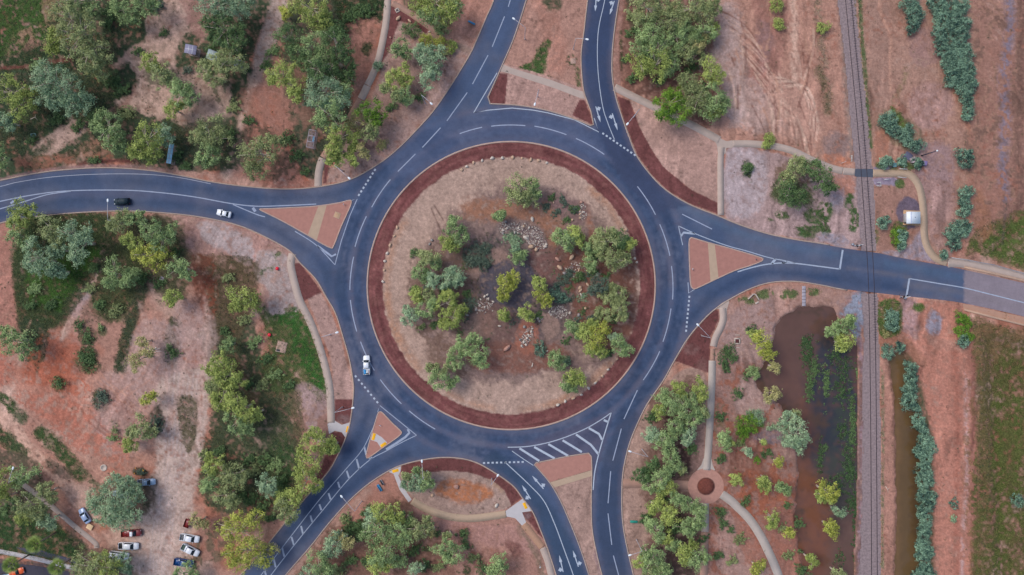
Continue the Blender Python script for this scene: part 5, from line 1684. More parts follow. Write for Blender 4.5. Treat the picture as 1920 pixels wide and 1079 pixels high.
TREES = """
gum o 135,35,36 152,68,40 182,92,30 165,112,24
gum y 110,75,24 100,92,14
gum g 150,4,26 170,22,18
gum g 232,18,26 246,34,18
gum g 268,6,26 290,14,14
gum b 100,148,34 128,168,38 155,188,24 98,186,26 138,198,24
gum o 180,130,18 190,142,12
gum y 22,172,32 42,200,26 56,182,16
gum b 8,226,20 20,234,12
gum g 4,302,14 -6,285,16
gum b 412,10,34 440,20,26 460,6,22
gum d 424,58,38 442,74,24 408,68,20 398,44,20
gum o 432,112,28 410,120,20 452,126,14
gum o 386,134,18 404,146,20
gum y 280,116,18 292,126,12
gum o 302,140,22 322,150,14
gum g 342,174,24 360,184,18 330,166,16
gum y 324,206,16 338,200,10
gum g 205,236,30 222,256,20 186,238,16
gum g 216,272,16 230,276,10
gum y 276,264,32 262,284,20 290,288,18
gum b 306,250,18 316,262,12
gum o 392,244,26 410,262,22 372,256,16
gum g 398,288,24 382,300,16
gum o 488,288,38 478,316,22 506,270,18
gum y 588,18,36 606,44,22 562,12,20
gum z 538,28,12 530,20,8
gum d 540,72,28 556,100,20
gum g 584,86,28 604,108,24 574,116,16
gum d 632,80,30 644,104,22 622,128,18 596,132,24
gum d 652,146,16 660,130,10
gum y 530,140,28 550,162,22 514,146,14 556,180,14
gum b 610,174,36 634,192,26 590,186,22
gum g 618,216,30 600,226,16 644,170,18
gum y 634,252,20 628,276,20 636,296,14 622,300,12
gum y 664,262,14 660,280,10
gum s 676,278,12 684,290,10
gum y 656,294,10 664,306,7
gum e 696,206,22 708,224,16
gum o 694,250,18 700,232,12
gum s 668,228,18 654,236,10
shrub b 709,124,10
gum g 748,92,18 760,100,14
gum y 740,150,18 756,140,18 764,154,14
gum o 742,176,14 722,164,12
gum g 754,180,16 764,188,10
gum b 796,106,22 812,122,22 818,98,16
gum b 802,144,18 816,140,12 788,94,12
shrub z 800,76,14
shrub z 826,80,13
shrub g 828,56,13
shrub y 848,86,10 846,96,6
gum y 816,8,38 840,24,26 790,4,22
gum g 806,30,22 850,8,20
shrub d 772,56,16
gum o 1212,18,34 1236,8,26 1200,36,18
gum g 1224,62,30 1208,72,20
gum o 1252,44,28 1270,30,24
gum g 1234,92,32 1204,92,22
gum g 1268,72,22 1280,50,20 1262,98,18
gum y 1236,120,26 1200,124,22 1214,132,18
gum g 1262,122,16 1250,136,12
gum o 1300,14,30 1322,28,24 1336,8,18
gum g 1316,60,22 1300,72,16
gum y 1338,54,13 1338,66,8
gum s 1310,88,14 1320,74,12
gum o 1290,98,20 1304,106,16
gum e 1252,196,28 1270,216,24 1264,180,18 1246,214,16
gum o 1286,152,18 1300,166,22
gum y 1332,134,22 1346,146,14
gum o 1308,186,28 1292,200,20
gum g 1340,182,22 1326,204,22 1356,196,18
gum y 1338,212,16 1350,206,12
gum d 1540,336,24 1520,318,22 1552,352,16
gum o 1488,318,22 1472,336,18 1500,306,14
gum d 1478,360,26 1498,368,18
shrub y 1455,10,15
shrub y 1460,46,12
shrub y 1544,52,12
shrub y 1443,262,12 1436,272,8
shrub d 1402,316,11
gum y 40,404,26 58,396,16 30,418,14
gum g 36,440,24 50,452,16
gum o 98,430,28 112,446,20
gum b 140,440,26 156,458,24 146,478,18
gum b 112,466,16 104,478,10
gum b 74,482,30 86,502,20 58,494,16
gum b 110,508,16 120,514,10
gum o 228,418,24 212,422,14
gum g 246,414,14 264,404,12
gum g 286,434,26 308,446,24 320,432,14
gum z 276,478,20 294,492,22 256,474,14
gum y 240,448,13 258,460,14
gum z 306,476,14 290,464,12
gum g 218,512,24 208,530,14
gum g 242,526,16 252,512,12
gum g 336,500,22 350,516,14
gum y 324,556,16 322,570,8
gum y 450,556,24 472,568,20 446,574,14
gum g 28,640,28 48,656,18 16,624,16
gum s 262,676,22 278,660,14
gum s 268,640,12
bush d 324,662,12 318,652,7
bush d 165,632,12
bush d 165,674,18 152,666,9
bush d 110,718,13
bush k 190,748,14 192,738,8
bush d 150,612,12
bush g 190,615,7
gum g 428,648,13 434,640,8
gum y 412,682,24 396,692,14
gum y 428,704,28 446,714,16
gum o 402,718,16 394,728,10
gum y 420,744,24 408,756,12
gum y 446,758,24 464,774,22
gum g 444,792,22 460,806,16
gum y 478,772,14 486,782,8
gum z 278,748,14 286,742,7
gum o 266,802,24 250,812,14 282,812,12
gum y 246,836,13 238,828,7
bush g 214,822,9
bush o 216,808,8
bush k 293,790,13 296,806,10
gum y 402,874,20 394,862,12
gum g 396,904,20 386,916,12
gum o 438,886,24 452,900,16
gum o 424,928,22 436,942,14
gum y 4,906,26 -8,922,18
gum y 8,932,16
gum g 46,888,22 34,902,14
gum o 88,920,18 96,932,12
gum o 56,946,26 76,960,18
gum y 44,972,15
gum b 88,974,17 96,984,10
gum d 24,944,14 12,958,10
gum b 186,936,22 176,950,12
gum b 214,918,26 232,902,18 250,916,16
gum b 240,944,28 256,928,14
gum b 214,956,30 232,974,26 200,970,18
gum o 180,1060,36 160,1072,22
gum y 206,1070,26 194,1046,18
gum b 232,1052,18 238,1066,12
gum g 344,1074,20 358,1082,14
gum s 370,976,14 384,984,10
gum z 452,994,34 474,976,22 438,980,18
gum z 470,1030,30 492,1044,24
gum z 438,1034,22 450,1056,20
gum s 508,1030,14
gum b 500,904,20 508,920,12
gum y 598,828,24 614,842,16 588,812,16
gum y 622,834,12 630,842,8
gum y 578,866,24 566,850,12
gum y 576,900,26 592,912,14 560,886,12
gum y 544,938,22 556,924,16
gum o 530,954,18 546,966,16
gum y 524,944,10
gum b 786,902,18 770,910,14
gum g 798,908,14 782,884,9
gum o 764,892,9 800,892,10
gum y 716,958,22 742,962,20
gum b 702,974,18 692,964,10
gum g 716,996,28 696,1010,18
gum g 744,994,24 758,1012,18
gum g 728,1034,26 706,1044,20 744,1052,14
gum y 708,1066,20 724,1060,12
gum d 752,972,14 766,980,14
bush d 662,992,18 676,984,11
gum o 786,992,22 802,982,14
gum s 808,998,10
gum b 626,1022,22 614,1034,14
gum s 652,1018,14 640,1008,10
gum g 598,1056,24 614,1066,16
gum b 580,1074,18
gum s 632,1002,10
gum g 832,1026,20 850,1036,20 838,1044,12
bush d 873,1022,11
bush d 868,1000,11
bush d 820,1000,7
gum g 756,1052,10
gum g 936,1058,20 924,1070,14
bush d 906,1068,12
gum b 780,1066,13
gum o 838,1004,8
gum g 852,430,20 862,446,18 846,414,12
gum y 838,452,16 850,466,14
shrub k 896,478,24 904,494,15 884,490,14
shrub k 910,466,12
shrub d 776,474,8
gum o 808,486,16 794,478,11
gum g 818,494,12
gum g 788,510,18 800,520,12
gum b 816,528,16 806,518,10
gum b 846,520,18 836,534,12
gum b 862,524,14 850,508,10
gum y 780,552,13 784,562,9
gum o 804,556,14
gum b 770,592,18 762,582,9
gum g 800,582,18 810,570,12
gum y 838,570,22 846,556,14
gum y 848,596,22 860,584,14 836,606,12
shrub k 880,572,14
shrub d 876,552,9
gum g 872,646,18 890,636,14
gum g 892,662,22 902,680,14
gum g 856,668,18 848,682,12
gum o 824,696,16 806,690,10
gum g 826,714,22 846,718,12
gum o 980,352,28 964,368,20 990,374,18
gum g 1002,352,16 1006,366,10
gum g 934,406,11 942,402,8
gum g 1062,448,20 1048,440,13
gum y 1078,438,16 1086,450,12
gum g 1066,464,10
gum g 1100,464,10 1104,474,7
gum o 1142,452,26 1126,444,16 1118,456,14
gum d 1164,454,20 1150,440,14
gum o 1148,486,24 1166,484,18
gum y 1176,462,14 1184,454,10
gum o 1130,470,14
gum g 1104,492,13 1108,504,9
gum g 1122,468,11
shrub b 966,452,13
gum g 970,484,14 980,478,10
gum b 966,468,10
gum z 948,524,15 964,520,13
gum z 944,546,15 940,558,9
gum z 960,538,11
gum y 1014,534,14 1006,526,9
gum z 1018,556,17 1026,566,11
shrub t 1042,552,16 1056,560,11
shrub k 1056,526,13
shrub d 1085,520,11
shrub k 1068,512,9
gum y 985,586,13 992,594,9
gum y 944,588,11 948,598,9
gum k 1124,534,18 1112,544,12
gum o 1136,556,16
gum o 1158,552,18 1148,540,11
gum o 1162,576,18 1166,594,13
gum o 1140,592,12 1122,586,10
gum g 1072,614,16 1084,624,13
gum y 1098,622,20 1110,612,14
gum z 1120,638,22 1134,616,14
gum y 1112,656,16 1126,660,13
gum g 1160,646,16 1176,658,12
gum b 1150,632,9
gum g 1042,670,16 1052,682,13
shrub b 1062,676,9
shrub t 1013,654,13
gum y 1074,708,18 1088,714,14
gum g 1062,720,13 1076,728,11
shrub d 1010,592,9
bush k 963,606,11
bush k 902,556,9
bush k 928,560,8
bush d 1076,392,9
bush k 1054,372,7
bush k 1060,382,7
bush d 904,574,7
gum y 1272,726,15 1278,740,10
gum y 1310,726,18 1316,744,12
gum g 1258,752,24 1244,744,13
gum g 1284,768,22 1294,748,15
gum y 1236,772,15 1242,762,9
gum g 1300,786,18 1310,774,13
gum o 1318,772,12
gum g 1264,796,18 1276,806,12
gum b 1226,814,16 1216,820,10
gum g 1244,830,22 1256,820,13
gum g 1258,856,18 1262,874,12
gum b 1292,816,14 1286,828,9
gum d 1226,870,14
gum d 1202,892,15 1212,884,10
gum g 1238,892,22 1252,882,13
gum y 1252,912,18 1240,922,11
gum g 1216,912,13
shrub d 1210,896,9
gum o 1280,882,10
gum y 1228,950,16 1236,942,10
gum y 1258,964,18 1250,974,13
gum g 1270,934,14 1288,944,20
gum g 1306,962,22 1312,980,14
gum g 1284,988,18 1294,1000,12
gum g 1230,994,20 1220,982,12
gum y 1250,1010,14
gum g 1262,1024,16
gum y 1284,1040,18 1296,1026,13
gum g 1304,1048,22 1320,1042,13
gum g 1224,1046,22 1210,1036,13
gum y 1200,1054,13
gum g 1244,1072,18 1230,1070,13
gum o 1214,1072,14
gum z 1428,640,20 1436,656,15
gum y 1416,630,13
gum z 1440,666,13
bush d 1408,620,10
bush d 1364,660,15 1372,672,9
bush d 1358,680,12 1364,692,8
shrub g 1410,696,11 1418,704,8
bush d 1400,704,8
shrub e 1402,796,22 1394,812,13
shrub b 1416,780,16 1424,790,10
bush d 1381,737,9 1388,742,6
bush d 1352,782,10
gum g 1356,822,15 1362,836,11
gum y 1366,830,9
gum y 1380,902,13
gum b 1403,848,9
bush e 1420,862,8
gum y 1428,906,13 1438,914,9
gum y 1432,898,8
bush d 1352,962,12
bush d 1356,984,10
gum z 1422,1062,13 1416,1072,9
bush d 1370,994,8
gum y 1432,828,6
gum b 1478,784,16 1468,796,12
gum b 1490,812,24 1480,828,16 1500,832,16
gum o 1490,778,12
gum s 1448,738,16 1440,746,10
gum s 1456,690,10 1446,688,8
gum z 1460,867,10
gum g 1466,914,13 1476,922,8
gum y 1448,972,14 1446,984,9
gum z 1478,1000,12
gum z 1544,918,18 1560,924,15
gum y 1536,932,12 1556,936,11
gum b 1574,958,12
gum z 1554,984,14 1562,996,13
gum y 1523,1052,11 1518,1044,7
bush d 1503,1070,14
gum o 1573,1076,13
bush d 1474,948,8
bush d 1500,1034,5
gum g 1580,612,18 1592,600,13
gum g 1562,618,13 1554,624,9
gum y 1586,640,16 1578,652,10
gum y 1572,634,11
oleander t 1705,6,18
oleander t 1714,26,17
oleander t 1711,48,15
oleander t 1756,4,20
oleander t 1780,8,18
oleander t 1802,16,17
oleander t 1764,30,18
oleander t 1788,36,17
oleander t 1806,46,16
oleander t 1760,58,14
oleander t 1782,58,14
oleander t 1802,70,17
oleander t 1764,80,14
oleander t 1786,84,15
oleander t 1772,98,15
oleander t 1792,104,16
oleander t 1811,96,14
oleander t 1778,118,15
oleander t 1797,126,16
oleander t 1813,122,13
oleander t 1783,140,15
oleander t 1803,146,14
oleander t 1785,156,13
oleander t 1818,140,11
oleander t 1808,168,15
oleander t 1820,158,11
oleander t 1812,188,14
oleander t 1814,208,13
oleander t 1812,221,8
oleander t 1664,226,17
oleander t 1672,240,16
oleander t 1697,250,16
oleander t 1700,264,12
oleander t 1719,274,14
oleander t 1657,305,10
oleander t 1666,302,8
oleander t 1691,303,10
oleander t 1720,306,10
oleander t 1808,298,17
oleander t 1817,286,6
oleander t 1811,362,14
oleander t 1809,380,13
oleander t 1808,396,12
oleander t 1800,424,16
oleander t 1786,436,15
oleander t 1788,454,15
oleander t 1809,434,11
oleander t 1769,478,8
oleander t 1656,417,12
oleander t 1692,442,11
oleander t 1690,459,10
oleander t 1671,590,12
oleander t 1670,606,15
bush s 1660,628,8
oleander t 1664,660,13
oleander t 1687,651,10
oleander t 1707,690,13
oleander t 1706,712,14
oleander t 1705,732,14
oleander t 1702,752,16
oleander t 1716,764,8
oleander t 1721,788,14
oleander t 1728,803,12
oleander t 1733,828,17
oleander t 1724,846,13
oleander t 1743,838,14
oleander t 1735,858,15
oleander t 1730,880,13
oleander t 1738,896,14
oleander t 1730,908,13
oleander t 1731,928,15
oleander t 1745,934,13
oleander t 1736,950,14
oleander t 1728,962,10
oleander t 1735,980,14
oleander t 1732,1000,15
oleander t 1730,1022,14
oleander t 1740,1036,12
oleander t 1728,1040,13
oleander t 1733,1060,14
oleander t 1722,1076,15
oleander t 1742,1078,12
bush t 1788,945,9
bush b 1788,974,8
shrub t 1907,938,13
shrub e 1800,596,12 1812,604,11
shrub e 1804,620,13 1814,632,10
oleander t 1806,640,11
shrub e 1680,436,11 1684,452,9
bush k 905,500,9 911,494,5
bush d 870,500,10 877,494,6
bush k 884,520,9 890,514,5
bush d 830,548,9 836,542,5
bush k 872,600,9 878,594,5
bush d 862,625,9 868,619,5
bush k 880,620,7 884,615,4
bush k 915,470,8 920,465,5
bush k 925,455,9 931,449,5
bush k 958,446,12 966,438,7
bush b 948,448,10 955,442,6
bush d 1035,510,9 1041,504,5
bush k 1046,535,12 1054,527,7
bush d 1062,545,10 1069,539,6
bush k 1070,560,8 1075,555,5
bush b 1090,560,9 1096,554,5
bush k 1096,520,10 1103,514,6
bush d 1110,515,9 1116,509,5
bush d 1090,585,9 1096,579,5
bush k 1105,600,10 1112,594,6
bush o 1120,600,9 1126,594,5
bush k 1082,600,8 1087,595,5
bush d 1030,575,8 1035,570,5
bush k 1022,390,8 1027,385,5
bush d 1034,372,7 1038,367,4
bush k 1042,400,8 1047,395,5
bush d 1060,415,7 1064,410,4
bush k 1075,395,8 1080,390,5
bush k 968,600,8 973,595,5
bush k 955,610,8 960,605,5
bush d 1145,600,10 1152,594,6
bush k 1150,570,9 1156,564,5
bush d 1115,480,9 1121,474,5
bush d 1135,520,9 1141,514,5
bush k 800,540,9 806,534,5
bush d 775,545,8 780,540,5
bush d 815,610,9 821,604,5
bush o 790,615,8 795,610,5
bush d 910,640,8 915,635,5
bush d 1060,640,9 1066,634,5
bush d 1140,665,9 1146,659,5
bush d 215,150,14 203,157,9
bush d 235,165,12 225,171,8
bush d 310,60,8 303,64,5
bush d 262,95,9 254,99,6
bush k 355,130,8 348,134,5
bush d 180,215,12 170,221,8
bush d 150,235,12 140,241,8
bush o 240,210,14 228,217,9
bush d 330,290,14 318,297,9
bush d 350,310,10 342,315,7
bush d 430,250,14 418,257,9
bush o 440,200,12 430,206,8
bush d 470,225,10 462,230,7
bush d 540,260,13 529,266,9
bush d 560,290,12 550,296,8
bush d 575,320,8 568,324,5
bush d 500,120,11 491,125,7
bush g 515,95,12 505,101,8
bush d 640,55,14 628,62,9
bush d 665,25,16 652,33,11
bush d 690,20,14 678,27,9
bush d 620,40,12 610,46,8
bush d 180,300,9 172,304,6
bush d 60,262,9 52,266,6
bush d 110,222,13 99,228,9
bush g 70,120,10 62,125,7
bush d 210,15,14 198,22,9
bush d 205,40,12 195,46,8
bush k 300,10,10 292,15,7
bush d 400,90,11 391,95,7
bush g 70,540,12 60,546,8
bush d 100,570,11 91,575,7
bush d 60,570,10 52,575,7
bush o 170,540,11 161,545,7
bush o 220,580,12 210,586,8
bush d 190,570,10 182,575,7
bush d 180,500,11 171,505,7
bush d 270,520,12 260,526,8
bush d 300,530,10 292,535,7
bush d 330,470,10 322,475,7
bush o 430,520,10 422,525,7
bush o 460,600,10 452,605,7
bush d 425,620,9 417,624,6
bush g 480,640,12 470,646,8
bush d 500,670,12 490,676,8
bush g 520,700,12 510,706,8
bush d 545,720,10 537,725,7
bush o 495,720,12 485,726,8
bush d 470,720,10 462,725,7
bush d 470,860,12 460,866,8
bush o 480,880,13 469,886,9
bush d 455,930,12 445,936,8
bush d 475,935,13 464,941,9
bush d 500,860,12 490,866,8
bush g 520,870,13 509,876,9
bush d 530,900,10 522,905,7
bush d 415,845,10 407,850,7
bush o 385,850,9 377,854,6
bush d 495,950,12 485,956,8
bush d 510,970,9 502,974,6
bush d 790,180,9 782,184,6
bush s 720,270,10 712,275,7
bush d 735,200,9 727,204,6
bush o 830,100,9 822,104,6
bush d 1185,60,10 1177,65,7
bush d 1190,145,10 1182,150,7
bush d 1300,125,12 1290,131,8
bush d 1320,165,10 1312,170,7
bush d 1240,150,10 1232,155,7
bush o 1185,30,9 1177,34,6
bush d 1175,110,8 1168,114,5
bush d 1225,780,12 1215,786,8
bush d 1300,840,10 1292,845,7
bush d 1240,935,12 1230,941,8
bush d 1215,970,12 1205,976,8
bush d 1270,990,12 1260,996,8
bush d 1320,1010,8 1313,1014,5
bush o 1390,830,9 1382,834,6
bush d 1355,860,9 1347,864,6
bush d 1400,940,9 1392,944,6
bush o 1390,1010,10 1382,1015,7
bush d 1440,850,9 1432,854,6
bush b 1450,800,8 1443,804,5
bush o 1470,990,8 1463,994,5
bush d 1500,980,9 1492,984,6
bush o 1375,1050,9 1367,1054,6
bush d 1350,1040,9 1342,1044,6
bush o 1480,1040,9 1472,1044,6
bush o 650,970,10 642,975,7
bush d 690,960,11 681,965,7
bush d 690,1050,10 682,1055,7
bush d 780,1030,12 770,1036,8
bush d 800,1060,11 791,1065,7
bush o 825,1060,10 817,1065,7
bush o 890,1045,10 882,1050,7
bush d 660,1050,12 650,1056,8
bush o 640,1070,12 630,1076,8
"""
for ln in TREES.strip().splitlines():
    kd, key, rest_ = ln.split(' ', 2)
    plant(kd, key, rest_)
label_plants()

# dead white gum on the bare dirt
dz = 5.0
root = empty('dead_tree', (*P(292, 655)[:2], 0))
thing(root, 'bare white dead tree with forked branches on the red dirt', 'tree')
mbt = MB()
mbt.tube([(0, 0, -.1), (.1, .1, 1.6), (-.2, .1, 3.2)], [.26, .2, .15], 8)
for pts in (((-.2, .1, 2.6), (-1.2, .8, 3.8), (-1.9, 2.0, 4.6)), ((-.2, .1, 3.2), (1.6, .1, 4.0), (3.4, .6, 4.5)), ((.4, .1, 3.4), (1.4, -.3, 4.2), (2.4, -.2, 4.6), (4.2, -.1, 4.9)), ((-.2, .1, 3.0), (.2, -1.0, 3.8), (-.3, -2.0, 4.3)), ((-1.2, .8, 3.8), (-.9, 1.5, 4.4)), ((1.6, .1, 4), (2.4, .9, 4.6))):
    mbt.tube(list(pts), [.17, .13, .07, .03][:len(pts)], 6)
mbt.build('trunk', mat('dead_white_wood', C3(214, 200, 196), .85, var=.1), root, True)

# palms in the corner lawn
M_PALM = mat('palm_frond', C3(122, 140, 70), .6, var=.25, vscale=3)
M_PALMT = mat('palm_trunk', C3(140, 122, 116), .95, var=.2, vscale=4)
for i, (bx_, by_, tx, ty, lab) in enumerate(((106, 998, 66, 1021, 'tall fan palm on the dark corner lawn near the white path'), (56, 1040, 22, 1059, 'tall fan palm beside the orange car'), (138, 1046, 108, 1063, 'tall fan palm over the pale path, close to the big gum'))):
    zt = 8.6 if i == 0 else 7.6
    b0 = Vector((*P(bx_, by_)[:2], ground_z(bx_, by_) - .05))
    t0 = Vector(P(tx, ty, zt))
    r_ = empty('fan_palm', b0)
    thing(r_, lab, 'palm tree', 'fan palms in the corner lawn')
    mbt = MB()
    e = t0 - b0
    mbt.tube([(0, 0, -.1), tuple(e * .5 + Vector((.05, 0, .1))), tuple(e)], [.24, .18, .16], 10)
    mbt.build('trunk', M_PALMT, r_, True)
    mf = MB()
    for k in range(28):
        a = k * 2.399
        el = 1.25 - 1.45 * (k / 28)            # young fronds upright, old ones hanging
        L1 = 1.85 + .4 * random.random()
        dv = Vector((math.cos(a) * math.cos(el), math.sin(a) * math.cos(el), math.sin(el)))
        sv = Vector((-math.sin(a), math.cos(a), 0))
        p0 = e + dv * .05
        p1 = e + dv * L1 * .45
        mf.tube([p0, p1], [.03, .02], 4)
        for j in range(-3, 4):
            q = (dv * math.cos(j * .22) + sv * math.sin(j * .22)).normalized()
            nrm = q.cross(Vector((0, 0, 1)) if abs(q.z) < .95 else sv).normalized() * .10
            p2 = p1 + q * L1 * .85 - Vector((0, 0, .18 + .04 * abs(j)))
            m_ = p1.lerp(p2, .45) + Vector((0, 0, .03))
            mf.add([p1, m_ + nrm, p2, m_ - nrm], [(0, 1, 2, 3)])
    mf.build('crown', M_PALM, r_)

# ------------------------------------------------------------------ grass and weeds that nobody could count
n_t = 150000
ii = RNG.rand(n_t * 6, 2)
gx, gy = ii[:, 0] * 1990 - 35, ii[:, 1] * 1150 - 35
ix = np.clip(np.searchsorted(xs, gx), 0, len(xs) - 1)
iy = np.clip(np.searchsorted(ys, gy), 0, len(ys) - 1)
dn = G.g[iy, ix]
far = gx > 1835
keep = RNG.rand(len(gx)) < dn * np.where(far, .55, .9)
keep &= (ROADSD[iy, ix] > 2.5)
gx, gy, dn = gx[keep][:n_t], gy[keep][:n_t], dn[keep][:n_t]
ix, iy = ix[keep][:n_t], iy[keep][:n_t]
n_t = len(gx)
zz = GZ[iy, ix]
hgt = RNG.uniform(.10, .30, n_t) * np.where(gx > 1835, 1.5, 1)
ang = RNG.rand(n_t) * 6.28
ctr = np.stack([(gx - CX) * S, (CY - gy) * S, zz - .02], 1)
V, F, Cc = [], [], []
soil = G.c[iy, ix]
vary = RNG.uniform(.75, 1.5, n_t)[:, None]
warm = RNG.rand(n_t)[:, None] ** 2
gc = soil * vary * (1 - warm * .35) + np.array(C3(128, 124, 74)) * warm * .35
for k in range(3):
    a = ang + k * 2.09
    dx = np.stack([np.cos(a), np.sin(a), np.zeros(n_t)], 1)
    sx = np.stack([-np.sin(a), np.cos(a), np.zeros(n_t)], 1) * .12
    tip = ctr + dx * (.22 + .2 * RNG.rand(n_t)[:, None]) + np.array([0, 0, 1]) * hgt[:, None]
    V.append(np.stack([ctr - sx, ctr + sx, tip], 1))
V = np.stack(V, 1).reshape(-1, 3)
me = mesh_np('grass', V, np.arange(len(V)).reshape(-1, 3))
color_attr(me, 'blade', np.repeat(gc, 9, 0))
M_BLADE = mat_attr('grass_blades', 'blade', .8, ((.8, .1),), 0, 1, .2)
structure(link('grass', me, M_BLADE), 'stuff')

# weeds standing in the pond
wd = []
for (x, y, rx, ry, n, key) in ((1515, 665, 10, 26, 120, 'd'), (1530, 690, 8, 18, 80, 'g'), (1520, 725, 8, 30, 110, 'g'), (1550, 720, 6, 30, 90, 'e'), (1580, 735, 14, 24, 90, 'd'), (1600, 800, 6, 60, 190, 'g'), (1580, 810, 10, 14, 50, 'd'), (1596, 890, 10, 22, 90, 'd'), (1547, 840, 5, 8, 24, 'g'), (1540, 860, 6, 26, 60, 'd'), (1606, 975, 5, 60, 110, 'd'), (1600, 940, 12, 20, 70, 'd'), (1566, 668, 14, 8, 40, 'd'), (1610, 700, 2, 10, 16, 'z'), (1580, 690, 22, 30, 90, 'd'), (1512, 640, 12, 10, 50, 'd'), (1570, 905, 20, 16, 60, 'd'), (1608, 1040, 4, 40, 60, 'd'), (1575, 1048, 10, 14, 30, 'd'), (1590, 860, 12, 40, 80, 'd')):
    q = RNG.normal(size=(n, 2)) * .55
    wd.append(np.column_stack([(x + q[:, 0] * rx - CX) * S, (CY - y - q[:, 1] * ry) * S, np.full(n, -.36), RNG.uniform(.25, .6, n), np.clip({'d': .15, 'g': .5, 'e': .7, 'z': .9}[key] + RNG.normal(size=n) * .15, 0, 1)]))
me = leaf_mesh('pond_weeds', np.concatenate(wd), 12, .34, .45, .1, .25)
structure(link('pond_weeds', me, M_LEAF['d']), 'stuff')

# dry undergrowth and leaf litter under the trees
q = RNG.rand(190000, 2)
gx, gy = q[:, 0] * 1990 - 35, q[:, 1] * 1150 - 35
ix = np.clip(np.searchsorted(xs, gx), 0, len(xs) - 1)
iy = np.clip(np.searchsorted(ys, gy), 0, len(ys) - 1)
keep = (RNG.rand(len(gx)) < .34 * G.u[iy, ix] * np.clip(.6 + 1.4 * G.n1[iy, ix], 0, 1.5) + .004) & (ROADSD[iy, ix] > 8) & (GZ[iy, ix] > -.3)
keep &= ~((np.hypot(gx - RC[0], gy - RC[1]) > 225) & (np.hypot(gx - RC[0], gy - RC[1]) < 300))
gx, gy, ix, iy = gx[keep], gy[keep], ix[keep], iy[keep]
m_ = len(gx)
cl = np.column_stack([(gx - CX) * S, (CY - gy) * S, GZ[iy, ix] + .08, RNG.uniform(.18, .5, m_), np.clip(.25 + RNG.normal(size=m_) * .22, 0, 1)])
me = leaf_mesh('undergrowth', cl, 11, .24, .45, .1, .5)
mu, N_, L_, b_ = new_mat('undergrowth_leaves')
at_ = N_.new('ShaderNodeAttribute')
at_.attribute_name = 'tint'
cr_ = N_.new('ShaderNodeValToRGB')
cr_.color_ramp.elements[0].color = (*C3(62, 62, 50), 1)
cr_.color_ramp.elements[1].color = (*C3(128, 112, 92), 1)
e_ = cr_.color_ramp.elements.new(.45)
e_.color = (*C3(76, 90, 56), 1)
L_.new(at_.outputs['Fac'], cr_.inputs[0])
L_.new(cr_.outputs[0], b_.inputs['Base Color'])
b_.inputs['Roughness'].default_value = .9
structure(link('undergrowth', me, mu), 'stuff')
print('undergrowth', m_)
# ------------------------------------------------------------------ vehicles
def paint_mat(name, rgb, rough=.3, metal=0.0):
    return mat(name, rgb, rough, metal, .03, 1.0, .5, .5)


M_GLASS = mat('tinted_glass', (.010, .022, .034), .12, 0, .02, 1, .35)
M_TYRE = mat('tyre_rubber', (.02, .02, .022), .9, 0, .1)
M_RIM = mat('alloy_rim', (.45, .45, .47), .35, .7, .05)
M_BLACK = mat('black_trim', (.02, .021, .024), .6, 0, .1)
M_LAMPG = mat('headlight_glass', (.7, .72, .75), .15, 0, .02)
M_TAIL = mat('tail_light', (.35, .02, .02), .25, 0, .02)
M_METAL = mat('galvanised_steel', (.42, .43, .46), .45, .5, .1)


def ring8(x, hw, z0, z1, r=.14):
    """cross-section at x with rounded shoulders"""
    c = min(r, hw * .4, (z1 - z0) * .45)
    return [(x, -hw + c * .5, z0), (x, hw - c * .5, z0), (x, hw, z0 + c), (x, hw, z1 - c), (x, hw - c, z1), (x, -hw + c, z1), (x, -hw, z1 - c), (x, -hw, z0 + c)]


def wheel(root, x, y, r=.33, wd=.22):
    m = MB()
    m.tube([(x, y - wd / 2, r), (x, y - wd / 2 + .04, r), (x, y + wd / 2 - .04, r), (x, y + wd / 2, r)], [r * .9, r, r, r * .9], 16)
    w_ = m.build('wheel', M_TYRE, root, False)
    s_ = 1 if y > 0 else -1
    MB().tube([(x, y + s_ * (wd / 2 - .02), r), (x, y + s_ * (wd / 2 + .012), r)], r * .62, 14).build('rim', M_RIM, w_)
    return w_


def panel(root, name, quad, m, off=.012):
    """thin solid panel standing just proud of the body"""
    a, b, c, e = (Vector(q) for q in quad)
    n = (b - a).cross(e - a).normalized()
    o = [q + n * off for q in (a, b, c, e)]
    i = [q - n * .02 for q in (a, b, c, e)]
    mbp = MB().add(o + i, [(0, 1, 2, 3), (7, 6, 5, 4), (0, 4, 5, 1), (1, 5, 6, 2), (2, 6, 7, 3), (3, 7, 4, 0)])
    return mbp.build(name, m, root)


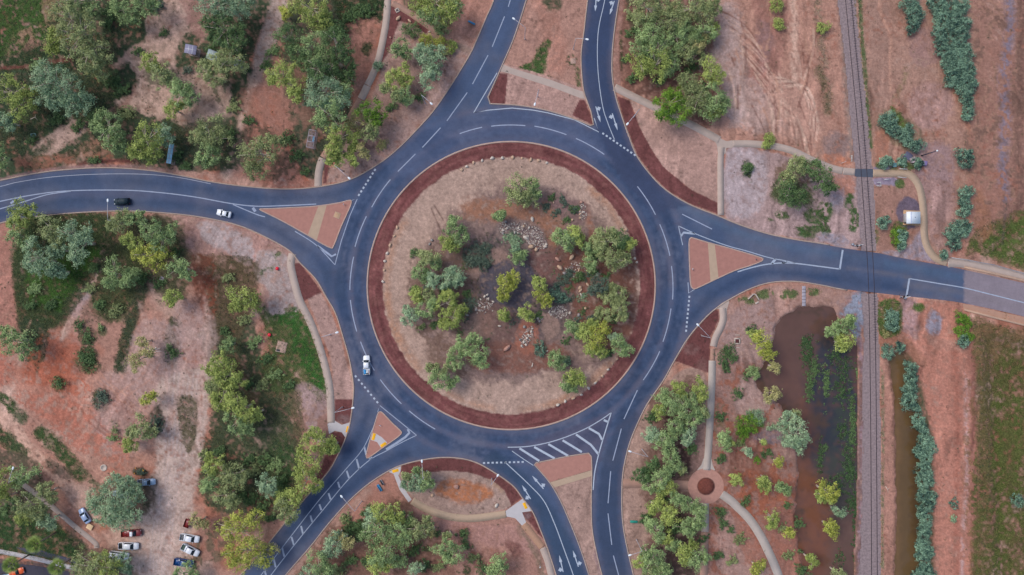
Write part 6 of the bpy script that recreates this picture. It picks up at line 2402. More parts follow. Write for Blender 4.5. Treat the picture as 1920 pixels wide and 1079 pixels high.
def car(px, py, heading, body_m, label, kind='sedan', L=4.6, Wd=1.8, lights=False, tray=None, load=None, name='car', cat='car', roof_m=None, z=None, group=None):
    """heading: degrees in the plan, 0 = nose to the right, 90 = nose up"""
    zz = .03 if z is None else z
    root = empty(name, (*P(px, py)[:2], zz), math.radians(heading))
    thing(root, label, cat, group)
    h = Wd / 2
    l2 = L / 2
    b = MB()
    belt = .92 if kind != 'ute' else 1.05
    hood = .80 if kind != 'ute' else 1.0
    roofz = 1.45 if kind == 'sedan' else (1.6 if kind == 'wagon' else 1.75)
    if kind == 'ute':
        cab0, cab1 = -l2 + (tray or 1.9), l2 - 1.25     # cab base from back to scuttle
    elif kind == 'wagon':
        cab0, cab1 = -l2 + .12, l2 - 1.15
    else:
        cab0, cab1 = -l2 + .62, l2 - 1.25
    b.loft([ring8(-l2, h * .80, .42, belt * .8 if kind != 'ute' else .8), ring8(-l2 + .07, h * .93, .32, belt * .94 if kind != 'ute' else .86), ring8(-l2 + .35, h, .26, belt if kind != 'ute' else .9),
            ring8(cab0, h, .24, belt), ring8(cab1, h, .24, belt), ring8(l2 - .7, h * .985, .25, hood), ring8(l2 - .28, h * .93, .28, hood * .93), ring8(l2 - .06, h * .82, .34, hood * .78), ring8(l2, h * .7, .4, hood * .66)])
    rw = h * .78
    f0, f1 = cab1 - .72, cab0 + (.55 if kind == 'sedan' else (.28 if kind == 'wagon' else .14))
    lo, hi = h * .95, rw
    # cabin shell
    b.loft([ring8(cab0 - .02, lo, belt - .1, belt + .02, .05), ring8(f1, hi, belt - .1, roofz - .03, .1), ring8((f0 + f1) / 2, hi + .02, belt - .1, roofz, .1), ring8(f0, hi, belt - .1, roofz - .03, .1), ring8(cab1 + .02, lo, belt - .1, belt + .02, .05)])
    b.build('body', body_m, root)
    panel(root, 'windscreen', [(cab1 - .02, -lo + .1, belt + .045), (cab1 - .02, lo - .1, belt + .045), (f0 + .06, hi - .12, roofz - .06), (f0 + .06, -hi + .12, roofz - .06)], M_GLASS, .02)
    panel(root, 'rear_window', [(cab0 + .02, lo - .12, belt + .05), (cab0 + .02, -lo + .12, belt + .05), (f1 - .03, -hi + .14, roofz - .08), (f1 - .03, hi - .14, roofz - .08)], M_GLASS, .02)
    for s in (-1, 1):
        q = [(cab1 - .30, s * (lo - .0), belt + .05), (cab0 + .22, s * (lo - .0), belt + .05), (f1 + .08, s * (hi + .015), roofz - .16), (f0 - .05, s * (hi + .015), roofz - .16)]
        panel(root, 'side_window', q if s > 0 else q[::-1], M_GLASS, .012)
        MB().box((cab1 - .32, s * (h + .09), belt + .08), (.16, .2, .13), 0, .03).build('mirror', body_m, root)
        wb = l2 - .85
        wheel(root, wb, s * (h - .12))
        wheel(root, -l2 + .95, s * (h - .12))
        if lights:
            lm = MB().loft([ring8(l2 - .42, .13, hood * .80, hood * .985, .05), ring8(l2 - .04, .11, hood * .5, hood * .82, .05)])
            lm.v = [(x, y + s * h * .62, z_ + .02) for x, y, z_ in lm.v]
            lm.build('headlight', M_LAMPG, root)
        else:
            MB().box((l2 - .13, s * h * .62, hood * .72), (.2, .34, .16), 0, .04).build('headlight', M_LAMPG, root)
        MB().box((-l2 + .05, s * h * .74, belt * .78 if kind != 'ute' else .74), (.1, .22, .16), 0, .03).build('tail_light', M_TAIL, root)
    MB().box((l2 - .02, 0, .42), (.14, Wd * .72, .2), 0, .06).build('bumper', M_BLACK, root)
    if roof_m:
        MB().box(((f0 + f1) / 2, 0, roofz + .012), (f0 - f1 - .05, hi * 2 - .2, .03), 0, .012).build('roof', roof_m, root)
    if kind == 'ute':
        t0, t1 = -l2 - .02, cab0 - .06
        tm = MB()
        cx = (t0 + t1) / 2
        tm.box((cx, 0, .93), (t1 - t0, Wd * .98, .06))
        tm.box((cx, h * .95, 1.13), (t1 - t0, .06, .38), 0, .02)
        tm.box((cx, -h * .95, 1.13), (t1 - t0, .06, .38), 0, .02)
        tm.box((t0 + .03, 0, 1.13), (.06, Wd * .9, .38), 0, .02)
        tm.box((t1 - .03, 0, 1.2), (.06, Wd * .9, .52), 0, .02)
        tr_ = tm.build('tray', body_m, root)
        MB().box((cx, 0, .972), (t1 - t0 - .14, Wd * .86, .02)).build('tray_liner', load if load else M_BLACK, tr_)
    return root


W_WHITE = paint_mat('white_car_paint', (.84, .85, .88))
W_SILV = paint_mat('silver_blue_paint', C3(158, 174, 212), .3, .1)
W_SILV2 = paint_mat('pale_silver_paint', C3(150, 172, 205), .3, .1)
W_BLK = mat('dark_teal_paint', (.008, .024, .036), .55, 0, .03, 1, .25)
W_RED = paint_mat('dark_red_paint', C3(128, 44, 46), .4)
W_BLUE = paint_mat('deep_blue_paint', C3(26, 66, 124), .25)
W_ORG = paint_mat('orange_paint', C3(226, 92, 34), .35)
M_LINER_G = mat('grey_tray_floor', C3(96, 96, 104), .8)
M_LINER_N = mat('green_tarp', C3(70, 88, 84), .8)

car(231, 379, 183, W_BLK, 'black hatchback with headlights on, heading left on the west road', 'wagon', 4.5, 1.85, True)
car(421.5, 401, 167, W_WHITE, 'white sedan driving left on the west road behind the black car', 'sedan', 4.1, 1.75)
r = car(688.5, 684, 91, W_WHITE, 'white dual-cab ute with loaded tray driving round the roundabout', 'ute', 5.3, 1.85, False, 1.75, None, 'pickup_truck', 'ute')
# its load
lo_ = empty('tray_load', r.location, r.rotation_euler[2])
bpy.data.objects.remove(lo_)
th = r.rotation_euler[2]


def on(root_, x, y, z):
    ca, sa = math.cos(root_.rotation_euler[2]), math.sin(root_.rotation_euler[2])
    return (root_.location[0] + x * ca - y * sa, root_.location[1] + x * sa + y * ca, root_.location[2] + z)


o = MB().box((0, 0, .17), (1.2, .62, .34), .1, .05).build('cargo_tarp', mat('blue_tarp', C3(58, 142, 206), .6, 0, .2, 4))
o.location, o.rotation_euler = on(r, -1.85, .45, .99), (0, 0, th)
thing(o, 'bright blue tarp bundle in the tray of the white ute on the roundabout', 'tarp')
o = MB().box((0, 0, .14), (1.0, .42, .28), -.2, .04).build('cargo_box', mat('white_box', C3(208, 212, 222), .7, 0, .15, 3))
o.location, o.rotation_euler = on(r, -1.8, -.2, .99), (0, 0, th)
thing(o, 'white box beside the blue tarp in the moving ute tray', 'box')
o = MB().box((0, 0, .1), (.9, .3, .2), .12, .04).build('cargo_board', mat('pinkish_boards', C3(176, 160, 172), .8, 0, .15, 3))
o.location, o.rotation_euler = on(r, -1.95, -.6, .99), (0, 0, th)
thing(o, 'pinkish board stack at the edge of the moving ute tray', 'boards')

car(278.5, 903, 3, W_SILV2, 'pale silver-blue ute parked beside the big grey-green tree', 'ute', 4.7, 1.75, False, 1.7, M_LINER_G, 'pickup_truck', 'ute')
car(228.5, 926, 172, paint_mat('grey_silver_paint', C3(160, 176, 186), .35), 'silver car mostly hidden under the big grey-green tree', 'wagon', 4.4, 1.75)
car(161.5, 966, 122, W_SILV, 'silver-blue sedan parked diagonally at the end of the dirt track', 'sedan', 4.6, 1.8)
car(249.5, 998, 2, W_RED, 'dark red ute with a white cab roof in the dirt car park', 'ute', 5.4, 1.9, False, 2.5, W_RED, 'pickup_truck', 'ute', W_WHITE)
car(244.5, 1022, 358, W_WHITE, 'white ute with an open black tray, below the red ute', 'ute', 5.4, 1.9, False, 1.5, M_BLACK, 'pickup_truck', 'ute')
car(226, 1040, 353, W_WHITE, 'white wagon parked half under the bottom gum tree', 'wagon', 5.5, 1.95)
car(358.5, 1007.5, 350, W_WHITE, 'white dual-cab ute with grey tray beside the red trailer', 'ute', 5.3, 1.9, False, 1.6, M_LINER_G, 'pickup_truck', 'ute')
car(359.5, 1030, 333, W_WHITE, 'white ute with green-grey tray cover parked askew', 'ute', 5.2, 1.9, False, 1.6, M_LINER_N, 'pickup_truck', 'ute')
car(347.5, 1053.5, 350, W_BLUE, 'deep blue ute parked in the right-hand row of the dirt car park', 'ute', 5.4, 1.95, False, 1.8, W_BLUE, 'pickup_truck', 'ute')
car(34, 1071, 15, W_ORG, 'orange car in the dark corner car park', 'sedan', 4.2, 1.75)
car(12, 1082, 10, W_SILV2, 'pale blue car at the very bottom corner below the orange car', 'sedan', 4.3, 1.75)
# red box trailer behind the first white ute
rt = empty('box_trailer', (*P(352, 983)[:2], .03), math.radians(70))
thing(rt, 'small dark red box trailer with pale drawbar under the khaki bush', 'trailer')
m = MB()
m.box((.5, 0, .6), (2.4, 1.5, .08))
for c_, s_ in (((.5, .74, .8), (2.4, .05, .4)), ((.5, -.74, .8), (2.4, .05, .4)), ((1.68, 0, .8), (.05, 1.44, .4)), ((-.68, 0, .8), (.05, 1.44, .4))):
    m.box(c_, s_, 0, .02)
m.build('body', W_RED, rt)
m = MB()
m.tube([(-.7, .5, .55), (-2.2, 0, .5)], .05, 6)
m.tube([(-.7, -.5, .55), (-2.2, 0, .5)], .05, 6)
m.build('drawbar', M_METAL, rt)
for s_ in (-1, 1):
    wheel(rt, .5, s_ * .85, .3, .18)

# ------------------------------------------------------------------ street lamps
M_POLE = mat('lamp_pole_steel', C3(190, 184, 196), .5, .4, .06)
M_HEAD = mat('lamp_head', C3(224, 228, 240), .4, 0, .04)
M_DOME = mat('lamp_lens', (.75, .78, .82), .2, 0, .03)
LH = 9.0


def lamp(T, Hd, label, h=LH, arm_r=.055, group='street lamps round the junction'):
    """T: plan point where the pole top is seen; Hd: where the lamp head is seen"""
    bx, by = P(*T, h)[:2]
    hx, hy = P(*Hd, h + .4)[:2]
    root = empty('street_lamp', (bx, by, 0))
    thing(root, label, 'street lamp', group)
    MB().lathe((0, 0, 0), [(.17, -.2), (.17, .3), (.12, .36), (.085, h * .6), (.065, h)], 10).build('pole', M_POLE, root)
    ex, ey = hx - bx, hy - by
    L_ = max(math.hypot(ex, ey), .3)
    m = MB()
    m.tube([(0, 0, h - .12), (ex * .2, ey * .2, h + .18), (ex * .6, ey * .6, h + .34), (ex, ey, h + .4)], [.06, arm_r, arm_r, .045], 8)
    m.build('arm', M_POLE, root)
    a = math.atan2(ey, ex)
    m = MB()
    rings_ = []
    for t_, w_, hh in ((-.35, .07, .05), (-.2, .2, .09), (.1, .27, .12), (.4, .24, .11), (.58, .1, .06)):
        rings_.append([(ex + t_ * math.cos(a) - w_ * math.cos(q) * math.sin(a), ey + t_ * math.sin(a) + w_ * math.cos(q) * math.cos(a), h + .42 + hh * math.sin(q)) for q in np.linspace(0, 2 * math.pi, 11)[:-1]])
    m.loft(rings_)
    hd = m.build('lamp_head', M_HEAD, root, True)
    m = MB()
    m.lathe((ex + .12 * math.cos(a), ey + .12 * math.sin(a), h + .24), [(.05, 0), (.14, .03), (.19, .1)], 10)
    m.build('lens', M_DOME, hd)
    return root


lamp((665, 959), (641, 932), 'street lamp with long angled arm beside the lower-left road hatching')
lamp((1204, 1034), (1182, 1041), 'street lamp on the right verge at the bottom of the south road')
lamp((1215, 857), (1182, 847), 'street lamp leaning over the south road just below the chevrons')
lamp((1199, 205), (1177, 232), 'street lamp on the maroon strip beside the north entry arrows')
lamp((202, 413), (202, 377), 'street lamp over the west road near the black hatchback')
lamp((1080, 72), (1100, 74), 'street lamp reaching over the north entry road from the median')
lamp((985, 52), (964, 36), 'street lamp reaching over the north exit road from the median')
lamp((1332, 634), (1309, 610), 'street lamp on maroon gravel near the east give-way line')
lamp((603, 632), (631, 624), 'street lamp on the tan verge west of the roundabout')
lamp((627, 774), (661, 765.5), 'street lamp by the maroon bed above the yellow crossing pads')
lamp((793, 899), (791, 866), 'street lamp among the bushes at the top of the lens-shaped verge')
lamp((921, 909.5), (933, 892.5), 'short street lamp on the right side of the lens-shaped verge', 6.5)
lamp((790, 178), (808, 194), 'street lamp on the gravel verge beside the north exit road')
lamp((627, 310), (654, 334), 'street lamp near the north-west give-way squares')
lamp((1010, 168), (1003, 195), 'street lamp on the tan paved end of the northern median', 7.5)
lamp((16, 905), (24, 879), 'street lamp between gum trees at the bottom left path', 8.5)
# tall dark pole with a white top by the railway path
bx, by = P(1757, 283, 7.4)[:2]
root = empty('utility_pole', (bx, by, 0))
thing(root, 'dark utility pole with white cap on the bare ground near the crossing cabinets', 'pole')
MB().lathe((0, 0, 0), [(.17, -.2), (.15, 3), (.12, 7.3)], 10).build('pole', mat('dark_pole', C3(70, 66, 82), .8), root)
MB().lathe((0, 0, 7.3), [(.10, 0), (.22, .05), (.24, .22), (.16, .32), (.04, .36)], 12).build('cap', M_HEAD, root)

# ------------------------------------------------------------------ rocks
def rock_mesh(sx, sy, sz, seed):
    rs = np.random.RandomState(seed)
    n, m_ = 10, 7
    vs_ = []
    dirs = rs.normal(size=(9, 3))
    dirs /= np.linalg.norm(dirs, axis=1)[:, None]
    cut = rs.uniform(.62, .98, 9)
    pts = [(0, 0, -1)]
    for i in range(1, m_):
        th_ = math.pi * i / m_
        for k in range(n):
            ph = 2 * math.pi * (k + .5 * (i % 2)) / n
            pts.append((math.sin(th_) * math.cos(ph), math.sin(th_) * math.sin(ph), -math.cos(th_)))
    pts.append((0, 0, 1))
    p = np.array(pts)
    dt = p @ dirs.T
    lim = np.where(dt > .05, cut[None] / np.maximum(dt, .05), 9).min(1)
    p = p * np.minimum(1, lim)[:, None] * (1 + rs.uniform(-.05, .05, len(p)))[:, None]
    p = p * np.array([sx, sy, sz]) / 2
    fs = [(0, 1 + (k + 1) % n, 1 + k) for k in range(n)]
    for i in range(m_ - 2):
        for k in range(n):
            a, b = 1 + i * n + k, 1 + i * n + (k + 1) % n
            c_, e_ = a + n, b + n
            if i % 2 == 0:
                fs += [(a, b, c_), (b, e_, c_)] if True else []
            else:
                fs += [(a, b, e_), (a, e_, c_)]
    last = len(pts) - 1
    fs += [(last, 1 + (m_ - 2) * n + k, 1 + (m_ - 2) * n + (k + 1) % n) for k in range(n)]
    return mesh_np('rock', p, fs, False)


M_ROCKS = [mat('pale_rock', C3(196, 182, 176), .95, 0, .2, 2.5, bump=.5), mat('tan_rock', C3(190, 158, 138), .95, 0, .2, 2.5, bump=.5), mat('pinkish_rock', C3(176, 134, 124), .95, 0, .2, 2.5, bump=.5), mat('grey_rock', C3(146, 138, 140), .95, 0, .2, 2.5, bump=.5)]
RCOL = ['pale', 'tan', 'pinkish', 'grey']
NROCK = 0


def rock(px, py, L_, W_, ci, label, rz=None, group=None, name='boulder', cat='rock'):
    global NROCK
    NROCK += 1
    me_ = rock_mesh(L_, W_, min(L_, W_) * .8, 900 + NROCK)
    me_.name = name
    o_ = link(name, me_, M_ROCKS[ci])
    z_ = ground_z(px, py)
    o_.location = (*P(px, py)[:2], z_ + min(L_, W_) * .22)
    o_.rotation_euler = (RNG.uniform(-.2, .2), RNG.uniform(-.2, .2), RNG.rand() * 6.28 if rz is None else math.radians(rz))
    thing(o_, label, cat, group)
    return o_


ringr = [(745, 427), (740, 443), (732, 460), (726.5, 475), (722, 490), (721, 507), (718, 528), (866, 319), (875, 313), (888, 305.5), (904, 302), (923, 297.5), (942, 297), (961, 295.5), (979, 297), (995, 300), (1010, 301.5),
         (1025, 306), (1173, 432), (1190, 485), (1194, 492), (1157, 673), (1148, 682), (1140, 693), (1129, 705), (1116, 718), (1103, 728), (1090, 740), (1075, 747), (1060, 752), (1046, 759)]
ringr.sort(key=lambda q: (math.atan2(q[0] - RC[0], RC[1] - q[1])) % 6.2832)
for i, (x, y) in enumerate(ringr):
    big = RNG.uniform(.8, 1.4)
    rock(x, y, big, big * RNG.uniform(.65, .9), int(RNG.choice([0, 0, 0, 1, 1])), 'boulder edging the round island, %s clockwise from the top' % ordinal(i, len(ringr)), None, 'boulders along the inner edge of the maroon ring')
def rocks(lst, text, side, axis):
    lst = sorted(lst, key=lambda q: q[axis])
    for i, (x, y, a, b_, ci) in enumerate(lst):
        rock(x, y, a, b_, ci, '%s rock %s, %s from %s' % (RCOL[ci], text, ordinal(i, 9), side), None, 'rocks of the island rock garden')


rocks([(998, 412, 1.6, 1.0, 0), (986, 447, 2.1, 1.1, 0), (996, 464, 1.7, 1.4, 1), (1005, 469, 1.2, 1.1, 1), (1022, 463, 1.4, .8, 0), (948, 417, .9, .8, 3), (951, 429, .9, .7, 0), (943, 433, 1.2, .7, 0), (943, 438, 1.0, .8, 3), (965, 437, 1.3, .6, 0), (992, 428, .9, .8, 0), (982, 425, .8, .7, 1), (972, 428, .9, .6, 0), (1024, 459, .9, .7, 0)], 'in the pale upper rubble bed', 'left', 0)
rocks([(1071, 483, 2.0, 1.3, 1), (1045, 487, 1.9, 1.0, 2), (1049, 502, 2.1, 1.2, 1), (1058, 513, 1.3, 1.0, 3), (1085, 507, 1.4, .5, 1), (1066, 506, 1.1, .4, 0)], 'in the cluster east of the grey patch', 'top', 1)
rocks([(1090, 380, 1.0, .9, 2), (1087, 395, 1.2, .5, 1), (1088, 402, 1.1, .6, 1), (1088, 410, .9, .7, 1), (1073, 413, .9, .8, 1), (1038, 380, .7, .6, 1), (1093, 398, .8, .5, 0)], 'in the north-east heap of the island', 'top', 1)
rocks([(1088, 545, 1.6, .7, 1), (1089, 553, 1.3, .6, 0), (1087, 540, 1.4, .9, 1), (1097, 578, 1.0, .8, 1), (1068, 587, .9, .8, 0), (1085, 591, 1.2, 1.0, 3), (1101, 534, 1.5, .7, 1)], 'beside the eastern shrubs of the island', 'top', 1)
rocks([(983, 613, 1.1, 1.0, 3), (937, 611, 1.3, .6, 0), (1008, 597, .9, .7, 0), (1011, 602, .9, .7, 3), (996, 621, 1.2, .6, 0), (991, 628, 1.0, .6, 0), (988, 634, 1.0, .8, 0), (982, 641, 1.1, .8, 0), (978, 648, .9, .7, 0), (986, 646, .9, .7, 0), (975, 637, .8, .7, 3), (998, 616, .9, .5, 0)], 'in the red southern rock run', 'top', 1)
rocks([(909, 556, 1.0, .8, 0), (914, 553, .9, .7, 0), (900, 572, .8, .6, 0), (909, 576, .8, .7, 0), (925, 566, .9, .6, 0), (893, 581, .9, .7, 3), (876, 590, 1.3, .8, 3), (810, 451, 1.0, .9, 3), (806, 458, 1.0, .8, 3), (801, 474, 1.2, .7, 2), (916, 560, .7, .6, 0)], 'on the western half of the rock garden', 'left', 0)
rocks([(998, 684, 1.4, .4, 0), (951, 652, 2.6, 1.3, 2), (1026, 658, .7, .6, 0), (1118, 716, 1.2, .7, 1)], 'on the orange soil at the south of the island', 'left', 0)
rock(856, 913, 1.8, 1.4, 2, 'pinkish rock on the orange oval of the lens-shaped verge')
rock(811.5, 928.5, 1.2, .9, 1, 'tan rock at the left end of the orange oval')
rock(931, 948, 1.5, 1.0, 0, 'pale upright rock at the right end of the lens-shaped verge')
rock(747, 35, 1.8, 1.1, 1, 'flat tan rock on maroon mulch below the pale square pit')
rock(768, 40, 1.4, .7, 1, 'narrow yellowish rock beside the dark shrub on maroon mulch')
rock(784, 56, 1.3, 1.0, 1, 'rounded tan rock right of the dark shrub on maroon mulch')
rock(805, 60, .9, .5, 0, 'small white rock at the tip of the maroon mulch bed')
rock(732, 71, .8, .6, 2, 'small pinkish rock in the red mulch beside the top footpath')
# loose stones of the beds, too many to count
mbs = MB()
stone_c = []
for (x, y, rx, ry, n, rot) in ((985, 432, 34, 12, 300, .25), (1005, 452, 22, 14, 230, .6), (1046, 585, 18, 12, 200, .1), (988, 632, 9, 22, 130, .5), (1011, 598, 7, 6, 40, 0), (905, 572, 20, 12, 80, -.4), (1093, 398, 7, 16, 80, 0), (1078, 508, 20, 16, 110, 0), (900, 580, 26, 10, 60, 0), (945, 428, 10, 12, 60, 0)):
    for k in range(n):
        a, r_ = RNG.rand() * 6.28, math.sqrt(RNG.rand())
        u, v_ = rx * r_ * math.cos(a), ry * r_ * math.sin(a)
        sx_, sy_ = x + u * math.cos(rot) - v_ * math.sin(rot), y + u * math.sin(rot) + v_ * math.cos(rot)
        s_ = RNG.uniform(.15, .42)
        mbs.box((*P(sx_, sy_)[:2], ground_z(sx_, sy_) + s_ * .2), (s_, s_ * RNG.uniform(.6, 1), s_ * .6), RNG.rand() * 3.14, s_ * .22)
        stone_c += [[*C3(*(np.array([(172, 158, 156), (146, 128, 126), (116, 98, 102), (190, 178, 172)][RNG.randint(4)])))]] * 32
me = mbs.mesh('rubble')
color_attr(me, 'soil', np.array(stone_c))
structure(link('rubble', me, M_SOIL), 'stuff')

# ------------------------------------------------------------------ plaza planter
pl = empty('round_planter', (*P(*pc)[:2], .06))
thing(pl, 'round dark red planter in the middle of the brick plaza', 'planter')
MB().lathe((0, 0, 0), [(2.45, -.05), (2.5, .10), (2.35, .13), (2.3, .04), (.1, .05)], 40).build('rim', mat('plaza_edge', C3(120, 84, 78), .9, 0, .15, 2), pl)
MB().lathe((0, 0, .06), [(2.28, -.06), (2.28, .02), (1.2, .12), (.05, .16)], 32).build('mulch', mat('red_mulch', C3(112, 62, 54), .97, 0, .45, 3.5, bump=.8), pl)

# ------------------------------------------------------------------ shelters
M_ROOFB = mat('blue_grey_roof', C3(126, 122, 150), .6, .2, .08, 1.2)
M_ROOFG = mat('grey_roof', C3(134, 146, 152), .55, .2, .08, 1.2)
M_ROOFL = mat('light_blue_roof', C3(150, 192, 218), .5, .1, .06, 1.2)
M_SLATE = mat('shelter_slab', C3(150, 132, 128), .9, 0, .1, 1)
M_TIM = mat('grey_timber', C3(128, 114, 110), .85, 0, .15, 2)


def shelter(px, py, L_, W_, deg, h, roof_m, label, bays, tilt=.06, slab_=True, table=True):
    bx, by = P(px, py, h)[:2]
    root = empty('picnic_shelter', (bx, by, 0), math.radians(deg))
    thing(root, label, 'shelter')
    if slab_:
        MB().box((0, 0, 0), (L_ * .98, W_ * .95, .16), 0, .03).build('slab', M_SLATE, root)
    for sx_ in np.linspace(-L_ / 2 + .25, L_ / 2 - .25, 2 if bays < 3 else 3):
        for sy_ in (-W_ / 2 + .2, W_ / 2 - .2):
            MB().box((sx_, sy_, h / 2), (.1, .1, h - .02), 0, .01).build('post', M_TIM, root)
    m = MB()
    m.box((0, 0, h + .05), (L_, W_, .07), 0, .02, ('x', tilt))
    rf = m.build('roof', roof_m, root)
    m = MB()
    for k in range(1, bays):
        x_ = -L_ / 2 + L_ * k / bays
        m.box((x_, 0, h + .105), (.12, W_ * .98, .05), 0, .01, ('x', tilt))
    m.box((0, 0, h + .107), (L_ * .98, .1, .05), 0, .01, ('x', tilt))
    m.build('roof_batten', M_METAL, rf)
    if table:
        m = MB()
        m.box((0, 0, .75), (min(1.8, L_ * .6), .7, .06), 0, .015)
        m.box((-.5, 0, .4), (.08, .5, .66))
        m.box((.5, 0, .4), (.08, .5, .66))
        m.build('table', M_TIM, root)
        for s_ in (-1, 1):
            if W_ > 1.9:
                m = MB().box((0, s_ * .7, .45), (min(1.8, L_ * .6), .28, .05), 0, .01)
                m.box((-.5, s_ * .7, .25), (.07, .24, .36))
                m.box((.5, s_ * .7, .25), (.07, .24, .36))
                m.build('bench', M_TIM, root)
    return root


shelter(357.5, 93, 3.3, 2.5, -11, 2.5, M_ROOFB, 'square picnic shelter with purple-grey panelled roof in the clearing', 3)
shelter(398, 104, 3.0, 2.7, -20, 2.5, M_ROOFG, 'grey-roofed shelter half hidden by the tree crown, nearer the clearing', 2)
shelter(448, 121, 2.6, 2.4, -20, 2.5, mat('slate_roof', C3(120, 128, 148), .6, .1, .1), 'small slate-grey shelter roof showing beyond the tree, near the sandy trail', 2)
shelter(319, 288.5, 5.5, 1.3, 81, 2.4, M_ROOFL, 'narrow light-blue four-panel shelter beside the west road', 4, .10, True, True)
# open pergola frame
bx, by = P(583.5, 260.5, 2.4)[:2]
root = empty('pergola', (bx, by, 0), math.radians(80))
thing(root, 'open steel pergola frame with slatted top and blue object beneath', 'pergola')
MB().box((0, 0, 0), (4.9, 1.9, .14), 0, .03).build('slab', mat('brown_slab', C3(120, 100, 100), .9, 0, .1, 1), root)
for sx_ in (-2.4, 0, 2.4):
    for sy_ in (-.9, .9):
        MB().box((sx_, sy_, 1.2), (.09, .09, 2.38), 0, .01).build('post', M_METAL, root)
m = MB()
for sx_ in (-2.45, -.8, .8, 2.45):
    m.box((sx_, 0, 2.42), (.22 if abs(sx_) < 2 else .12, 1.9, .1), 0, .01)
for sy_ in (-.95, .95):
    m.box((0, sy_, 2.43), (5.0, .12, .12), 0, .01)
for k in range(16):
    m.box((-2.3 + k * .307, 0, 2.5), (.05, 1.86, .05))
m.build('roof_frame', mat('pergola_steel', C3(150, 140, 156), .5, .2), root)
m = MB().box((.3, 0, .42), (1.5, .45, .06), 0, .01)
m.box((-.3, 0, .24), (.08, .4, .34))
m.box((.9, 0, .24), (.08, .4, .34))
m.build('bench', mat('blue_bench', C3(96, 150, 190), .5), root)

# white hut by the eastern footpath
hx, hy = P(1712.5, 408.5, 2.4)[:2]
sx0, sy0 = P(1709, 409)[:2]
root = empty('shelter_hut', (sx0, sy0, 0))
thing(root, 'small white gable-roofed shelter on a tan slab beside the eastern footpath', 'shelter')
MB().box((0, 0, .0), (4.7, 4.2, .18), math.radians(-3), .03).build('slab', mat('ochre_slab', C3(186, 148, 118), .9, 0, .08, 1), root)
ox, oy = hx - sx0, hy - sy0
m = MB()
for (c_, s_) in (((ox, oy + 1.25, 1.15), (3.0, .1, 2.2)), ((ox - 1.5, oy, 1.15), (.1, 2.5, 2.2))):
    m.box(c_, s_, 0, .01)
m.build('wall', mat('cream_sheet', C3(190, 184, 190), .7), root)
for q in ((1.5, -1.2), (-1.5, -1.2), (1.5, 1.2)):
    MB().box((ox + q[0], oy + q[1], 1.15), (.1, .1, 2.2)).build('post', M_METAL, root)
m = MB()
rx_ = ox - .75
for (xa, za, xb, zb, nm) in ((rx_, 2.62, ox + 2.05, 2.28, 'a'), (rx_, 2.62, ox - 1.85, 2.3, 'b')):
    m.add([(xa, oy - 1.65, za), (xb, oy - 1.65, zb), (xb, oy + 1.65, zb), (xa, oy + 1.65, za), (xa, oy - 1.65, za - .08), (xb, oy - 1.65, zb - .08), (xb, oy + 1.65, zb - .08), (xa, oy + 1.65, za - .08)],
          [(0, 1, 2, 3), (7, 6, 5, 4), (0, 4, 5, 1), (1, 5, 6, 2), (2, 6, 7, 3)] if nm == 'a' else [(3, 2, 1, 0), (4, 5, 6, 7), (1, 5, 4, 0), (2, 6, 5, 1), (3, 7, 6, 2)])
rf = m.build('roof', mat('white_roof_sheet', C3(224, 226, 238), .6, 0, .03), root)
MB().box((rx_, oy, 2.64), (.2, 3.34, .04), 0, .01).build('ridge_cap', mat('ridge_metal', C3(176, 182, 212), .5), rf)
MB().lathe((ox + .55, oy + .1, 2.44), [(.1, 0), (.1, .12), (.05, .15)], 10).build('vent', M_BLACK, rf)
m = MB().box((ox - .2, oy + .6, .45), (1.8, .4, .06), 0, .01)
m.box((ox - .9, oy + .6, .25), (.08, .36, .36))
m.box((ox + .5, oy + .6, .25), (.08, .36, .36))
m.build('bench', M_TIM, root)

# ------------------------------------------------------------------ small furniture and service things
M_CONC = mat('weathered_concrete', C3(184, 168, 162), .92, 0, .12, 1.5, bump=.2)
M_PINKC = mat('pinkish_concrete', C3(178, 146, 136), .92, 0, .12, 1.5, bump=.2)
M_REDP = mat('red_plastic', C3(214, 34, 58), .5, 0, .05)
M_RUST = mat('brown_pit', C3(92, 50, 52), .95, 0, .2, 3)


def gz(px, py):
    return ground_z(px, py)


def pit(px, py, wd, deg, label, hole, frame_m=M_CONC, depth=.25, hole_share=.62):
    root = empty('drain_pit', (*P(px, py)[:2], gz(px, py)), math.radians(deg))
    thing(root, label, 'drain pit')
    m = MB()
    t_ = wd * (1 - hole_share) / 2
    for c_, s_ in (((0, wd / 2 - t_ / 2, .06), (wd, t_, .24)), ((0, -wd / 2 + t_ / 2, .06), (wd, t_, .24)), ((wd / 2 - t_ / 2, 0, .06), (t_, wd - 2 * t_, .24)), ((-wd / 2 + t_ / 2, 0, .06), (t_, wd - 2 * t_, .24))):
        m.box(c_, s_)
    m.build('frame', frame_m, root)
    MB().box((0, 0, .03), (wd * hole_share, wd * hole_share, .08)).build('grate' if hole is M_METAL else 'cover', hole, root)
    return root


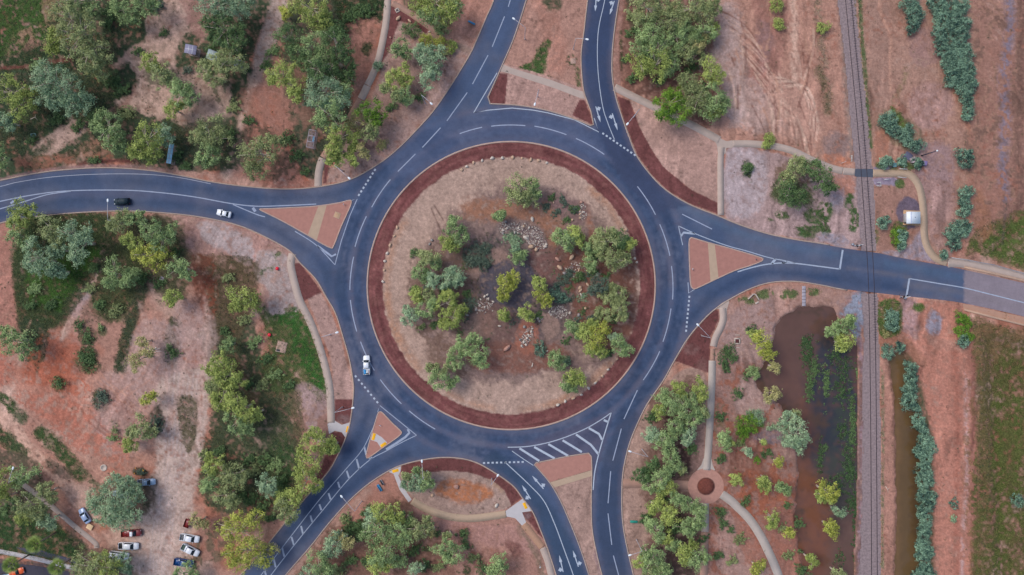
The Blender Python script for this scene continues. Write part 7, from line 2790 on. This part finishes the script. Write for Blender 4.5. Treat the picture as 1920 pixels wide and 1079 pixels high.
pit(1382.2, 640, 1.7, 0, 'square pit with pale rim and brown inside, right of the long footpath', M_RUST, M_CONC)
for y_, t_ in ((628.5, 'above'), (652, 'below')):
    o = MB().box((0, 0, .05), (1.2, .22, .2), 0, .03).build('concrete_edge', M_CONC)
    o.location = (*P(1383, y_)[:2], gz(1383, y_))
    thing(o, 'short pale concrete edge just %s the brown square pit' % t_, 'edging')
pit(1402, 317, 1.7, 0, 'white square pit frame inside a dark green bush near the path junction', mat('weed_fill', C3(70, 86, 56), .95, 0, .3, 4), M_CONC, .25, .74)
pit(745, 20, 1.15, 28, 'pale square pit ring on maroon mulch beside the top footpath', mat('dark_hole', C3(70, 66, 72), .95), M_CONC, .3, .5)
o = MB().box((0, 0, .03), (1.5, 1.5, .16), .05, .03).build('concrete_slab', M_PINKC)
o.location = (*P(1074.5, 115)[:2], gz(1074, 115))
thing(o, 'square concrete slab in weeds on the northern median', 'concrete slab')
root = empty('inlet_slab', (*P(528, 651)[:2], gz(528, 651)), math.radians(-14))
thing(root, 'pinkish concrete slab with a dark grate corner in the bright grass', 'drain slab')
MB().box((0, 0, .03), (2.8, 3.1, .16), 0, .04).build('slab', M_PINKC, root)
MB().box((-.7, -1.1, .125), (1.0, .6, .04), 0, .01).build('grate', mat('dark_grate', C3(66, 62, 70), .7, .3), root)
MB().box((-.7, -1.48, .13), (1.5, .12, .1), 0, .02).build('lip', M_CONC, root)
mh = MB().lathe((0, 0, 0), [(.95, -.1), (.95, .1), (.6, .12), (.58, .02), (.05, .02)], 24).build('manhole_ring', M_CONC)
mh.location = (*P(194.5, 877.5)[:2], gz(194, 877))
thing(mh, 'pale round manhole ring on the red dirt left of the car park', 'manhole')
mh = MB().lathe((0, 0, 0), [(.72, -.1), (.72, .10), (.62, .13), (.05, .15)], 24).build('manhole_cover', mat('grey_disc', C3(150, 140, 156), .9, 0, .1, 3))
mh.location = (*P(303.5, 523.5)[:2], gz(303, 523))
thing(mh, 'grey round manhole cover in dark soil below the golden tree', 'manhole')
for (x, y, t_) in ((520.5, 504, 'red round marker on the grey gravel, topmost of the three'), (506, 628, 'red round marker in the grass left of the drain slab'), (493.5, 673.5, 'small red round marker at the dirt edge, lowest of the three')):
    root = empty('red_marker', (*P(x, y)[:2], gz(x, y)))
    thing(root, t_, 'marker')
    r_ = .5 if y < 660 else .38
    MB().lathe((0, 0, 0), [(.05, -.1), (.05, .45)], 8).build('post', M_BLACK, root)
    MB().lathe((0, 0, .4), [(r_ * .9, 0), (r_, .06), (r_ * .8, .18), (r_ * .3, .26), (.03, .28)], 14).build('dome', M_REDP, root)
for (x, y, a, t_) in ((256, 877.5, 40, 'upper left'), (269.5, 881, -30, 'upper right'), (253.5, 887, 35, 'lower left'), (267, 891, 30, 'lower right')):
    root = empty('yellow_bollard', (*P(x, y)[:2], gz(x, y)))
    thing(root, 'yellow leaning bollard at the %s of the dark bush by the silver ute' % t_, 'bollard')
    dx_, dy_ = math.cos(math.radians(a)) * .7, math.sin(math.radians(a)) * .7
    MB().tube([(-dx_ * .5, -dy_ * .5, -.05), (dx_ * .7, dy_ * .7, .95)], .11, 10).build('post', M_YEL, root)
    MB().tube([(dx_ * .7, dy_ * .7, .95), (dx_ * .74, dy_ * .74, 1.0)], [.115, .08], 10).build('cap', M_BLACK, root)
plant('bush', 'k', '260,885,7 268,886,6')
root_ = PLANTS.pop()[0]
thing(root_, 'low dark bush ringed by four yellow bollards in the car park', 'bush')
o = MB().box((0, 0, .35), (1.7, 1.5, .08), 0, .02)
for q in ((-.7, -.6), (.7, -.6), (.7, .6), (-.7, .6)):
    o.box((q[0], q[1], .15), (.08, .08, .36))
o = o.build('wooden_platform', mat('raw_timber', C3(220, 186, 150), .8, 0, .1, 2))
o.location, o.rotation_euler = (*P(169.5, 987.5)[:2], gz(169, 987)), (0, 0, math.radians(-30))
thing(o, 'pale square timber platform just below the diagonal silver-blue sedan', 'platform')
# culvert headwalls
root = empty('culvert_headwall', (*P(1413, 556)[:2], gz(1413, 556)))
thing(root, 'pale concrete culvert headwall with splayed wings in weeds by the east road', 'headwall')
m = MB()
for (a, b_) in (((-11, 5), (-1.5, -4)), ((-1.5, -4), (2.5, -4)), ((2.5, -4), (9, 6))):
    p0, p1 = Vector((a[0] * S, -a[1] * S, 0)), Vector((b_[0] * S, -b_[1] * S, 0))
    md, dv = (p0 + p1) / 2, p1 - p0
    m.box((md.x, md.y, .25), (dv.length + .08, .26, .7), math.atan2(dv.y, dv.x), .03)
m.build('wall', M_CONC, root)
MB().box((6 * S, -12 * S, .12), (1.0, .45, .3), .5, .04).build('apron_block', M_CONC, root)
root = empty('drain_cover', (*P(1507, 555.5)[:2], gz(1507, 555)))
thing(root, 'long narrow concrete drain cover with dark joints between the weeds', 'drain cover')
MB().box((0, 0, .05), (1.0, 5.6, .2), 0, .03).build('slab', mat('bluish_concrete', C3(160, 152, 166), .9, 0, .1, 2), root)
m = MB()
for k in range(-2, 3):
    m.box((0, k * .95, .155), (1.08, .1, .03))
m.build('joint', M_BLACK, root)

# railway crossing signals
def crossing(px, py, deg, label):
    root = empty('crossing_signal', (*P(px, py)[:2], gz(px, py)), math.radians(deg))
    thing(root, label, 'crossing signal')
    MB().lathe((0, 0, 0), [(.28, -.1), (.28, .12), (.08, .18), (.07, 3.9)], 10).build('mast', M_METAL, root)
    m = MB()
    m.box((0, 0, 3.5), (1.5, .06, .2), 0, .01, ('y', .7))
    m.box((0, .07, 3.5), (1.5, .06, .2), 0, .01, ('y', -.7))
    m.build('crossbuck', W_WHITE, root)
    for s_ in (-1, 1):
        m = MB().lathe((s_ * .45, .1, 2.6), [(.3, -.06), (.3, .06)], 16)
        m.tube([(s_ * .45, .1, 2.66), (s_ * .45, .5, 2.7)], [.17, .2], 12)
        m.build('warning_light', M_BLACK, root)
    MB().box((0, 0, 2.62), (.9, .09, .09)).build('crossarm', M_BLACK, root)
    m = MB()
    m.tube([(-.5, -.3, 0), (-.5, -.3, 1.1), (-.9, .9, 1.2), (-.3, 1.1, 1.15)], .05, 8)
    m.build('guard_rail', M_BLACK, root)
    MB().box((.75, -.5, .5), (.5, .5, 1.0), 0, .03).build('control_box', M_METAL, root)
    return root


crossing(1602, 461, 190, 'railway crossing signal mast north of the road, beside the upper stop line')
crossing(1689, 557, 10, 'railway crossing signal mast south of the road, beside the lower stop line')


def rail_fence(pts, label, h=1.0, m_=None, name='guard_rail', cat='railing', posts=2.0):
    p0 = pts[0]
    root = empty(name, (*P(*p0)[:2], gz(*p0)))
    thing(root, label, cat)
    q = [Vector((*P(x, y)[:2], 0)) - Vector((*P(*p0)[:2], 0)) for x, y in pts]
    m_ = m_ or M_METAL
    for z_ in (h, h * .55):
        MB().tube([(v.x, v.y, z_) for v in q], .045, 6).build('rail', m_, root)
    for a, b_ in zip(q[:-1], q[1:]):
        n = max(1, int((b_ - a).length / posts))
        for k in range(n + 1):
            if k == n and b_ is not q[-1]:
                continue
            v = a.lerp(b_, k / n)
            MB().tube([(v.x, v.y, -.2), (v.x, v.y, h + .02)], .04, 6).build('post', m_, root)
    return root


M_WRAIL = mat('white_rail', C3(206, 206, 212), .6)
rail_fence([(1684, 317.5), (1698, 318.5)], 'white rail on the upper edge of the eastern footpath', 1.0, M_WRAIL)
rail_fence([(1681, 333), (1696, 334.5)], 'white rail on the lower edge of the eastern footpath', 1.0, M_WRAIL)
rail_fence([(1641, 349.5), (1649, 350), (1648, 343), (1643, 343)], 'white square maze rail right of the track below the foot crossing', 1.0, M_WRAIL)
rail_fence([(1594.5, 303.5), (1594.5, 293)], 'short white rail standing left of the track above the foot crossing', 1.0, M_WRAIL)
rail_fence([(1576, 307), (1584, 304)], 'low pale rail on orange dirt left of the foot crossing', .9, M_WRAIL)
rail_fence([(1656, 338), (1667, 337)], 'short pale rail on bluish gravel below the footpath', .9, M_WRAIL)
rail_fence([(1672, 567), (1686, 569)], 'brown timber rail above the oleander beside the southern track', .8, mat('timber_rail', C3(150, 118, 104), .9), 'timber_rail', 'railing')
rail_fence([(1780, 483.5), (1815, 489), (1860, 497), (1905, 510), (1990, 535)], 'long wire fence between bridge footpath and grass field', 1.1, M_METAL, 'wire_fence', 'fence', 3.0)
# bridge parapets
M_BR = mat('bridge_concrete', C3(178, 146, 130), .9, 0, .08, .8)
for pts, lab in (([(1808, 501.5), (1860, 513), (1920, 527), (2030, 553)], 'low tan parapet between bridge roadway and footpath'), ([(1807, 581), (1860, 595), (1920, 610), (2030, 641)], 'tan outer parapet along the south edge of the bridge')):
    mb = MB()
    q0 = P(*pts[0])
    strip(mb, pts, .5, -1.6 if 'outer' in lab else -.2, .45 if 'outer' in lab else .30)
    mb.v = [(a - q0[0], b_ - q0[1], c_) for a, b_, c_ in mb.v]
    o = mb.build('bridge_parapet', M_BR)
    o.location = q0
    thing(o, lab, 'parapet')
slab_n('bridge_verge', [(1805, 570), (1920, 595), (2030, 627), (2030, 641), (1920, 610), (1860, 595), (1807, 581)], -1.5, .06, mat('bridge_walk', C3(172, 132, 116), .92, 0, .1, .8))

# cabinets and pads near the foot crossing
def block(px, py, size, deg, m_, label, cat, name, bev=.04, lid=None):
    root = empty(name, (*P(px, py)[:2], gz(px, py)), math.radians(deg))
    thing(root, label, cat)
    MB().box((0, 0, size[2] / 2 - .03), size, 0, bev).build('body', m_, root)
    MB().box((0, 0, size[2] - .01), (size[0] * 1.06, size[1] * 1.06, .06), 0, .02).build('lid', lid or m_, root)
    return root


block(1709, 301.5, (1.1, 1.4, 1.3), 20, mat('cream_cabinet', C3(186, 168, 178), .6), 'cream equipment cabinet between oleanders above the footpath', 'cabinet', 'equipment_cabinet')
block(1731, 307.5, (.9, 1.1, 1.2), -15, mat('lilac_cabinet', C3(128, 112, 158), .6), 'purple-grey equipment cabinet right of the rusty rock', 'cabinet', 'equipment_cabinet')
block(1702, 293, (2.0, 1.8, .25), -35, mat('slate_pad', C3(96, 96, 124), .8), 'dark slate-blue pad left of the cream cabinet', 'pad', 'equipment_pad')
rock(1716, 311, 1.3, .7, 2, 'rusty flat rock between the two equipment cabinets')
block(1676.5, 310, (.9, 1.1, .5), 0, mat('teal_box', C3(110, 150, 160), .6), 'small teal box in weeds beside the footpath oleander', 'box', 'service_box')

# benches and signs
def bench(px, py, deg, m_, label):
    root = empty('park_bench', (*P(px, py)[:2], gz(px, py)), math.radians(deg))
    thing(root, label, 'bench')
    MB().box((0, 0, .46), (2.1, .5, .07), 0, .02).build('seat', m_, root)
    MB().box((0, -.28, .75), (2.1, .08, .45), 0, .02).build('backrest', m_, root)
    for s_ in (-.8, .8):
        MB().box((s_, 0, .2), (.08, .44, .46)).build('leg', M_METAL, root)
    return root


bench(884.5, 44, -28, mat('blue_slat', C3(54, 122, 168), .5), 'blue bench on the dirt beside the north exit road')
bench(1188, 977, -2, mat('green_slat', C3(40, 138, 128), .5), 'green bench on the verge beside the south road')
bench(712.5, 914, -58, mat('blue_slat', C3(50, 132, 184), .5), 'blue bench near the white sign below the lower-left crossing')


def sign(px, py, deg, wd, hh, m_, label, z0=.9, post_m=None):
    root = empty('road_sign', (*P(px, py)[:2], gz(px, py)), math.radians(deg))
    thing(root, label, 'sign')
    MB().tube([(0, 0, -.2), (0, 0, z0 + hh)], .035, 8).build('post', post_m or M_METAL, root)
    MB().box((0, -.06, z0 + hh / 2), (wd, .04, hh), 0, .012).build('board', m_, root)
    return root


bp_ = block(716.5, 904, (1.5, .45, .9), -58, W_WHITE, 'white low cabinet with dark middle above the blue bench', 'cabinet', 'service_cabinet', .1, M_BLACK)
sign(643, 489, 10, .5, .6, M_METAL, 'small grey sign on the left splitter island edge') if False else None
sign(913, 900, 20, .5, .5, M_PINKC, 'small brown sign board on the maroon strip of the lens-shaped verge')
sign(1012, 1056, 5, .4, 1.0, M_WRAIL, 'thin white sign post beside the lower footpath bend', 2.4, M_WRAIL)
sign(714, 797, -20, .5, .7, W_WHITE, 'white sign on the upper part of the small triangular island')
sign(688, 848, -10, .3, .4, W_WHITE, 'tiny white sign at the tail of the small triangular island')
sign(1297, 505, 80, .5, .6, W_WHITE, 'white sign on the west edge of the eastern triangular island')
sign(645, 384, 80, .5, .6, W_WHITE, 'white sign at the top corner of the western triangular island')
sign(1416, 487, 80, .4, .5, M_BLACK, 'dark sign at the pointed end of the eastern triangular island')
sign(1313, 627, -30, .45, .5, M_PINKC, 'small tan sign below the lamp on maroon gravel, east side')
sign(502, 477, 40, .5, .7, M_WRAIL, 'white leaning sign post on the grey gravel below the west road')
sign(1008, 866.5, 10, .4, .5, M_PINKC, 'small sign at the corner of the southern median')
root = empty('access_cover', (*P(632.5, 404)[:2], .135), math.radians(-22))
thing(root, 'tan square access cover on the western triangular island', 'access cover')
MB().box((0, 0, .0), (1.75, 1.65, .08), 0, .02).build('frame', M_TANP, root)
MB().box((0, 0, .035), (1.45, 1.35, .04), 0, .01).build('lid', mat('ochre_lid', C3(182, 148, 122), .9), root)
root = empty('water_trough', (*P(64, 254)[:2], gz(64, 254)), math.radians(10))
thing(root, 'small pale green trough in the dark grass at far left', 'trough')
m = MB()
m.box((0, 0, .06), (1.2, .75, .1), 0, .02)
for c_, s_ in (((0, .37, .3), (1.2, .07, .5)), ((0, -.37, .3), (1.2, .07, .5)), ((.57, 0, .3), (.07, .7, .5)), ((-.57, 0, .3), (.07, .7, .5))):
    m.box(c_, s_, 0, .02)
m.build('basin', mat('pale_green_steel', C3(168, 196, 190), .6), root)
MB().box((.02, 0, .3), (1.0, .62, .02)).build('water', mat('trough_water', (.03, .05, .05), .1), root)
# post-and-rail fence at the west road embankment
rail_fence([(66, 403), (92, 402.5), (118, 401.5)], 'dark low guard rail at the embankment below the west road', .8, M_BLACK, 'guard_rail')
# fallen branches
M_TWIG = mat('dead_branch', C3(190, 172, 164), .9, 0, .15)
for (a, b_, c_, lab) in (((58, 224), (66, 220), (71, 226), 'bleached fallen branch in the grass below the golden tree'), ((340, 199), (348, 198), (356, 199), 'pale fallen branch on the dirt clearing below the green trees'), ((1660, 912), (1664, 918), (1665, 925), 'pale fallen stick on the dirt strip beside the railway')):
    q0 = Vector((*P(*a)[:2], gz(*a)))
    v = [Vector((*P(*q)[:2], gz(*q) + .08)) - q0 for q in (a, b_, c_)]
    o = MB().tube(v, [.12, .09, .04], 6)
    o.tube([v[1], v[1] + Vector((.5, .6, .3))], [.07, .02], 5)
    o = o.build('fallen_branch', M_TWIG)
    o.location = q0
    thing(o, lab, 'branch')
print('things', len(LABELS))
